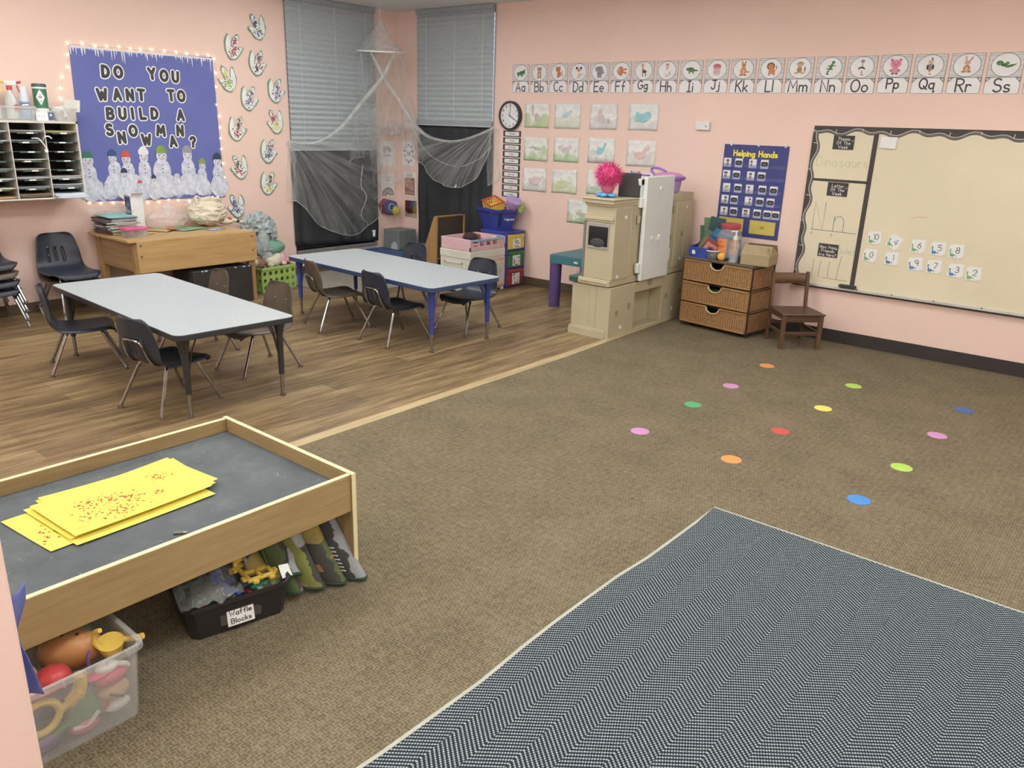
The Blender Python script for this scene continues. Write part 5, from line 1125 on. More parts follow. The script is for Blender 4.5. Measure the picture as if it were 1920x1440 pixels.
# ------------------------------------------------------------------ whiteboard
WBS = M('aged_cream_board', (222, 211, 180), .45, var=(1.6, .035)); ALU = M('brushed_aluminium', (186, 188, 186), .35, .6); BDR = M('charcoal_border_card', (66, 62, 62), .75, var=(60, .08)); CHALK = M('chalk_white_line', (222, 220, 216), .85)
wx0, wx1, wz0, wz1 = 4.812, 7.26, .452, 1.682
t = thing('whiteboard', 'large cream board with scalloped charcoal border at its top and left', 'whiteboard', (wx0, -.003, wz0), WB)
BW, BH = wx1 - wx0, wz1 - wz0
mb = MB(); mb.b2((0, 0, .001), (BW, BH, .012), WBS); mb.build('board_surface', t)
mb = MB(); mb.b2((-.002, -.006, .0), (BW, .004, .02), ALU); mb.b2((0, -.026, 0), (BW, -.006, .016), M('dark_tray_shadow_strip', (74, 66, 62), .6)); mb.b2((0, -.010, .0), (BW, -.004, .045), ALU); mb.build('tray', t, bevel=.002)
mb = MB()
for x in (.52, .78, 1.08, 1.4): mb.disc(x, .004, .006, .006, .0206, SCREW)
mb.build('tray_screws', t)
def scallop(s, a, b): return a + b * abs(math.sin(PI * s / .40)) ** .8 * (1 if int(s / .2) % 1 == 0 else 1)
def edge(s):           # depth of the scalloped edge: points inward every .4, notches between
    q = (s % .40) / .40; return .040 + .030 * (1 - abs(2 * q - 1)) ** 1.0 + .012 * math.sin(4 * PI * q)
N_ = 150
mb = MB(); top = [(BW * i / N_, BH - edge(BW * i / N_ + .03)) for i in range(N_ + 1)]
mb.add([(p[0], BH, .0125) for p in top] + [(p[0], p[1], .0125) for p in top], [(i, N_ + 1 + i, N_ + 2 + i, i + 1) for i in range(N_)], BDR)
mb.ribbon([(p[0], p[1] + .020) for p in top], .004, .0129, CHALK); mb.ribbon([(p[0], p[1] + .009) for p in top], .006, .0128, M('chalk_grey_smear', (128, 124, 122), .85))
for k in range(14):
    x = .17 + k * .40 - .0
    if x < BW: y = BH - edge(x + .03) + .02; mb.ribbon([(x, y), (x + .004, y + .026)], .004, .0129, CHALK)
    x = x + .2
    if x < BW: y = BH - edge(x + .03) + .02; mb.ribbon([(x, y - .012), (x, y + .004)], .004, .0129, CHALK)
mb.build('top_border', t, solid=.0006)
mb = MB(); lf = [(edge(s + .12) * .9 - .004, BH - .05 - s) for s in [(BH - .05) * i / 90 for i in range(91)]]
mb.add([(-.004, p[1], .0127) for p in lf] + [(p[0], p[1], .0127) for p in lf], [(i, i + 1, 92 + i, 91 + i) for i in range(90)], BDR)
mb.ribbon([(p[0] - .018, p[1]) for p in lf], .004, .0131, CHALK); mb.ribbon([(p[0] - .008, p[1]) for p in lf], .005, .0130, M('chalk_grey_smear', (128, 124, 122), .85))
for k in range(7):
    s = .08 + k * .20; y = BH - .05 - s
    if y > 0: x = edge(s + .12) * .9 - .022; mb.ribbon([(x, y), (x - .03, y + .003)], .004, .0131, CHALK)
mb.build('left_border', t, solid=.0006)
mb = MB(); mb.b2((.456, .03, .0125), (.492, BH - .05, .0135), BDR); mb.build('vertical_divider', t)
mb = MB(); mb.b2((.045, .815, .0125), (.47, .835, .0135), BDR); mb.build('horizontal_divider', t)
GRN = M('faded_green_marker', (176, 196, 150), .7); BLU = M('teal_blue_marker', (70, 128, 146), .7); GRY = M('grey_marker', (136, 136, 118), .7)
X = lambda x: x - wx0
Zz = lambda z: z - wz0
mb = MB(); text(mb, 'Dinosaurs', X(5.062), Zz(1.385), .070, .0045, .0126, GRN, gap=.24, sx=1.0); mb.build('faded_writing', t)
mb = MB(); text(mb, 'N', X(4.948), Zz(.893), .215, .0045, .0126, BLU, sx=.62); text(mb, 'n', X(5.110), Zz(.892), .215, .0045, .0126, BLU, sx=.82); mb.ribbon([(X(4.896), Zz(.889)), (X(5.08), Zz(.888)), (X(5.25), Zz(.886))], .0045, .0126, BLU)
for x in (4.908, 5.064): mb.ribbon([(X(x), Zz(.845)), (X(x), Zz(.87)), (X(x - .01), Zz(.857))], .003, .0126, GRY); mb.ribbon([(X(x), Zz(.87)), (X(x + .01), Zz(.857))], .003, .0126, GRY)
mb.build('letter_writing', t)
mb = MB()
for a, b_ in (((4.960, .659), (4.960, .515)), ((5.018, .649), (5.012, .518)), ((5.087, .649), (5.085, .524)), ((5.175, .703), (5.155, .508)), ((5.047, .514), (5.239, .511))): mb.ribbon([(X(a[0]), Zz(a[1])), (X((a[0] + b_[0]) / 2 - .004), Zz((a[1] + b_[1]) / 2)), (X(b_[0]), Zz(b_[1]))], .004, .0126, GRY)
mb.build('tally_marks', t)
mb = MB(); text(mb, 'Violett', X(5.205), Zz(.722), .05, .0032, .0126, M('faded_teal_marker', (138, 176, 172), .7)); mb.build('small_writing', t)
mb = MB()
mb = MB(); mb.ribbon([(X(5.63), Zz(1.040)), (X(5.67), Zz(1.056)), (X(5.74), Zz(1.058))], .004, .0124, M('orange_streak', (216, 160, 110), .8)); mb.build('streak', t)
for lab, x, z, l in (('dark card lettered Theme Of The Week', 5.053, 1.563, ('Theme', 'Of The', 'Week')), ('dark card lettered Letter Of The Week', 5.061, 1.212, ('Letter', 'Of The', 'Week')), ('dark card lettered How Many Friends Are Here', 5.060, .735, ('How Many', 'Friends', 'Are Here?'))):
    t = thing('heading_card', lab, 'heading card', onB(x, z, .0168), WB, 'dark heading cards on the board')
    mb = MB(); mb.rect(0, 0, .158, .104, .0012, CHAR); mb.prism([(-.079, -.052), (.079, -.052), (.079, .052), (-.079, .052)], 0, .001, CHAR); mb.build('card', t)
    mb = MB()
    for i, s in enumerate(l): text(mb, s, 0, .016 - i * .030, .0225 if len(s) < 8 else .0205, .0034, .0018, CHALK, gap=.3)
    mb.ribbon([(.058, .012), (.076, .016)], .003, .0018, CHALK); mb.build('lettering', t)
NUM = [('10', 5.392, .870, 0, 'g'), ('4', 5.539, .854, -.5, 'g'), ('6', 5.708, .842, -.06, 'g'), ('5', 5.847, .840, -.06, 'b'), ('8', 5.969, .835, -.03, 'g'), ('0', 5.379, .733, -.12, 'g'), ('1', 5.541, .728, .02, 'b'), ('9', 5.712, .710, .06, 'b'), ('7', 5.842, .706, -.05, 'b'), ('3', 5.990, .697, -.04, 'b'), ('2', 6.108, .690, -.02, 'g')]
DG = M('dino_green', (104, 170, 110), .7); DB = M('dino_blue', (66, 124, 180), .7); BULL = M('number_ink', (56, 54, 60), .7)
for n, x, z, r, c in NUM:
    for extra in (True, False):
        ob = thing('number_card', ('white number card %s with a small %s dinosaur' % (n, 'green' if c == 'g' else 'blue')) if not extra else 'white card peeking out behind number card %s' % n, 'number card', onB(x + (.010 if extra else 0), z + (.006 if extra else 0), .0168 if extra else .0184), WB, 'dinosaur number cards on the board')
        rr = r + (.09 if extra else 0); ob.rotation_euler = (Euler(WB).to_matrix() @ Matrix.Rotation(rr, 3, 'Z')).to_euler()
        mb = MB(); mb.prism(rrect(.088, .092, .003), 0, .001, PAPER); mb.build('card', ob)
        if not extra:
            mb = MB(); dm = DG if c == 'g' else DB
            mb.disc(-.018, -.026, .018, .010, .0014, dm); mb.ribbon([(-.034, .010), (-.037, .004), (-.030, -.010), (-.028, -.022)], .007, .0014, dm); mb.disc(-.033, .011, .006, .004, .0014, dm); mb.ribbon([(-.004, -.028), (.006, -.024), (.012, -.034)], .005, .0014, dm)
            for q in (-.026, -.012): mb.rect(q, -.037, .005, .010, .0014, dm)
            mb.build('dinosaur_print', ob)
            mb = MB(); text(mb, n, .014, -.010, .042, .0045, .0015, BULL, gap=.16); mb.build('numeral', ob)
t = thing('paper_pad', 'small white folded pad stuck at the top of the cream board', 'pad', onB(5.381, 1.574, .0168), WB); mb = MB(); mb.prism([(-.058, -.040), (.056, -.044), (.060, .040), (-.056, .042)], 0, .012, PAPER); mb.build('pad', t, bevel=.003); mb = MB(); mb.rect(.010, 0, .0015, .078, .0124, M('pad_fold', (190, 196, 200), .8)); mb.build('fold', t)
t = thing('board_eraser', 'black felt eraser on the tray at the board\'s bottom left', 'eraser', (5.258, -.030, .462), 0); mb = MB(); mb.b2((-.067, -.015, 0), (.067, .014, .012), BLACKP); mb.build('felt', t, bevel=.003); mb = MB(); mb.b2((-.065, -.014, .012), (.065, .013, .024), M('eraser_back', (52, 50, 50), .5)); mb.build('back', t, bevel=.003)
# ------------------------------------------------------------------ cubby organiser and things on it
SG = M('organiser_grey', (206, 204, 196), .5); SDK = M('organiser_black_inside', (50, 50, 50), .7); SGR = M('green_label_rail', (58, 92, 74), .5); SSH = M('organiser_shelf', (74, 74, 72), .6)
sx0, sx1, sy1, sz0, sz1 = .02, .32, -3.69, .945, 1.53
ncol, nrow, cw = 4, 8, .248; sy0 = sy1 - ncol * cw; rh = (sz1 - sz0 - .03) / nrow
t = thing('literature_organizer', 'wall-hung grey cubby organiser with dark slots full of papers', 'organiser', (0, 0, 0))
mb = MB(); mb.b2((sx0, sy0, sz1 - .016), (sx1, sy1, sz1), SG); mb.b2((sx0, sy0, sz0), (sx1, sy1, sz0 + .012), SG)
for y in (sy0, sy1 - .012): mb.b2((sx0, y, sz0), (sx1, y + .012, sz1), SG)
mb.b2((sx0, sy0, sz0), (sx0 + .004, sy1, sz1), SDK); mb.build('frame', t)
for c in range(1, ncol):
    mb = MB(); y = sy0 + c * cw; mb.b2((sx0, y - .003, sz0 + .01), (sx1 - .002, y + .003, sz1 - .01), SG); mb.build('divider', t)
for c in range(ncol):
    for r in range(nrow):
        ya = sy0 + c * cw + .004; yb = ya + cw - .008; z = sz0 + .014 + r * rh
        mb = MB(); mb.b2((sx0, ya, z - .003), (sx1 - .006, yb, z), SSH); sh = mb.build('shelf', t)
        if r and c:
            mb = MB(); mb.b2((sx1 - .006, ya + .05, z - .010), (sx1 - .002, yb - .05, z + .002), SGR); lr = mb.build('label_rail', sh)
            mb = MB(); q = (ya + yb) / 2 + random.uniform(-.03, .03); mb.b2((sx1 - .0025, q - .024, z - .009), (sx1 - .0012, q + .024, z + .001), PAPER); mb.build('label', lr)
PG = {'white': (224, 226, 226), 'cream': (214, 200, 160), 'yellow': (206, 190, 92), 'bright yellow': (232, 214, 60), 'blue grey': (132, 144, 168), 'lilac': (186, 180, 190), 'brown': (150, 128, 98), 'orange': (216, 150, 60), 'pale blue': (186, 200, 222), 'grey': (150, 156, 160)}
CN = ['far left', 'left', 'middle', 'right']; RN = ['bottom', 'second from bottom', 'third from bottom', 'fourth from bottom', 'fourth from top', 'third from top', 'second from top', 'top']
for c, r, col, n in ((3, 7, 'yellow', 3), (3, 2, 'white', 4), (3, 1, 'blue grey', 5), (3, 0, 'pale blue', 6), (2, 7, 'white', 3), (2, 6, 'blue grey', 3), (2, 4, 'cream', 2), (2, 3, 'brown', 2), (2, 2, 'lilac', 4), (2, 1, 'grey', 3), (2, 0, 'brown', 6), (1, 7, 'pale blue', 2), (1, 6, 'lilac', 2), (1, 3, 'grey', 3), (1, 2, 'white', 2), (1, 1, 'bright yellow', 2), (1, 0, 'orange', 3)):
    ya = sy0 + c * cw + .008; yb = ya + cw - .016; z = sz0 + .0145 + r * rh; random.seed(c * 10 + r); out = .10 if (c, r) == (3, 0) else 0
    mb = MB(); mt = M('sheet_' + col.replace(' ', '_'), PG[col], .85)
    for k in range(n):
        x1 = sx1 - random.uniform(.004, .03) + out * (1 - k * .12); zz = z + k * .005; bow = random.uniform(0, .004); m2 = mt if k % 3 != 1 else PAPER
        mb.grid(lambda u, v, x1=x1, zz=zz, bow=bow: (sx0 + .02 + (x1 - sx0 - .02) * v, ya + (yb - ya) * u, zz + .002 + bow * (2 * u - 1) ** 2 * v - (out * .25 * max(0, v - .7))), 8, 5, m2)
    o = mb.build('paper_stack', solid=.0022); tag(o, '%s papers in the %s slot of the %s organiser column' % (col, RN[r], CN[c]), 'papers', 'papers in the organiser slots')
mb = MB(); mb.tube(spline([(.30, -3.95, 1.395), (.335, -3.945, 1.415), (.345, -3.925, 1.418), (.345, -3.905, 1.402)], 5), .005, PAPER, 6); o = mb.build('paper_strap', ); tag(o, 'white paper strip curling out of the right column of the organiser', 'strip')
mb = MB(); mb.tube(spline([(.30, -4.03, 1.40), (.335, -4.0, 1.402), (.345, -3.975, 1.37), (.342, -3.955, 1.335), (.340, -3.953, 1.32)], 5), .0045, PAPER, 6); mb.b2((.335, -3.965, 1.300), (.346, -3.943, 1.322), PAPER); o = mb.build('white_lanyard'); tag(o, 'white lanyard with a tag dangling from the middle organiser column', 'lanyard')
BINP = sheer('frosted_bin_plastic', (214, 216, 214), .26, .3, True)
def tub(name, label, cat, loc, rz, w, d, h, mat, flare=.012, rim=.008, grp=None, wall=.003):
    t = thing(name, label, cat, loc, rz, grp)
    a = rrect(w - 2 * flare, d - 2 * flare, .02); b_ = rrect(w, d, .025); n = len(a)
    mb = MB(); mb.add([(p[0], p[1], 0) for p in a] + [(p[0], p[1], h) for p in b_], [tuple(range(n))[::-1]] + [(i, (i + 1) % n, n + (i + 1) % n, n + i) for i in range(n)], mat); mb.build('tub', t, solid=wall)
    c = rrect(w + 2 * rim, d + 2 * rim, .03)
    mb = MB(); mb.add([(p[0], p[1], h) for p in b_] + [(p[0], p[1], h + .002) for p in c] + [(p[0], p[1], h - .012) for p in c], [(i, (i + 1) % n, n + (i + 1) % n, n + i) for i in range(n)] + [(n + i, n + (i + 1) % n, 2 * n + (i + 1) % n, 2 * n + i) for i in range(n)], mat); mb.build('rim', t, solid=.0025)
    return t
zz = sz1 + .001
tub('clear_bin', 'clear plastic bin holding spray bottles, left on top of the organiser', 'bin', (.16, -4.14, zz), PI / 2, .36, .25, .10, BINP)
def spray(label, loc, rz, head, lab):
    t = thing('spray_bottle', label, 'spray bottle', loc, rz, 'spray bottles in the clear bin')
    mb = MB(); mb.lathe([(0, 0), (.040, .002), (.042, .01), (.042, .12), (.034, .16), (.017, .20), (.015, .215)], sheer('milky_bottle', (214, 218, 216), .75, .3, True), n=24); mb.build('bottle_body', t)
    hm = M('trigger_' + head, {'red': (196, 58, 62), 'yellow': (224, 196, 70)}[head], .4)
    mb = MB(); mb.cyl((0, 0, .21), (0, 0, .24), .020, .018, hm, 16); mb.build('collar', t)
    mb = MB(); mb.b2((-.022, -.014, .24), (.055, .014, .275), WHITE); mb.b2((-.055, -.012, .255), (-.02, .012, .275), WHITE); mb.build('spray_head', t, bevel=.005)
    mb = MB(); mb.tube([(.055, 0, .262), (.085, 0, .268)], .009, hm, 8); mb.tube(spline([(.045, 0, .255), (.056, 0, .235), (.062, 0, .21), (.072, 0, .195)], 4), .006, hm, 8); mb.build('trigger', t)
    if lab: mb = MB(); mb.grid(lambda u, v: (.0428 * math.cos(-.9 + 1.9 * u), .0428 * math.sin(-.9 + 1.9 * u), .055 + .05 * v), 12, 1, M('pink_red_label', (206, 64, 92), .6)); mb.build('label_band', t)
    return t
spray('spray bottle with a red trigger and red label in the clear bin', (.16, -4.085, zz + .006), .9, 'red', True)
spray('spray bottle with a yellow trigger, farthest left in the clear bin', (.14, -4.20, zz + .006), 1.0, 'yellow', False)
t = thing('aerosol_can', 'blue and white aerosol can beside the red-trigger spray bottle', 'can', (.19, -4.005, zz + .006))
CANB = M('aerosol_blue', (112, 168, 214), .35)
mb = MB(); mb.lathe([(.033, 0), (.034, .004), (.034, .16)], CANB, n=28); mb.build('can_body', t)
mb = MB(); mb.lathe([(.034, .13), (.0345, .13), (.0345, .165), (.032, .172), (.029, .235), (.024, .24), (0, .24)], M('aerosol_cap', (206, 210, 222), .4), n=28); mb.build('cap', t)
mb = MB(); mb.grid(lambda u, v: (.0348 * math.cos(-1.1 + 2 * u), .0348 * math.sin(-1.1 + 2 * u), .09 + .03 * v), 10, 1, M('aerosol_purple', (84, 92, 170), .5)); mb.grid(lambda u, v: (.0350 * math.cos(-.9 + 1.5 * u), .0350 * math.sin(-.9 + 1.5 * u), .098 + .012 * v + .004 * u), 10, 1, PAPER); mb.grid(lambda u, v: (.0348 * math.cos(-1.1 + 2 * u), .0348 * math.sin(-1.1 + 2 * u), .07 + .006 * v), 10, 1, M('aerosol_red', (170, 66, 84), .5)); mb.build('label_band', t)
t = thing('wipes_box', 'flat white and blue box under the green wipes canister', 'box', (.17, -3.885, zz))
mb = MB(); mb.b2((-.06, -.065, 0), (.06, .065, .068), PAPER); mb.build('box_body', t); mb = MB(); mb.b2((.06, .022, .004), (.0612, .062, .064), M('box_navy', (78, 98, 136), .6)); mb.b2((.0612, .034, .034), (.0616, .05, .052), PAPER); mb.b2((.06, -.055, .030), (.0608, .0, .034), M('box_print', (176, 188, 206), .6)); mb.build('printed_front', t)
t = thing('wipes_canister', 'green wipes canister with dark lid and white diamond label', 'canister', (.17, -3.878, zz + .069))
mb = MB(); mb.lathe([(.047, .0), (.049, .008), (.049, .022)], PAPER, n=30); mb.lathe([(.049, .022), (.049, .165)], M('canister_green', (46, 120, 84), .4), n=30); mb.lathe([(.049, .165), (.049, .178)], PAPER, n=30); mb.build('can_body', t)
mb = MB(); mb.lathe([(.051, .178), (.051, .196), (.046, .202), (0, .203)], M('canister_lid', (44, 78, 76), .4), n=30); mb.build('lid', t)
mb = MB()
def diam(u, v): a = -.35 + (u - .5) * 1.25 * (1 - abs(2 * v - 1)); return (.0498 * math.cos(a), .0498 * math.sin(a), .045 + .115 * v)
mb.grid(diam, 8, 12, PAPER); mb.build('diamond_label', t)
mb = MB()
for a, z, l in ((-.36, .118, .012), (-.36, .105, .03), (-.36, .095, .024), (-.3, .07, .012)): mb.grid(lambda u, v, a=a, z=z, l=l: (.0504 * math.cos(a + (u - .5) * l / .05), .0504 * math.sin(a + (u - .5) * l / .05), z + .006 * v), 4, 1, M('label_print_grey', (110, 124, 140), .6))
mb.build('label_print', t)
tub('clear_bin', 'clear bin of white cups and napkins, right end of the organiser top', 'bin', (.165, -3.745, zz), PI / 2, .17, .22, .095, BINP)
for k, (x, y, z, a, b_) in enumerate(((.15, -3.79, .05, -.5, .35), (.20, -3.765, .05, .3, .5), (.17, -3.715, .06, .35, -.3))):
    mb = MB(); mb.lathe([(.026, 0), (.038, .085), (.0395, .086)], M('paper_cup', (222, 224, 218), .7), n=24); 
    o = mb.build('paper_cup', loc=(x, y, zz + z - .035), rot=(a, b_, 0)); tag(o, ('white cup leaning left in the organiser-top bin', 'white cup leaning forward in the same bin, middle', 'white cup tipped right over the bin rim beside the board')[k], 'cup', 'cups in the clear bin')
mb = MB(); mb.add([(0, 0, 0), (.11, .02, .0), (.12, .03, .09), (.01, .0, .10)], [(0, 1, 2, 3)], M('napkin', (214, 212, 204), .9)); o = mb.build('paper_napkin', solid=.004, loc=(.13, -3.70, zz + .07), rot=(0, 0, PI / 2 - .6)); tag(o, 'folded napkin sticking out of the cup bin in front of the board', 'napkin')

# ------------------------------------------------------------------ wooden bench
BW_ = wood('blond_bench_ply', (200, 162, 98), (172, 132, 72), 1, .8, .45, .5); BWX = wood('blond_bench_ply_side', (176, 142, 92), (146, 112, 66), 0, .8, .5, .5); BWZ = wood('blond_bench_post', (190, 150, 90), (158, 118, 64), 2, .8, .5, .5)
t = thing('wooden_bench', 'blond wooden work bench with a deep front panel, below the snowman board', 'bench', (.03, -3.03, 0))
hx = .73
mb = MB(); mb.b2((0, -.57, .612), (hx - .01, .545, .632), BW_); mb.build('top', t, bevel=.002)
mb = MB(); mb.b2((hx - .03, -.505, .362), (hx, .588, .625), BW_); mb.build('front_panel', t, bevel=.003)
for y in (-.50, .56): mb = MB(); mb.b2((.03, y, .362), (hx - .03, y + .02, .612), BWX); mb.build('side_panel', t, bevel=.002)
for x in (.01, hx - .09):
    for y in (-.512, .522): mb = MB(); mb.b2((x, y, 0), (x + .055, y + .06, .60), BWZ); mb.build('leg', t, bevel=.002)
for y, z in ((-.475, .59), (-.478, .50), (.545, .585), (.55, .46)):
    mb = MB(); mb.ell((hx + .001, y, z), (.004, .010, .008), SCREW, 10, 6); mb.ell((hx + .001, y + .025, z + .012), (.002, .003, .003), SCREW, 8, 6); mb.build('bolt', t)
t = thing('black_chest', 'black painted storage box with chipped edges under the wooden bench', 'storage box', (.44, -2.78, 0))
CHIP = M('chipped_white', (206, 204, 200), .8); BP = M('black_paint', (44, 42, 42), .55, var=(6, .12))
mb = MB(); mb.b2((0, -.32, 0), (.35, .255, .318), BP); mb.build('box_body', t, bevel=.004)
mb = MB(); mb.b2((-.002, -.322, .318), (.352, .257, .328), BP); mb.build('lid', t, bevel=.003)
mb = MB(); random.seed(2)
for y, l in ((-.24, .02), (-.21, .03), (-.13, .012), (-.10, .025), (.08, .02), (.16, .03), (.22, .016)): mb.add([(.3535, y, .320), (.3535, y + l, .322), (.3535, y + l * .8, .330), (.3535, y + l * .1, .329)], [(0, 1, 2, 3)], CHIP); mb.add([(.35, y, .3288), (.35, y + l, .3288), (.33, y + l * .7, .3288)], [(0, 1, 2)], CHIP)
mb.build('paint_chips', t)
# on the bench
zb = .633
random.seed(21)
BK = [((120, 60, 54), .020, .30, .25, 'lowest dark red book'), ((66, 70, 84), .012, .29, .23, 'second lowest grey book'), ((168, 176, 110), .010, .31, .24, 'pale green folder'), ((60, 72, 108), .014, .28, .22, 'navy blue book'), ((196, 196, 190), .012, .30, .23, 'white notebook'), ((108, 92, 78), .013, .31, .24, 'brown folder'), ((170, 160, 132), .010, .28, .22, 'cream workbook'), ((86, 78, 88), .014, .30, .25, 'dark mauve book'), ((160, 150, 150), .010, .29, .22, 'grey folder'), ((96, 82, 96), .012, .31, .23, 'plum folder'), ((190, 196, 200), .010, .28, .22, 'pale grey notebook'), ((120, 200, 206), .006, .30, .24, 'turquoise folder')]
z = zb
for k, (c, th, l, w, nm) in enumerate(BK):
    o = thing('stacked_book', '%s in the stack on the bench%s' % (nm, ', on the very top' if k == len(BK) - 1 else ''), 'book', (.245 + random.uniform(-.02, .02), -3.44 + random.uniform(-.025, .025), z), random.uniform(-.14, .14), 'books and folders stacked on the bench')
    cm = M('spine_%d_%d_%d' % c, c, .5); a, b_ = l / 2, w / 2
    mb = MB(); mb.b2((-a, -b_, 0), (a, b_, .0015), cm); mb.b2((-a, -b_, th - .0015), (a, b_, th), cm); mb.b2((-a, -b_, 0), (-a + .002, b_, th), cm); mb.b2((-a, -b_, 0), (a, -b_ + .002, th), cm); mb.build('cover', o)
    mb = MB(); mb.b2((-a + .003, -b_ + .003, .0015), (a - .005, b_ - .004, th - .0015), PAPER); mb.build('pages', o); z += th + .0005
mb = MB(); mb.grid(lambda u, v: ((u - .5) * .3, (v - .5) * .34, .012 + .03 * noise.noise((u * 4, v * 4, 1)) + .02 * math.sin(u * 7)), 14, 14, sheer('clear_film', (226, 216, 212), .22, .25, True)); o = mb.build('plastic_film', loc=(.17, -3.46, z + .02)); tag(o, 'crumpled clear plastic sheet lying over the turquoise folder', 'plastic sheet')
t = thing('snack_container', 'small clear food container with a hot pink lid on the bench', 'container', (.545, -3.445, zb), PI / 2 + .03)
mb = MB(); mb.prism(rrect(.16, .11, .02), 0, .062, sheer('clear_container', (206, 196, 200), .4, .2, True), rrect(.185, .13, .02)); mb.build('tub', t)
mb = MB(); mb.prism(rrect(.196, .140, .025), .062, .078, M('hot_pink_lid', (222, 72, 142), .45)); mb.build('lid', t, bevel=.004)
mb = MB(); random.seed(4)
for i in range(16): mb.ell((random.uniform(-.06, .06), random.uniform(-.04, .04), random.uniform(.015, .038)), (.018, .016, .012), M('dark_bits_%d' % (i % 2), ((84, 80, 92), (110, 100, 112))[i % 2], .7), 8, 6)
mb.build('contents', t)
t = thing('narrow_box', 'tall narrow white box with a blue side, standing behind the books', 'box', (.14, -3.225, zb), 0)
mb = MB(); mb.b2((-.06, -.055, 0), (.05, .055, .30), M('white_card_box', (222, 222, 226), .7)); mb.build('box_body', t)
mb = MB(); mb.b2((-.05, -.0565, .02), (.049, -.055, .285), M('blue_box_side', (62, 76, 128), .6)); mb.b2((-.02, -.0572, .20), (.02, -.0565, .24), M('blue_box_print', (110, 124, 170), .6)); mb.build('printed_side', t)
mb = MB(); mb.add([(-.06, -.055, .30), (.05, -.055, .30), (.05, -.12, .315), (-.06, -.12, .315)], [(0, 1, 2, 3)], M('white_card_box', (222, 222, 226), .7)); mb.add([(.05, -.05, .30), (.05, .05, .30), (.085, .05, .325), (.085, -.05, .325)], [(0, 1, 2, 3)], M('white_card_box', (222, 222, 226), .7)); mb.build('flap', t, solid=.003)
FILM = sheer('bag_film', (228, 220, 220), .24, .25, True)
mb = MB(); mb.ell((0, 0, .07), (.13, .17, .085), FILM, 30, 18, None, lambda d: 1 + .30 * noise.noise(d * 2.6) + .10 * noise.noise(d * 7)); mb.ell((-.02, .03, .15), (.03, .05, .06), FILM, 14, 10, None, lambda d: 1 + .4 * noise.noise(d * 4)); o = mb.build('plastic_bag', loc=(.22, -2.985, zb + .012)); tag(o, 'crumpled clear plastic bag between the books and the canvas bag', 'plastic bag')
CV = M('cream_canvas', (218, 208, 186), .9, var=(8, .03), bump=(160, .25))
t = thing('canvas_bag', 'slouched cream canvas bag on the bench, under the board', 'bag', (.24, -2.61, zb), .1)
def bagf(d):
    r = 1 - abs(noise.noise(Vector((d.x * 2.2, d.y * 2.2, d.z * 4)))) * 2
    return .94 + .14 * noise.noise(d * 1.6 + Vector((3, 1, 2))) + .10 * r * r + .05 * noise.noise(d * 9) + (.05 if d.z > .3 else 0) - (.10 if d.z < -.5 else 0)
mb = MB(); mb.ell((0, 0, .12), (.15, .180, .135), CV, 80, 50, None, bagf); mb.build('bag_body', t)
mb = MB(); mb.grid(lambda u, v: ((.085 + .02 * math.sin(u * 18)) * math.cos(2 * PI * u) * (1 + .2 * v), (.105 + .015 * math.sin(u * 15)) * math.sin(2 * PI * u) * (1 + .15 * v), .20 + .045 * v + .015 * math.sin(u * 20 + 1)), 40, 4, CV); mb.build('opening', t, solid=.004)
mb = MB(); mb.tube(spline([(.06, -.13, .21), (.05, -.14, .265), (.03, -.10, .27), (.03, -.06, .225)], 6), .011, CV, 8); mb.build('handle', t); mb = MB(); mb.tube(spline([(.08, .02, .22), (.09, .05, .255), (.085, .09, .245), (.07, .11, .205)], 6), .011, CV, 8); mb.build('handle', t)
def flat(name, label, cat, x, y, z, rz, w, h, c, warp=.004, grp=None):
    mb = MB(); mb.grid(lambda u, v: ((u - .5) * w, (v - .5) * h, warp * (math.sin(u * 5 + x * 9) * math.sin(v * 4) + 1)), 8, 8, M('loose_%d_%d_%d' % c, c, .8)); o = mb.build(name, loc=(x, y, z), rot=(0, 0, rz), solid=.0008); tag(o, label, cat, grp); return o
g = 'loose papers on the bench'
flat('paper_sheet', 'brown paper sheet on the bench right of the pink-lidded container', 'paper', .30, -3.10, zb + .001, .5, .24, .17, (196, 172, 122), .005, g)
flat('paper_sheet', 'orange paper corner by the plastic bag', 'paper', .36, -3.02, zb + .012, .2, .10, .09, (222, 116, 64), .006, g)
flat('paper_sheet', 'green paper sheet in front of the canvas bag', 'paper', .35, -2.86, zb + .002, .25, .22, .30, (118, 164, 128), .003, g)
flat('paper_sheet', 'small yellow scrap on the front of the bench beside the container', 'paper', .44, -3.24, zb + .001, .8, .05, .06, (214, 176, 70), .003, g)
flat('paper_sheet', 'pale blue paper cut-out lying on the right of the bench', 'paper', .50, -2.685, zb + .001, .3, .09, .17, (142, 170, 212), .002, g)
# stuffed toy at the bench end
t = thing('stuffed_toy', 'patterned white, red and black stuffed toy at the bench right end', 'stuffed toy', (.30, -2.39, .655), 0)
mb = MB(); mb.ell((-.02, -.05, .012), (.05, .07, .032), M('toy_cream_plush', (214, 204, 186), .95), 16, 10, None, lambda d: 1 + .15 * noise.noise(d * 3)); mb.build('body', t)
for x, y, z, r, c in ((0, -.03, .035, .022, (196, 84, 62)), (.01, .015, .018, .026, (214, 204, 186)), (.02, .045, .010, .018, (48, 46, 48)), (.03, .075, .002, .022, (206, 198, 184)), (0, -.09, .02, .016, (150, 120, 96))):
    mb = MB(); mb.ell((x, y, z), (r, r * 1.1, r * .8), M('toy_patch_%d' % c[0], c, .95), 12, 8); mb.build('patch', t)

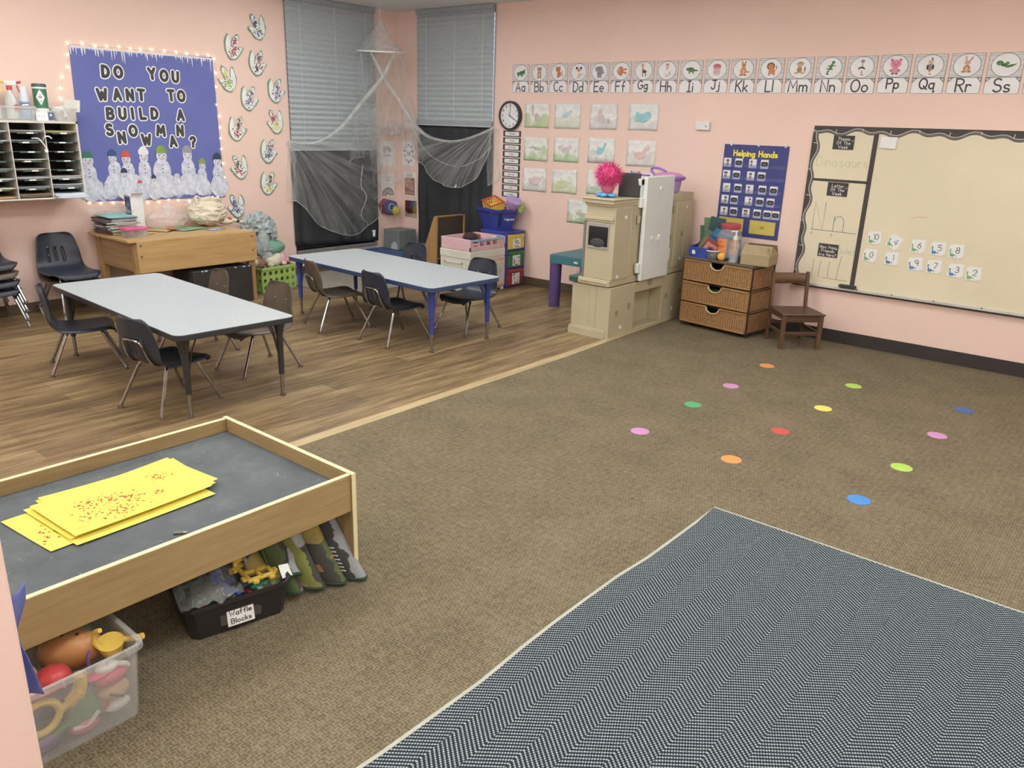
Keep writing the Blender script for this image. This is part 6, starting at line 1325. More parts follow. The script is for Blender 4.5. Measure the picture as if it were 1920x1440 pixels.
# ------------------------------------------------------------------ green crate and soft things
GC = M('lime_crate_plastic', (158, 196, 84), .45, var=(8, .04))
ca = .10
t = thing('storage_crate', 'lime green crate with round holes, full of stuffed toys', 'crate', (.395, -2.105, 0), ca)
def holed(w, h, nx, ny, r, org, ex, ey):
    mb = MB(); cw, chh = w / nx, h / ny; n = 16
    for i in range(nx):
        for j in range(ny):
            cx, cy = (i + .5) * cw, (j + .5) * chh; vs = []
            for k in range(n):
                a = 2 * PI * k / n; c, s = math.cos(a), math.sin(a); q = 1 / max(abs(c), abs(s)); vs.append((cx + c * q * cw / 2, cy + s * q * chh / 2))
            for k in range(n): a = 2 * PI * k / n; vs.append((cx + r * math.cos(a), cy + r * math.sin(a)))
            mb.add([Vector(org) + Vector(ex) * p[0] + Vector(ey) * p[1] for p in vs], [(k, (k + 1) % n, n + (k + 1) % n, n + k) for k in range(n)], GC)
    return mb
cx, cy, hh = .165, .205, .205
for org, ex, w, nx in (((-cx, -cy, .012), (1, 0, 0), 2 * cx, 5), ((-cx, cy, .012), (1, 0, 0), 2 * cx, 5), ((-cx, -cy, .012), (0, 1, 0), 2 * cy, 6), ((cx, -cy, .012), (0, 1, 0), 2 * cy, 6)):
    holed(w, hh, nx, 3, .0195, org, ex, (0, 0, 1)).build('side', t, solid=.006)
mb = MB(); mb.b2((-cx, -cy, 0), (cx, cy, .012), GC); mb.build('base', t, bevel=.003)
mb = MB()
for lo, hi in (((-cx - .010, -cy - .010, .215), (cx + .010, -cy + .004, .240)), ((-cx - .010, cy - .004, .215), (cx + .010, cy + .010, .240)), ((-cx - .010, -cy - .010, .215), (-cx + .004, cy + .010, .240)), ((cx - .004, -cy - .010, .215), (cx + .010, cy + .010, .240))): mb.b2(lo, hi, GC)
mb.build('rim', t, bevel=.003)
def plush(name, label, cat, loc, parts, grp='stuffed toys in the lime crate'):
    t = thing(name, label, cat, loc, 0, grp)
    for i, (nm, c, r, col) in enumerate(parts):
        mb = MB(); mb.ell(c, r, M('plush_%d_%d_%d' % col, col, .98, var=(40, .1), bump=(130, .6)), 20, 14, None, lambda d: 1 + .10 * noise.noise(d * 3 + Vector((i, 0, 0))) + .05 * noise.noise(d * 11)); mb.build(nm, t)
plush('stuffed_toy', 'cream fluffy stuffed toy at the front of the lime crate', 'stuffed toy', (.47, -2.09, .255), [('body', (0, 0, .02), (.075, .085, .055), (214, 204, 178)), ('head', (-.02, .06, .05), (.045, .05, .045), (220, 210, 188)), ('leg', (.05, -.06, -.005), (.035, .03, .03), (206, 196, 170))])
plush('stuffed_toy', 'pink stuffed toy standing out of the right end of the crate', 'stuffed toy', (.44, -1.975, .25), [('body', (0, .0, .03), (.055, .055, .06), (220, 160, 172)), ('ear', (-.02, -.04, .125), (.026, .026, .065), (226, 170, 182)), ('arm', (.03, .055, .02), (.03, .045, .028), (214, 148, 164)), ('foot', (.06, -.01, .0), (.03, .03, .025), (228, 176, 186))])
plush('stuffed_toy', 'brown and white stuffed toy at the left end of the crate', 'stuffed toy', (.47, -2.24, .245), [('body', (0, 0, .02), (.05, .06, .05), (150, 112, 84)), ('head', (.0, -.05, .035), (.04, .04, .04), (206, 196, 184))])
plush('stuffed_toy', 'white stuffed toy peeking over the back right of the crate', 'stuffed toy', (.33, -1.90, .235), [('body', (0, 0, .01), (.05, .04, .04), (214, 214, 204))])
plush('cushion', 'seafoam green cushion tipped on top of the stuffed toys', 'cushion', (.33, -2.07, .395), [('cushion_body', (0, .0, 0), (.15, .20, .085), (112, 168, 148))], None)
BLK = M('grey_fleece', (164, 176, 178), .98, var=(30, .06), bump=(70, .9))
def fleece(d):
    r = 1 - abs(noise.noise(Vector((d.x * 2.5 + d.z, d.y * 2.5, d.z * 3.2 - d.y)))) * 2
    return .86 + .20 * noise.noise(d * 2 + Vector((5, 0, 0))) + .24 * r * r + .05 * noise.noise(d * 14)
mb = MB(); mb.ell((0, 0, .10), (.14, .15, .13), BLK, 80, 56, None, fleece); mb.ell((.03, .10, .05), (.10, .07, .13), BLK, 48, 36, None, fleece); mb.ell((.12, -.03, -.06), (.055, .075, .14), BLK, 28, 22, None, fleece); mb.ell((.14, .0, -.17), (.04, .06, .06), BLK, 22, 16, None, fleece); mb.tube(spline([(.15, -.06, -.12), (.165, -.02, -.105), (.16, .04, -.11)], 5), .012, BLK, 8)
o = mb.build('fleece_blanket', loc=(.31, -2.13, .50)); tag(o, 'rumpled grey fleece blanket piled over the crate and cushion', 'blanket')

# ------------------------------------------------------------------ reading nook
mb = MB(); mb.b2((.015, -1.815, 0), (1.19, -.02, .008), mat_carpet('nook_carpet', (112, 108, 98), (166, 160, 146), .02)); o = mb.build('nook_rug'); tag(o, 'speckled grey rug under the far table, in the net canopy corner', 'rug')
def foam(label, lo, hi, c, name='foam_mat'):
    mb = MB(); mb.b2(lo, hi, M('foam_%d_%d_%d' % c, c, .5)); o = mb.build(name, bevel=.012); tag(o, label, 'foam mat', 'soft play mats in the corner')
foam('blue soft play mat left of the grey foam cube', (.02, -.66, .009), (.66, -.37, .20), (46, 84, 150)); foam('deep green soft play mat under the grey foam cube', (.02, -.365, .009), (.42, -.02, .20), (36, 104, 86)); foam('teal soft play mat right of the grey foam cube', (.425, -.365, .009), (.76, -.03, .20), (34, 104, 112))
t = thing('foam_cube', 'grey vinyl foam cube with a pale half circle, in the corner', 'foam cube', (.10, -.336, .201))
mb = MB(); mb.b2((0, 0, 0), (.257, .27, .222), M('grey_vinyl', (116, 124, 124), .5)); mb.build('cube', t, bevel=.008)
mb = MB(); n = 24; mb.prism([(.055 * math.cos(PI * i / n), .085 * math.sin(PI * i / n)) for i in range(n + 1)], 0, .003, M('pale_vinyl', (186, 190, 194), .5)); mb.build('half_circle', t, loc=(.185, -.001, .004), rot=WB)
# posters
PO_T = M('poster_taupe', (176, 150, 136), .7); PO_G = M('poster_grey', (146, 142, 146), .7); PO_D = M('poster_dark', (92, 84, 88), .7)
def poster(label, loc, rot, fn, w=.205, h=.272):
    t = thing('wall_poster', label, 'poster', loc, rot, 'small posters in the corner'); mb = MB(); mb.rect(0, 0, w, h, .0012, PAPER); mb.prism([(-w / 2, -h / 2), (w / 2, -h / 2), (w / 2, h / 2), (-w / 2, h / 2)], 0, .001, PAPER); mb.build('paper', t); mb = MB(); fn(mb); mb.build('print', t)
def rainbow(mb, y, r0, cols, w):
    for i, c in enumerate(cols): r = r0 - i * w * 1.35; mb.ribbon([(r * math.cos(PI * k / 16), y + r * math.sin(PI * k / 16)) for k in range(17)], w, .0016, c)
def p1(mb): rainbow(mb, .02, .062, (PO_G, PO_T, PO_G, PO_T), .009); text(mb, 'CALMING', 0, -.030, .024, .004, .0016, PO_D, gap=.2, sx=.8); mb.rect(0, -.075, .07, .003, .0016, PO_G)
def p2(mb):
    for k in range(10):
        a = PI / 2 + k * 2 * PI / 10; x, y = .066 * math.cos(a), .093 * math.sin(a); c = (PO_G, PO_T, PO_D)[k % 3]
        mb.disc(x - .007, y + .004, .0085, .0085, .0016, c, n=10); mb.disc(x + .007, y + .004, .0085, .0085, .0016, c, n=10); mb.poly([(x - .0155, y + .003), (x, y - .020), (x + .0155, y + .003)], .0016, c)
    text(mb, 'YOU ARE', 0, .006, .017, .003, .0016, PO_G, sx=.8); text(mb, 'LOVED', 0, -.02, .02, .0036, .0016, PO_D, sx=.8)
def p3(mb):
    for k in range(2): text(mb, 'take deep' if k == 0 else 'breaths', 0, .085 - k * .032, .022, .003, .0016, PO_G, sx=.85)
    rainbow(mb, -.115, .085, (PO_D, PO_T, PO_G, PO_T, PO_D), .011)
def p4(mb):
    text(mb, 'HOW ARE YOU', 0, .112, .012, .002, .0016, PO_G, sx=.8); text(mb, 'FEELING', 0, .084, .02, .0035, .0016, PO_D, sx=.9)
    mb.rect(0, -.028, .168, .196, .0015, M('poster_rust', (176, 112, 96), .7))
    for i in range(3):
        for j in range(3): x, y = -.054 + i * .054, .036 - j * .064; mb.rect(x, y, .048, .056, .0017, PO_T); mb.disc(x, y, .014, .016, .0019, M('poster_face', (206, 170, 150), .7), n=12); mb.disc(x, y + .012, .015, .009, .0021, (PO_D, M('poster_rust', (176, 112, 96), .7))[(i + j) % 2], n=10)
poster('small white poster with a grey rainbow above one word, left of the corner', onA(-.178, 1.250), WA, p1); poster('small poster with a striped rainbow at its bottom, lower left of the corner', onA(-.172, .896), WA, p3)
poster('small poster with a ring of hearts, right of the corner', onB(.176, 1.259), WB, p2); poster('small poster with a grid of rust-coloured faces, right of the corner', onB(.190, .920), WB, p4)
t = thing('wall_flower_toy', 'blue and red six-sided wall toy with a yellow pom-pom', 'wall toy', (.002, -.20, .655), (PI / 2, .25, PI / 2))
hexp = lambda r: [(r * math.cos(PI / 3 * k), r * .72 * math.sin(PI / 3 * k)) for k in range(6)]
mb = MB(); mb.prism(hexp(.135), 0, .085, M('dark_red_felt', (142, 58, 72), .8), hexp(.125)); mb.build('box_side', t); mb = MB(); mb.prism(hexp(.120), .085, .092, M('blue_felt', (62, 92, 156), .8)); mb.build('front', t)
mb = MB(); mb.tube([(.045 * math.cos(2 * PI * k / 20), .04 * math.sin(2 * PI * k / 20), .094) for k in range(20)], .007, M('pale_ring', (190, 160, 160), .7), 6, True); mb.build('ring', t)
mb = MB(); random.seed(9); cc = Vector((.045, -.03, .125)); YF = M('yellow_pom_yarn', (202, 190, 52), .9)
mb.ell(cc, (.045, .045, .045), YF, 12, 10)
for i in range(150):
    d = Vector((random.gauss(0, 1), random.gauss(0, 1), random.gauss(0, 1))).normalized(); p = cc + d * .035; q = cc + d * random.uniform(.058, .074); n = d.orthogonal().normalized() * .004; m_ = d.cross(n)
    mb.add([p + n, p - n * .5 + m_ * .8, p - n * .5 - m_ * .8, q], [(0, 1, 3), (1, 2, 3), (2, 0, 3)], YF)
mb.build('pom_pom', t)
mir, nt, b, o = newmat('mirror_silver'); b.inputs['Metallic'].default_value = 1; b.inputs['Roughness'].default_value = .03; b.inputs['Base Color'].default_value = (.8, .8, .8, 1)
t = thing('wall_mirror', 'square wall mirror reflecting the yellow pom-pom, right of the corner', 'mirror', onB(.205, .636, .0), WB)
mb = MB(); mb.prism([(-.096, -.096), (.096, -.098), (.096, .098), (-.096, .094)], 0, .003, M('mirror_edge', (120, 116, 112), .4)); mb.build('backing', t); mb = MB(); mb.rect(0, 0, .188, .186, .0034, mir); mb.build('mirror_glass', t)
# book display stand
BRN = M('brown_hardboard', (78, 66, 56), .6, var=(5, .05)); SIDE = wood('honey_ply', (186, 144, 80), (156, 114, 58), 2, 1, .45)
t = thing('display_stand', 'wooden display stand with a dark brown back and slanted side, by the nook', 'display stand', (0, 0, 0))
for y in (-.47, -.045):
    mb = MB(); mb.add([(.78, y, 0), (1.10, y, 0), (1.10, y, .655), (1.055, y, .655), (.78, y + .022, 0), (1.10, y + .022, 0), (1.10, y + .022, .655), (1.055, y + .022, .655)], [(0, 1, 2, 3), (7, 6, 5, 4), (0, 4, 5, 1), (1, 5, 6, 2), (2, 6, 7, 3), (3, 7, 4, 0)], SIDE); mb.build('side_panel', t, bevel=.003)
mb = MB(); mb.b2((1.07, -.448, .22), (1.085, -.045, .645), BRN); mb.build('back_board', t); mb = MB(); mb.b2((1.052, -.448, .645), (1.095, -.045, .66), SIDE); mb.build('top_rail', t, bevel=.002)
for z in (.10, .20): mb = MB(); mb.b2((.83, -.448, z), (1.09, -.045, z + .016), SIDE); mb.build('shelf', t)
# doll crib cabinet
PK = M('pale_pink_plastic', (222, 178, 186), .5, var=(5, .03)); OW = M('off_white_plastic', (214, 212, 198), .5, var=(5, .03)); LB = M('light_blue_plastic', (140, 172, 198), .45)
qx0, qx1, qy0, qy1 = 1.55, 1.955, -.87, -.345
t = thing('toy_changing_station', 'pink and cream plastic doll changing station beside the drawer tower', 'toy furniture', (0, 0, 0))
mb = MB(); mb.b2((qx0, qy0, .02), (qx1, qy1, .425), OW)
mb.build('cabinet_body', t, bevel=.008)
mb = MB(); mb.b2((qx0 - .004, qy0 - .004, .345), (qx1 + .006, qy1, .425), OW); mb.build('cabinet_band', t, bevel=.008)
mb = MB()
for lo, hi in (((1.61, qy0 - .006, .06), (1.63, qy0, .31)), ((1.84, qy0 - .006, .06), (1.86, qy0, .31)), ((1.61, qy0 - .006, .29), (1.86, qy0, .31)), ((1.61, qy0 - .006, .06), (1.86, qy0, .08))): mb.b2(lo, hi, OW)
mb.build('side_frame', t, bevel=.003)
mb = MB(); mb.b2((qx1, -.62, .045), (qx1 + .012, qy1 - .006, .335), PK); dr = mb.build('door', t, bevel=.006)
mb = MB(); mb.b2((qx1 + .012, -.60, .27), (qx1 + .0135, -.37, .305), M('pastel_yellow_decal', (214, 210, 150), .6)); mb.b2((qx1 + .012, -.60, .075), (qx1 + .0135, -.37, .105), M('pastel_yellow_decal', (214, 210, 150), .6)); mb.b2((qx1 + .012, -.60, .11), (qx1 + .013, -.37, .265), M('pastel_grey_decal', (206, 202, 196), .6))
mb.build('decal', dr)
mb = MB()
for y in (-.50, -.44): mb.tube([(qx1 + .014, y + .022 * math.cos(2 * PI * k / 14), .19 + .03 * math.sin(2 * PI * k / 14)) for k in range(14)], .004, M('decal_line', (170, 190, 176), .6), 5, True)
mb.build('decal_rings', dr)
mb = MB(); mb.b2((qx1 + .006, -.72, .385), (qx1 + .008, -.64, .418), M('paper_tag', (206, 214, 224), .6)); mb.build('tag', t)
mb = MB(); mb.b2((1.92, -.385, 0), (1.95, -.35, .02), WHITE); mb.b2((1.6, -.84, 0), (1.63, -.8, .02), WHITE); mb.b2((1.92, -.85, 0), (1.95, -.81, .02), WHITE); mb.b2((1.6, -.40, 0), (1.63, -.36, .02), WHITE); mb.build('foot', t)
mb = MB(); zt0, zt1 = .425, .54
for lo, hi in (((qx0, qy0, zt0), (qx1 + .004, qy0 + .018, zt1)), ((qx0, qy1 - .018, zt0), (qx1 + .004, qy1, zt1)), ((qx0, qy0, zt0), (qx0 + .018, qy1, zt1)), ((qx1 - .014, qy0, zt0), (qx1 + .004, qy1, zt0 + .045)), ((qx0, qy0, zt0), (qx1, qy1, zt0 + .008))): mb.b2(lo, hi, PK)
for k in range(6): y = qy0 + .02 + k * .096; mb.b2((qx1 - .012, y, zt0 + .04), (qx1 + .002, y + .026, zt1 - .02), PK)
mb.build('crib_tray', t, bevel=.006)
mb = MB(); mb.b2((qx1 - .018, qy0 + .012, zt1 - .026), (qx1 + .010, qy1 - .03, zt1 - .004), LB); mb.b2((qx0 + .3, qy1 - .03, zt1 - .012), (qx1, qy1 - .012, zt1 + .006), LB); mb.build('blue_rail', t, bevel=.006)
plush('doll', 'dark-haired doll lying in the pink changing tray', 'doll', (1.80, -.70, .505), [('hair', (0, 0, .035), (.075, .075, .05), (62, 46, 42)), ('body', (-.03, .08, .0), (.06, .09, .04), (170, 120, 96)), ('bow', (.03, .07, .04), (.03, .04, .028), (140, 100, 60))], None)
for k, (x, y, c, l) in enumerate(((1.84, -.56, (200, 130, 180), 'violet toy bundle beside the doll in the pink tray'), (1.86, -.47, (190, 140, 110), 'tan toy bundle in the middle of the pink tray'), (1.84, -.42, (222, 190, 200), 'pale pink toy bundle at the right end of the pink tray'))):
    plush('toy_bundle', l, 'toy', (x, y, .475), [('bundle', (0, 0, 0), (.05, .045, .05), c), ('patch', (.02, .01, .03), (.03, .03, .03), tuple(min(255, v + 25) for v in c))], 'toys in the pink tray')
# drawer tower
DBL = M('cobalt_plastic', (44, 62, 160), .4, var=(6, .04))
t = thing('drawer_tower', 'blue plastic tower of yellow, green and red drawers under the basket', 'drawers', (1.60, -.328, 0))
tw, td, th = .355, .30, .572
mb = MB(); mb.b2((0, 0, 0), (tw - .02, td, th - .02), DBL); mb.b2((tw - .04, 0, 0), (tw, .024, th - .02), DBL); mb.b2((tw - .04, td - .010, 0), (tw, td, th - .02), DBL)
for z in (0, .19, .378): mb.b2((tw - .03, 0, z), (tw - .004, td, z + .014), DBL)
mb.build('tower_body', t, bevel=.003)
mb = MB(); mb.prism([(0, 0), (tw - .01, 0), (tw + .018, td * .35), (tw + .02, td * .7), (tw, td), (0, td)], th - .02, th, DBL); mb.build('tower_top', t, bevel=.004)
for z0, z1, nm, c, lc in ((.395, .545, 'yellow', (214, 190, 62), ((60, 70, 110), (40, 40, 44), (190, 180, 130))), (.207, .372, 'green', (36, 112, 66), ((90, 50, 50), (170, 130, 90), (60, 44, 44))), (.016, .186, 'red', (158, 42, 46), ((60, 60, 66), (110, 100, 104), (190, 190, 190)))):
    m = M('drawer_' + nm, c, .4); mb = MB(); mb.prism([(tw - .025, .026), (tw + .002, .026), (tw + .012, td * .5), (tw + .002, td - .012), (tw - .025, td - .012)], z0, z1, m); mb.prism([(tw, .03), (tw + .012, .032), (tw + .022, td * .5), (tw + .012, td - .018), (tw, td - .016)], z1 - .035, z1 - .002, m); dr = mb.build('drawer', t, bevel=.004)
    mb = MB(); x = tw + .0135; mb.b2((x - .006, .10, z0 + .015), (x, .215, z1 - .042), PAPER); mb.build('picture_label', dr)
    mb = MB(); random.seed(int(z0 * 100))
    for k in range(14): mb.v, mb.f, mb.mi, mb.sm, mb.mats = mb.v, mb.f, mb.mi, mb.sm, mb.mats; y, z = random.uniform(.108, .205), random.uniform(z0 + .04, z1 - .05); r = random.uniform(.004, .011); cc = lc[k % 3]; mb.add([(x + .0005 + k * 2e-5, y + r * math.cos(a), z + r * .8 * math.sin(a)) for a in [2 * PI * q / 8 for q in range(8)]], [tuple(range(8))], M('label_tone_%d_%d_%d' % cc, cc, .7))
    mb.add([(x + .001, .125, z0 + .02), (x + .001, .19, z0 + .02), (x + .001, .19, z0 + .032), (x + .001, .125, z0 + .032)], [(0, 1, 2, 3)], M('label_word', (120, 124, 136), .7)); mb.build('label_print', dr)
# shopping basket
t = thing('shopping_basket', 'royal blue store basket full of toys on top of the drawer tower', 'basket', (1.46, -.245, .573), -.297)
bl_, bw2, bh2 = .41, .27, .205
def bk(u0, z): return [(u0, u0, z), (bl_ - u0, u0, z), (bl_ - u0, bw2 - u0, z), (u0, bw2 - u0, z)]
mb = MB(); mb.add([(p[0], p[1], p[2]) for p in bk(.055, 0)] + [(p[0], p[1], p[2]) for p in bk(.012, bh2)], [(0, 3, 2, 1)] + [(i, (i + 1) % 4, 4 + (i + 1) % 4, 4 + i) for i in range(4)], DBL); mb.build('basket_body', t, solid=.004)
mb = MB(); mb.add([(p[0], p[1], p[2]) for p in bk(-.004, bh2 - .022)] + [(p[0], p[1], p[2]) for p in bk(-.010, bh2 + .008)] + [(p[0], p[1], p[2]) for p in bk(.014, bh2 + .008)], [(i, (i + 1) % 4, 4 + (i + 1) % 4, 4 + i) for i in range(4)] + [(4 + i, 4 + (i + 1) % 4, 8 + (i + 1) % 4, 8 + i) for i in range(4)], DBL); mb.build('rim', t, solid=.003)
mb = MB(); DSL = M('basket_slot_dark', (24, 32, 84), .6)
for k in range(5): mb.box((bl_ - .028, .035 + k * .010, .11), (.002, .004, .13), DSL, Matrix.Rotation(.19, 3, 'Y'))
for k in range(7): mb.box((.06 + k * .012 + .18, .028, .165), (.005, .002, .03), DSL, Matrix.Rotation(.19, 3, 'X'))
mb.build('slots', t)
mb = MB(); text(mb, 'Walgreens', 0, 0, .022, .0042, 0, WHITE, gap=.18); o = mb.build('store_name', t, loc=(bl_ - .0285, .165, .105)); o.rotation_euler = (Matrix.Rotation(PI / 2, 3, 'Z') @ Matrix.Rotation(PI / 2 - .19 + .38 * 0, 3, 'X')).to_euler(); o.location.x = bl_ - .022
YB = M('yellow_basket_plastic', (232, 190, 40), .45); RB2 = M('red_basket_rim', (204, 62, 44), .45)
t = thing('toy_basket', 'yellow toy shopping basket with red rim, tipped in the blue basket', 'basket', (1.68, -.235, .858), (.30, .20, -.40))
w_, d_, h_ = .22, .15, .075
mb = MB()
for i in range(2):
    for k in range(9): x = -w_ / 2 + (k + .5) * w_ / 9; mb.b2((x - .007, (-1, 1)[i] * d_ / 2 - .002, -h_), (x + .007, (-1, 1)[i] * d_ / 2 + .002, 0), YB)
    for k in range(6): y = -d_ / 2 + (k + .5) * d_ / 6; mb.b2(((-1, 1)[i] * w_ / 2 - .002, y - .007, -h_), ((-1, 1)[i] * w_ / 2 + .002, y + .007, 0), YB)
    for z in (-h_, -.04): mb.b2((-w_ / 2, (-1, 1)[i] * d_ / 2 - .0025, z), (w_ / 2, (-1, 1)[i] * d_ / 2 + .0025, z + .008), YB); mb.b2(((-1, 1)[i] * w_ / 2 - .0025, -d_ / 2, z), ((-1, 1)[i] * w_ / 2 + .0025, d_ / 2, z + .008), YB)
mb.b2((-w_ / 2, -d_ / 2, -h_), (w_ / 2, d_ / 2, -h_ + .004), YB); mb.build('basket_body', t)
mb = MB()
for s in (-1, 1): mb.b2((-w_ / 2 - .008, s * d_ / 2 - .007, -.006), (w_ / 2 + .008, s * d_ / 2 + .007, .006), RB2); mb.b2((s * w_ / 2 - .007, -d_ / 2 - .008, -.006), (s * w_ / 2 + .007, d_ / 2 + .008, .006), RB2)
mb.build('rim', t, bevel=.003)
t = thing('toy_bucket', 'lavender toy bucket with a white band, tipped in the blue basket', 'bucket', (1.87, -.16, .80), (.2, .45, .2))
mb = MB(); mb.lathe([(.052, -.02), (.078, .085)], LAV, n=28); mb.lathe([(.068, .048), (.0785, .084)], M('bucket_white_band', (230, 228, 232), .5), (0, 0, .001), n=28); mb.build('body', t); mb = MB(); mb.lathe([(.080, .08), (.083, .086), (.083, .094), (.076, .096)], LAV, n=28); mb.build('rim', t)
mb = MB(); mb.grid(lambda u, v: ((.0675 + .004 * v) * math.cos(-1.5 + 1.2 * u), (.0675 + .004 * v) * math.sin(-1.5 + 1.2 * u), .006 + .014 * v + .02 * (2 * u - 1) ** 2), 10, 2, M('bucket_red_curve', (204, 60, 84), .5)); mb.build('red_stripe', t)
plush('toy_cup', 'pink rounded toy between the yellow basket and lavender bucket', 'toy', (1.79, -.12, .83), [('body', (0, 0, 0), (.035, .035, .03), (226, 150, 186)), ('knob', (.0, .01, .03), (.014, .014, .012), (214, 130, 170))], None)
mb = MB(); mb.lathe([(.03, 0), (.034, .06), (.03, .10)], M('lime_toy_plastic', (172, 202, 92), .5), n=18); o = mb.build('toy_cup', loc=(1.93, -.10, .765), rot=(0, .2, 0)); tag(o, 'lime green toy cup at the right corner of the blue basket', 'cup')

# ------------------------------------------------------------------ net canopy
NET = sheer('white_net', (232, 236, 238), .16, uvfold=3.2); NETD = sheer('white_net_gathered', (236, 239, 240), .55); NETL = sheer('white_net_single', (232, 236, 238), .21, uvfold=4); NETC = sheer('white_net_cap', (232, 236, 238), .30); HEM = sheer('net_hem', (240, 242, 242), .62)
t = thing('bed_canopy', 'white sheer net canopy hung from the ceiling over the corner', 'canopy', (.315, -.52, 2.30))
O = Vector((.315, -.52, 2.30)); lo = lambda p: Vector(p) - O
rr = .243
tl = lambda u: .075 * rr * (-.755 * math.cos(2 * PI * u) + .656 * math.sin(2 * PI * u))
mb = MB(); mb.cyl((0, 0, .45), (0, 0, .453), .03, .03, WHITE); mb.tube([(0, 0, .45), (0, 0, .415), (.008, 0, .40), (0, 0, .39), (-.006, 0, .402)], .003, WHITE, 6); mb.build('ceiling_hook', t)
mb = MB(); mb.tube([(0, 0, .395), (0, 0, .315)], .003, M('canopy_cord', (226, 226, 224), .8), 6); mb.build('cord', t)
mb = MB(); mb.grid(lambda u, v: (rr * v * math.cos(2 * PI * u) * (1 - .10 * math.sin(PI * v)), rr * v * math.sin(2 * PI * u) * (1 - .1 * math.sin(PI * v)), .318 - .318 * v + tl(u) * v), 40, 12, NETC); mb.build('cap', t)
mb = MB(); mb.tube([(rr * math.cos(2 * PI * k / 36), rr * math.sin(2 * PI * k / 36), tl(k / 36)) for k in range(36)], .0085, M('canopy_ring', (232, 234, 234), .7), 8, True); mb.build('hoop', t)
ls = [lo(p) for p in ((.42, -.40, 2.295), (.36, -.43, 2.20), (.28, -.47, 2.05), (.20, -.684, 1.80), (.15, -.94, 1.535), (.10, -1.187, 1.385), (.06, -1.38, 1.362), (.025, -1.523, 1.386))]
rs = [lo(p) for p in ((.16, -.52, 2.295), (.22, -.50, 2.19), (.26, -.42, 2.03), (.32, -.26, 1.81), (.43, -.17, 1.60), (.60, -.13, 1.47), (.82, -.11, 1.425), (1.05, -.10, 1.43), (1.28, -.07, 1.49), (1.50, -.03, 1.58))]
for nm, q in (('left_edge_roll', ls), ('right_edge_roll', rs)):
    sp = spline(q, 8); n = len(sp); mb = MB(); mb.tube(sp, [.012 + .010 * math.sin(PI * min(1, i / n * 1.4)) for i in range(n)], NETD, 8); mb.build(nm, t)
def swag(nm, top, bot, anchor, axis, k, amp, nu=70, nv=40, mat=NET, belly=.05):
    T = spline([lo(p) for p in top], 10); B = spline([lo(p) for p in bot], 10); A = lo(anchor)
    def at(L, u): q = u * (len(L) - 1); i = min(int(q), len(L) - 2); return L[i].lerp(L[i + 1], q - i)
    def f(u, v):
        p = at(T, u).lerp(at(B, u), v); d = p - A; th = math.atan2(d.z, d.y if axis == 0 else d.x)
        r = amp * (math.sin(k * th) + .6 * math.sin(k * 1.7 * th + 2)) * min(1, d.length / .35)
        off = r + belly * math.sin(PI * v) * .6
        return p + (Vector((off, 0, 0)) if axis == 0 else Vector((0, -off, 0)))
    mb = MB(); mb.grid(f, nu, nv, mat); mb.build(nm, t, uv=lambda c: (math.atan2(c.z - A.z, (c.y - A.y) if axis == 0 else (c.x - A.x)), (c - A).length))
    mb = MB(); mb.tube([f(i / nu, 1.0) for i in range(nu + 1)], .0032, HEM, 5); mb.build('hem', t)
    return f
fL = swag('left_drape', [(.025, -1.523, 1.386), (.06, -1.38, 1.362), (.10, -1.187, 1.385), (.15, -.94, 1.535), (.20, -.684, 1.80), (.22, -.53, 1.93)], [(.04, -1.50, .80), (.07, -1.43, .74), (.10, -1.20, .51), (.12, -.82, .385), (.10, -.50, .50), (.08, -.34, .66)], (.0, -1.56, 1.46), 0, 17, .016)
swag('left_side_flap', [(.02, -1.535, 1.384), (.04, -1.50, 1.375), (.05, -1.46, 1.37)], [(.02, -1.585, .80), (.05, -1.545, .79), (.05, -1.48, .79)], (.0, -1.60, 1.6), 0, 30, .012, 16, 20, NETL, .02)
fR = swag('right_drape', [(.30, -.22, 1.78), (.43, -.17, 1.60), (.60, -.13, 1.47), (.82, -.11, 1.425), (1.05, -.10, 1.43), (1.28, -.07, 1.49), (1.50, -.03, 1.58)], [(.36, -.10, 1.24), (.52, -.12, 1.15), (.74, -.14, 1.00), (1.0, -.14, .945), (1.22, -.14, .985), (1.38, -.11, 1.13), (1.49, -.05, 1.40)], (1.53, 0, 1.62), 1, 24, .016, mat=NETL)
swag('right_side_flap', [(1.44, -.05, 1.56), (1.50, -.035, 1.58), (1.55, -.02, 1.57)], [(1.44, -.05, .99), (1.50, -.04, 1.02), (1.585, -.02, 1.08)], (1.5, 0, 1.75), 1, 40, .010, 16, 20, NETL, .01)
swag('left_fall', [(.19, -.72, 2.29), (.17, -.66, 2.29), (.10, -.60, 2.29)], [(.06, -.80, 1.12), (.07, -.74, 1.20), (.06, -.55, 1.22)], (.1, -.7, 2.5), 0, 22, .015, 16, 30, NETL, .02)
swag('right_fall', [(.22, -.30, 2.295), (.40, -.30, 2.295), (.54, -.42, 2.295)], [(.20, -.06, 1.46), (.36, -.06, 1.30), (.50, -.06, 1.22)], (.35, -.2, 2.5), 1, 20, .014, 24, 30, NETL, .02)
swag('back_fall', [(.10, -.62, 2.29), (.10, -.42, 2.29), (.22, -.32, 2.29)], [(.05, -.42, .75), (.06, -.10, .95), (.30, -.06, .85)], (.2, -.3, 2.5), 0, 16, .012, 30, 34, sheer('white_net_back', (232, 236, 238), .17, uvfold=3), .02)
mb = MB(); mb.ell(lo((.14, -.20, 1.53)), (.10, .13, .075), NETL, 34, 20, None, lambda d: 1 + .45 * noise.noise(d * 2.5) + .2 * noise.noise(d * 7)); mb.build('gathered_knot', t, uv=lambda c: (c.y * 9, c.z * 9))
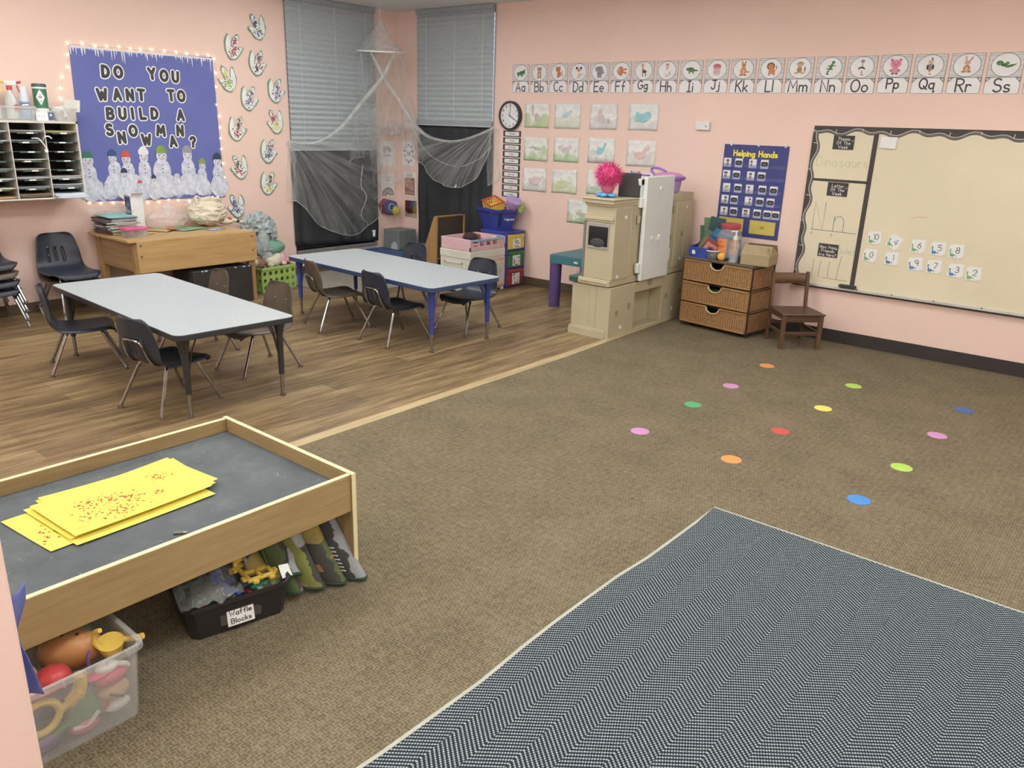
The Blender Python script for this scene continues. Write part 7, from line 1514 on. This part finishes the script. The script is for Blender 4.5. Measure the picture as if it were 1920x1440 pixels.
mb = MB(); mb.tube(spline([fL(.73, .45) + Vector((.01, 0, 0)), fL(.70, .6) + Vector((.01, 0, 0)), fL(.73, .72) + Vector((.01, 0, 0)), fL(.69, .85) + Vector((.01, 0, 0)), fL(.75, .97) + Vector((.01, 0, 0)), fL(.75, 1)], 6), .0045, HEM, 6); mb.build('seam', t)
mb = MB(); mb.tube(spline([fR(u, v) + Vector((0, -.012, 0)) for u, v in ((.12, .05), (.35, .35), (.6, .55), (.85, .72), (.97, .95))], 8), .0035, HEM, 6); mb.build('seam', t)
mb = MB(); mb.box(fR(.55, .97) + Vector((0, -.01, 0)), (.016, .004, .035), WHITE, Matrix.Rotation(.6, 3, 'Y')); mb.build('care_tag', t)
# ------------------------------------------------------------------ under the play table
BT = M('black_tote_plastic', (34, 32, 31), .4)
ta = 1.337
t = thing('storage_tote', 'black plastic tote labelled Waffle Blocks under the play table', 'tote', (5.045, -5.538, .005), ta)
L, D, hh = .335, .25, .125
a = [(.035, .0), (L - .035, 0), (L - .015, .02), (L - .015, D - .02), (L - .035, D), (.035, D), (.015, D - .02), (.015, .02)]
b_ = [(.02, -.018), (L - .02, -.018), (L + .004, .008), (L + .004, D - .008), (L - .02, D + .018), (.02, D + .018), (-.004, D - .008), (-.004, .008)]
mb = MB(); mb.add([(p[0], p[1], 0) for p in a] + [(p[0], p[1], hh) for p in b_], [tuple(range(8))[::-1]] + [(i, (i + 1) % 8, 8 + (i + 1) % 8, 8 + i) for i in range(8)], BT); mb.build('tub', t, solid=.004)
c_ = [(p[0] + (-.008 if p[0] < L / 2 else .008), p[1] + (-.008 if p[1] < D / 2 else .008)) for p in b_]
mb = MB(); mb.add([(p[0], p[1], hh) for p in b_] + [(p[0], p[1], hh + .003) for p in c_] + [(p[0], p[1], hh - .010) for p in c_], [(i, (i + 1) % 8, 8 + (i + 1) % 8, 8 + i) for i in range(8)] + [(8 + i, 8 + (i + 1) % 8, 16 + (i + 1) % 8, 16 + i) for i in range(8)], BT); mb.build('rim', t, solid=.003)
mb = MB(); mb.rect(0, 0, .088, .058, .0012, PAPER); mb.prism([(-.044, -.029), (.044, -.029), (.044, .029), (-.044, .029)], 0, .001, PAPER); lb = mb.build('paper_label', t, loc=(.165, -.0150, .052), rot=(PI / 2 - .14, 0, 0))
mb = MB(); text(mb, 'Waffle', 0, .006, .017, .0030, .0018, INK, gap=.26, sx=1.05); text(mb, 'Blocks', 0, -.021, .017, .0030, .0018, INK, gap=.26, sx=1.05); mb.build('lettering', lb)
TAPE = sheer('clear_tape', (110, 110, 108), .22, .2, True)
for x in (-.056, .056): mb = MB(); mb.prism([(x - .010, -.018), (x + .010, -.018), (x + .014, .004), (x + .006, .018), (x - .010, .016)], .0, .0006, TAPE); mb.build('tape', lb)
Tt = Matrix.Translation((5.045, -5.538, .005)) @ Matrix.Rotation(ta, 4, 'Z')
def waffle(label, col, x, y, z, rot):
    mb = MB(); m = M('waffle_%d_%d_%d' % col, col, .4); s = .052
    for k in range(3): p = -s + .008 + k * (s - .008); mb.box((p, 0, 0), (.012, 2 * s, .011), m); mb.box((0, p, 0), (2 * s, .012, .011), m)
    for k in (-1, 1):
        for q in (-.03, .03): mb.box((q, k * (s + .007), 0), (.020, .014, .011), m); mb.box((k * (s + .007), q, 0), (.014, .020, .011), m)
    o = mb.build('waffle_block', bevel=.0015); o.matrix_world = Tt @ Matrix.Translation((x, y, z)) @ Euler(rot).to_matrix().to_4x4(); tag(o, label, 'block', 'waffle blocks in the black tote')
YW, BWf, RW, GW, DGW = (226, 188, 36), (44, 88, 178), (190, 50, 44), (30, 140, 90), (32, 74, 40)
waffle('flat yellow waffle block on top at the front right of the tote', YW, .252, .080, .142, (.15, .1, .2)); waffle('yellow waffle block standing upright behind the flat one', YW, .24, .13, .17, (1.45, .1, .3)); waffle('second yellow waffle block standing at the right back of the tote', YW, .265, .145, .165, (1.5, -.1, -.1))
waffle('blue waffle block in the middle of the tote', BWf, .180, .092, .122, (.35, .15, .5)); waffle('green waffle block under the flat yellow one', GW, .245, .098, .115, (.1, -.1, .9)); waffle('red waffle block at the right front, under the yellow one', RW, .245, .105, .095, (.2, .1, .1))
waffle('dark green waffle block lowest at the left of the tote', DGW, .095, .10, .07, (.2, .2, .1)); waffle('dark green waffle block leaning at the back left under the bag', DGW, .06, .16, .11, (1.0, .2, .5)); waffle('dark green waffle block between the blue one and the bag', DGW, .14, .12, .09, (.3, -.3, .7))
for k, (x, y, z) in enumerate(((.09, .16, .04), (.2, .17, .05), (.26, .18, .06), (.17, .1, .03))): waffle('%s waffle block buried at the back of the tote' % ('red', 'blue', 'yellow', 'green')[k], (RW, BWf, YW, GW)[k], x, y, z, (.2 * k, .1, .4 * k))
mb = MB()
def bagf2(u, v):
    x = -.02 + .20 * u; y = -.03 + .26 * v
    return (x, y, .14 + .07 * math.sin(PI * v) * math.sin(PI * (.15 + .8 * u)) + .022 * noise.noise((u * 4, v * 4, 2)) + .012 * noise.noise((u * 9, v * 9, 5)))
mb.grid(bagf2, 26, 26, sheer('grey_bag_film', (170, 176, 172), .30, .15, True)); o = mb.build('plastic_bag'); o.matrix_world = Tt; tag(o, 'clear plastic bag slumped over the left half of the black tote', 'plastic bag')
# crumpled road play mat
PMT = mat_playmat(); BIND = M('dark_green_binding', (28, 62, 50), .9)
def matfold(nm, fn, par, nu=40, nv=24, uvs=(1, 1), hem=True):
    mb = MB(); mb.grid(fn, nu, nv, PMT); o = mb.build(nm, par, solid=.006)
    l = o.data.uv_layers.new(name='UVMap')
    for lp in o.data.loops: i = lp.vertex_index; l.data[lp.index].uv = ((i % (nu + 1)) / nu * uvs[0], (i // (nu + 1)) / nv * uvs[1])
    if hem: mb = MB(); mb.tube([fn(i / nu, 1) for i in range(nu + 1)], .006, BIND, 6); mb.build('binding', par)
t = thing('play_mat', 'crumpled printed road play mat stuffed under the right end of the table', 'play mat', (5.02, -5.08, .004))
def m1(u, v):   # hanging folds leaning out to the carpet
    y = .115 - .30 * u; x = -.02 + (.145 - .10 * u) * v + .034 * math.sin(u * 25 + .6) * (.5 + .5 * v); z = .262 * (1 - v) ** 1.1 + .012 + .02 * u * v
    return (x, y + .045 * v + .014 * math.cos(u * 25), z)
matfold('hanging_fold', m1, t, 90, 20, (1.1, .9))
def m2(u, v): a = PI * (.1 + 1.25 * v); return (.035 + .052 * math.cos(a) * .7 + .05 * (1 - u) * .2, -.22 + .10 * u, .055 + .05 * math.sin(a) + .012 * u)
matfold('curled_fold', m2, t, 16, 20, (.4, .6))
def m3(u, v): return (-.03 + .10 * v - .03 * u, -.05 - .17 * u + .01 * math.sin(v * 6), .225 - .135 * v - .02 * u + .014 * math.sin(u * 9))
matfold('middle_fold', m3, t, 30, 16, (.5, .5))
def m4(u, v): return (-.12 + .16 * v, -.30 + .22 * u, .16 + .05 * math.sin(u * 6) + .02 * math.sin(v * 8) - .10 * v)
matfold('back_fold', m4, t, 24, 16, (.7, .5))
mb = MB(); mb.add([(.055, -.135, .155), (.06, -.10, .15), (.085, -.10, .115), (.085, -.14, .118)], [(0, 1, 2, 3)], PAPER); mb.build('care_label', t, solid=.001)
WL = M('road_white', (206, 208, 206), .9)
for k in range(7):
    v = .55 + k * .055; p = [m1(u, v) for u in (.10, .13, .16, .19)]; mb = MB(); mb.tube([(q[0] + .004, q[1], q[2] + .004) for q in p], .0028, WL, 5); mb.build('road_marking', t)
for u, v0, v1 in ((.42, .15, .3), (.42, .45, .58), (.44, .7, .82), (.62, .5, .6)): mb = MB(); mb.tube([Vector(m1(u, v0 + (v1 - v0) * i / 4)) + Vector((.004, 0, .004)) for i in range(5)], .0022, WL, 5); mb.build('road_marking', t)
# clear bin of plastic toys
CB = sheer('clear_bin_plastic', (206, 208, 206), .23, .25, True)
t = tub('clear_bin', 'clear plastic bin of bright toy pieces under the left end of the table', 'bin', (5.10, -5.975, .005), PI / 2, .40, .31, .232, CB, .016, .012, None, .004)
for k in range(11): mb = MB(); mb.box((-.17 + k * .055, -.168, .226) if k < 7 else (.155 + (k - 7) * .010, -.168, .236), (.004, .012, .016 if k < 7 else .010), CB); mb.build('rim_rib', t)
def toy(label, loc, parts, rot=(0, 0, 0), name='toy_piece', cat='toy piece'):
    loc = (loc[0] + .012, loc[1] + .025, loc[2])
    t = thing(name, label, cat, loc, rot, 'toy pieces in the clear bin')
    for nm, k, p, c in parts:
        m = M('toy_%d_%d_%d' % c, c, .35); mb = MB()
        if k == 'e': mb.ell(p[0], p[1], m, 22, 14, None, (lambda d: 1 + .10 * d.z * d.x) if len(p) < 3 else p[2])
        elif k == 't': mb.tube(spline(p[0], 6), p[1], m, 8, False)
        elif k == 'r': mb.tube([(p[0] * math.cos(2 * PI * q / 24), p[0] * math.sin(2 * PI * q / 24), 0) for q in range(24)], p[1], m, 8, True)
        elif k == 'c': mb.cyl(p[0], p[1], p[2], p[3], m, 20)
        mb.build(nm, t)
BRO, TANP, RED_, YEL_, GRN_, PNK, WHT, PURP, BLK_ = (190, 128, 62), (206, 158, 110), (196, 40, 44), (226, 190, 40), (60, 130, 72), (214, 84, 112), (222, 220, 216), (112, 80, 140), (40, 34, 32)
pear = lambda d: 1 + .16 * d.x - .06 * abs(d.y)
toy('large brown plastic potato body with three small holes on top of the bin', (5.055, -5.925, .188), [('body', 'e', ((0, 0, 0), (.088, .058, .055), pear), BRO)] + [('hole', 'e', ((-.03 + .038 * k, -.018, .0545 - .004 * k), (.0055, .0055, .004)), BLK_) for k in range(3)], (-.2, -.12, .9))
toy('yellow plastic horned cap at the right end of the clear bin', (5.145, -5.838, .205), [('cap', 'c', ((0, 0, -.028), (0, 0, .012), .026, .036), YEL_), ('horn', 't', ([(0, -.03, .008), (-.008, -.04, .035), (-.004, -.032, .068), (.012, -.024, .082)], .0065), YEL_), ('horn', 't', ([(.01, .03, .006), (.025, .05, .008), (.045, .072, .018)], .0085), YEL_)], (.1, .2, 0))
toy('red plastic rounded piece near the front of the clear bin', (5.17, -6.00, .200), [('dome', 'e', ((0, 0, 0), (.044, .044, .036)), RED_), ('brim', 'e', ((0, -.03, -.014), (.04, .05, .016)), RED_)])
toy('tan plastic body with a dark mouth line at the left of the bin', (5.10, -6.06, .19), [('body', 'e', ((0, 0, 0), (.05, .046, .045)), TANP), ('mouth', 't', ([(.03, .0, .035), (.042, .018, .022), (.044, .03, .01)], .003), BLK_)])
toy('violet plastic stem piece between the red and brown pieces', (5.165, -5.91, .20), [('stem', 't', ([(0, 0, -.02), (.004, 0, .01), (.0, .01, .028)], .005), PURP)])
xs = 5.19
toy('yellow plastic glasses frame pressed against the front of the bin', (xs, -6.05, .115), [('ring', 'r', (.046, .010), YEL_), ('bridge', 't', ([(.046, 0, 0), (.075, .01, .004), (.10, .03, .01)], .010), YEL_)], (PI / 2, 0, PI / 2))
toy('yellow plastic banana-like piece rising behind the bin front', (xs - .01, -5.955, .14), [('curve', 't', ([(0, -.05, -.04), (0, -.02, -.03), (0, .01, .0), (0, .015, .05)], [.010] * 6 + [.02] * 6 + [.018] * 6 + [.006]), YEL_)])
toy('green plastic disc hat against the bin front', (xs, -5.945, .075), [('disc', 'c', ((0, 0, 0), (.012, 0, 0), .044, .042), GRN_), ('cord', 't', ([(.014, -.04, -.03), (.016, 0, -.035), (.014, .03, -.01)], .006), WHT)])
toy('pink plastic lips piece low at the front of the bin', (xs, -5.95, .032), [('lobe', 'e', ((0, 0, 0), (.022, .04, .022)), PNK)])
toy('pink plastic hat piece high at the right front of the bin', (xs - .01, -5.865, .135), [('lobe', 'e', ((0, 0, 0), (.03, .045, .022)), PNK), ('brim', 'e', ((0, -.03, .02), (.022, .035, .010)), PNK)])
toy('white plastic glove piece behind the pink hat', (xs - .012, -5.87, .165), [('palm', 'e', ((0, 0, 0), (.022, .032, .018)), WHT), ('finger', 't', ([(.0, .02, 0), (.005, .045, -.01), (.004, .055, -.022)], .008), WHT)])
toy('tan plastic foot with a dark slot at the right of the bin', (xs - .012, -5.862, .088), [('foot', 'e', ((0, 0, 0), (.034, .044, .03)), TANP), ('slot', 't', ([(.034, -.02, .012), (.034, .0, -.004), (.034, .012, -.012)], .0035), BLK_)])
toy('white plastic shoe low at the right corner of the bin', (xs, -5.86, .045), [('shoe', 'e', ((0, 0, 0), (.02, .036, .018)), WHT)])
toy('purple plastic base piece at the bottom left of the bin', (xs - .01, -6.06, .035), [('base', 'e', ((0, 0, 0), (.03, .06, .026)), PURP)])
toy('red plastic ear piece in the middle of the bin', (xs - .02, -5.90, .06), [('ear', 'e', ((0, 0, 0), (.03, .03, .03)), RED_)])
toy('green plastic arm piece left of the disc hat', (xs, -6.0, .055), [('arm', 't', ([(0, -.03, -.01), (0, 0, .005), (0, .03, .0)], .011), GRN_)])
toy('grey violet plastic piece filling the back of the bin', (5.06, -5.98, .09), [('body', 'e', ((0, 0, 0), (.075, .11, .07)), (128, 112, 130))])
# paper on the near wall edge
mb = MB(); PER2 = M('periwinkle_paper', (98, 108, 182), .85)
ed = [(.758, -6.131), (.72, -6.134), (.69, -6.146), (.665, -6.158), (.63, -6.157), (.598, -6.150), (.55, -6.143), (.515, -6.138)]
def pf(u, v):
    q = v * (len(ed) - 1); i = min(int(q), len(ed) - 2); z = ed[i][0] + (ed[i + 1][0] - ed[i][0]) * (q - i); y1 = ed[i][1] + (ed[i + 1][1] - ed[i][1]) * (q - i)
    return (5.655 + .02 * math.sin(u * 4 + v * 3) * (1 - u * .3), -6.176 + (y1 + 6.176) * u, z)
mb.grid(pf, 10, 28, PER2); o = mb.build('paper_banner', solid=.001); tag(o, 'periwinkle paper curling past the edge of the near pink wall', 'paper')
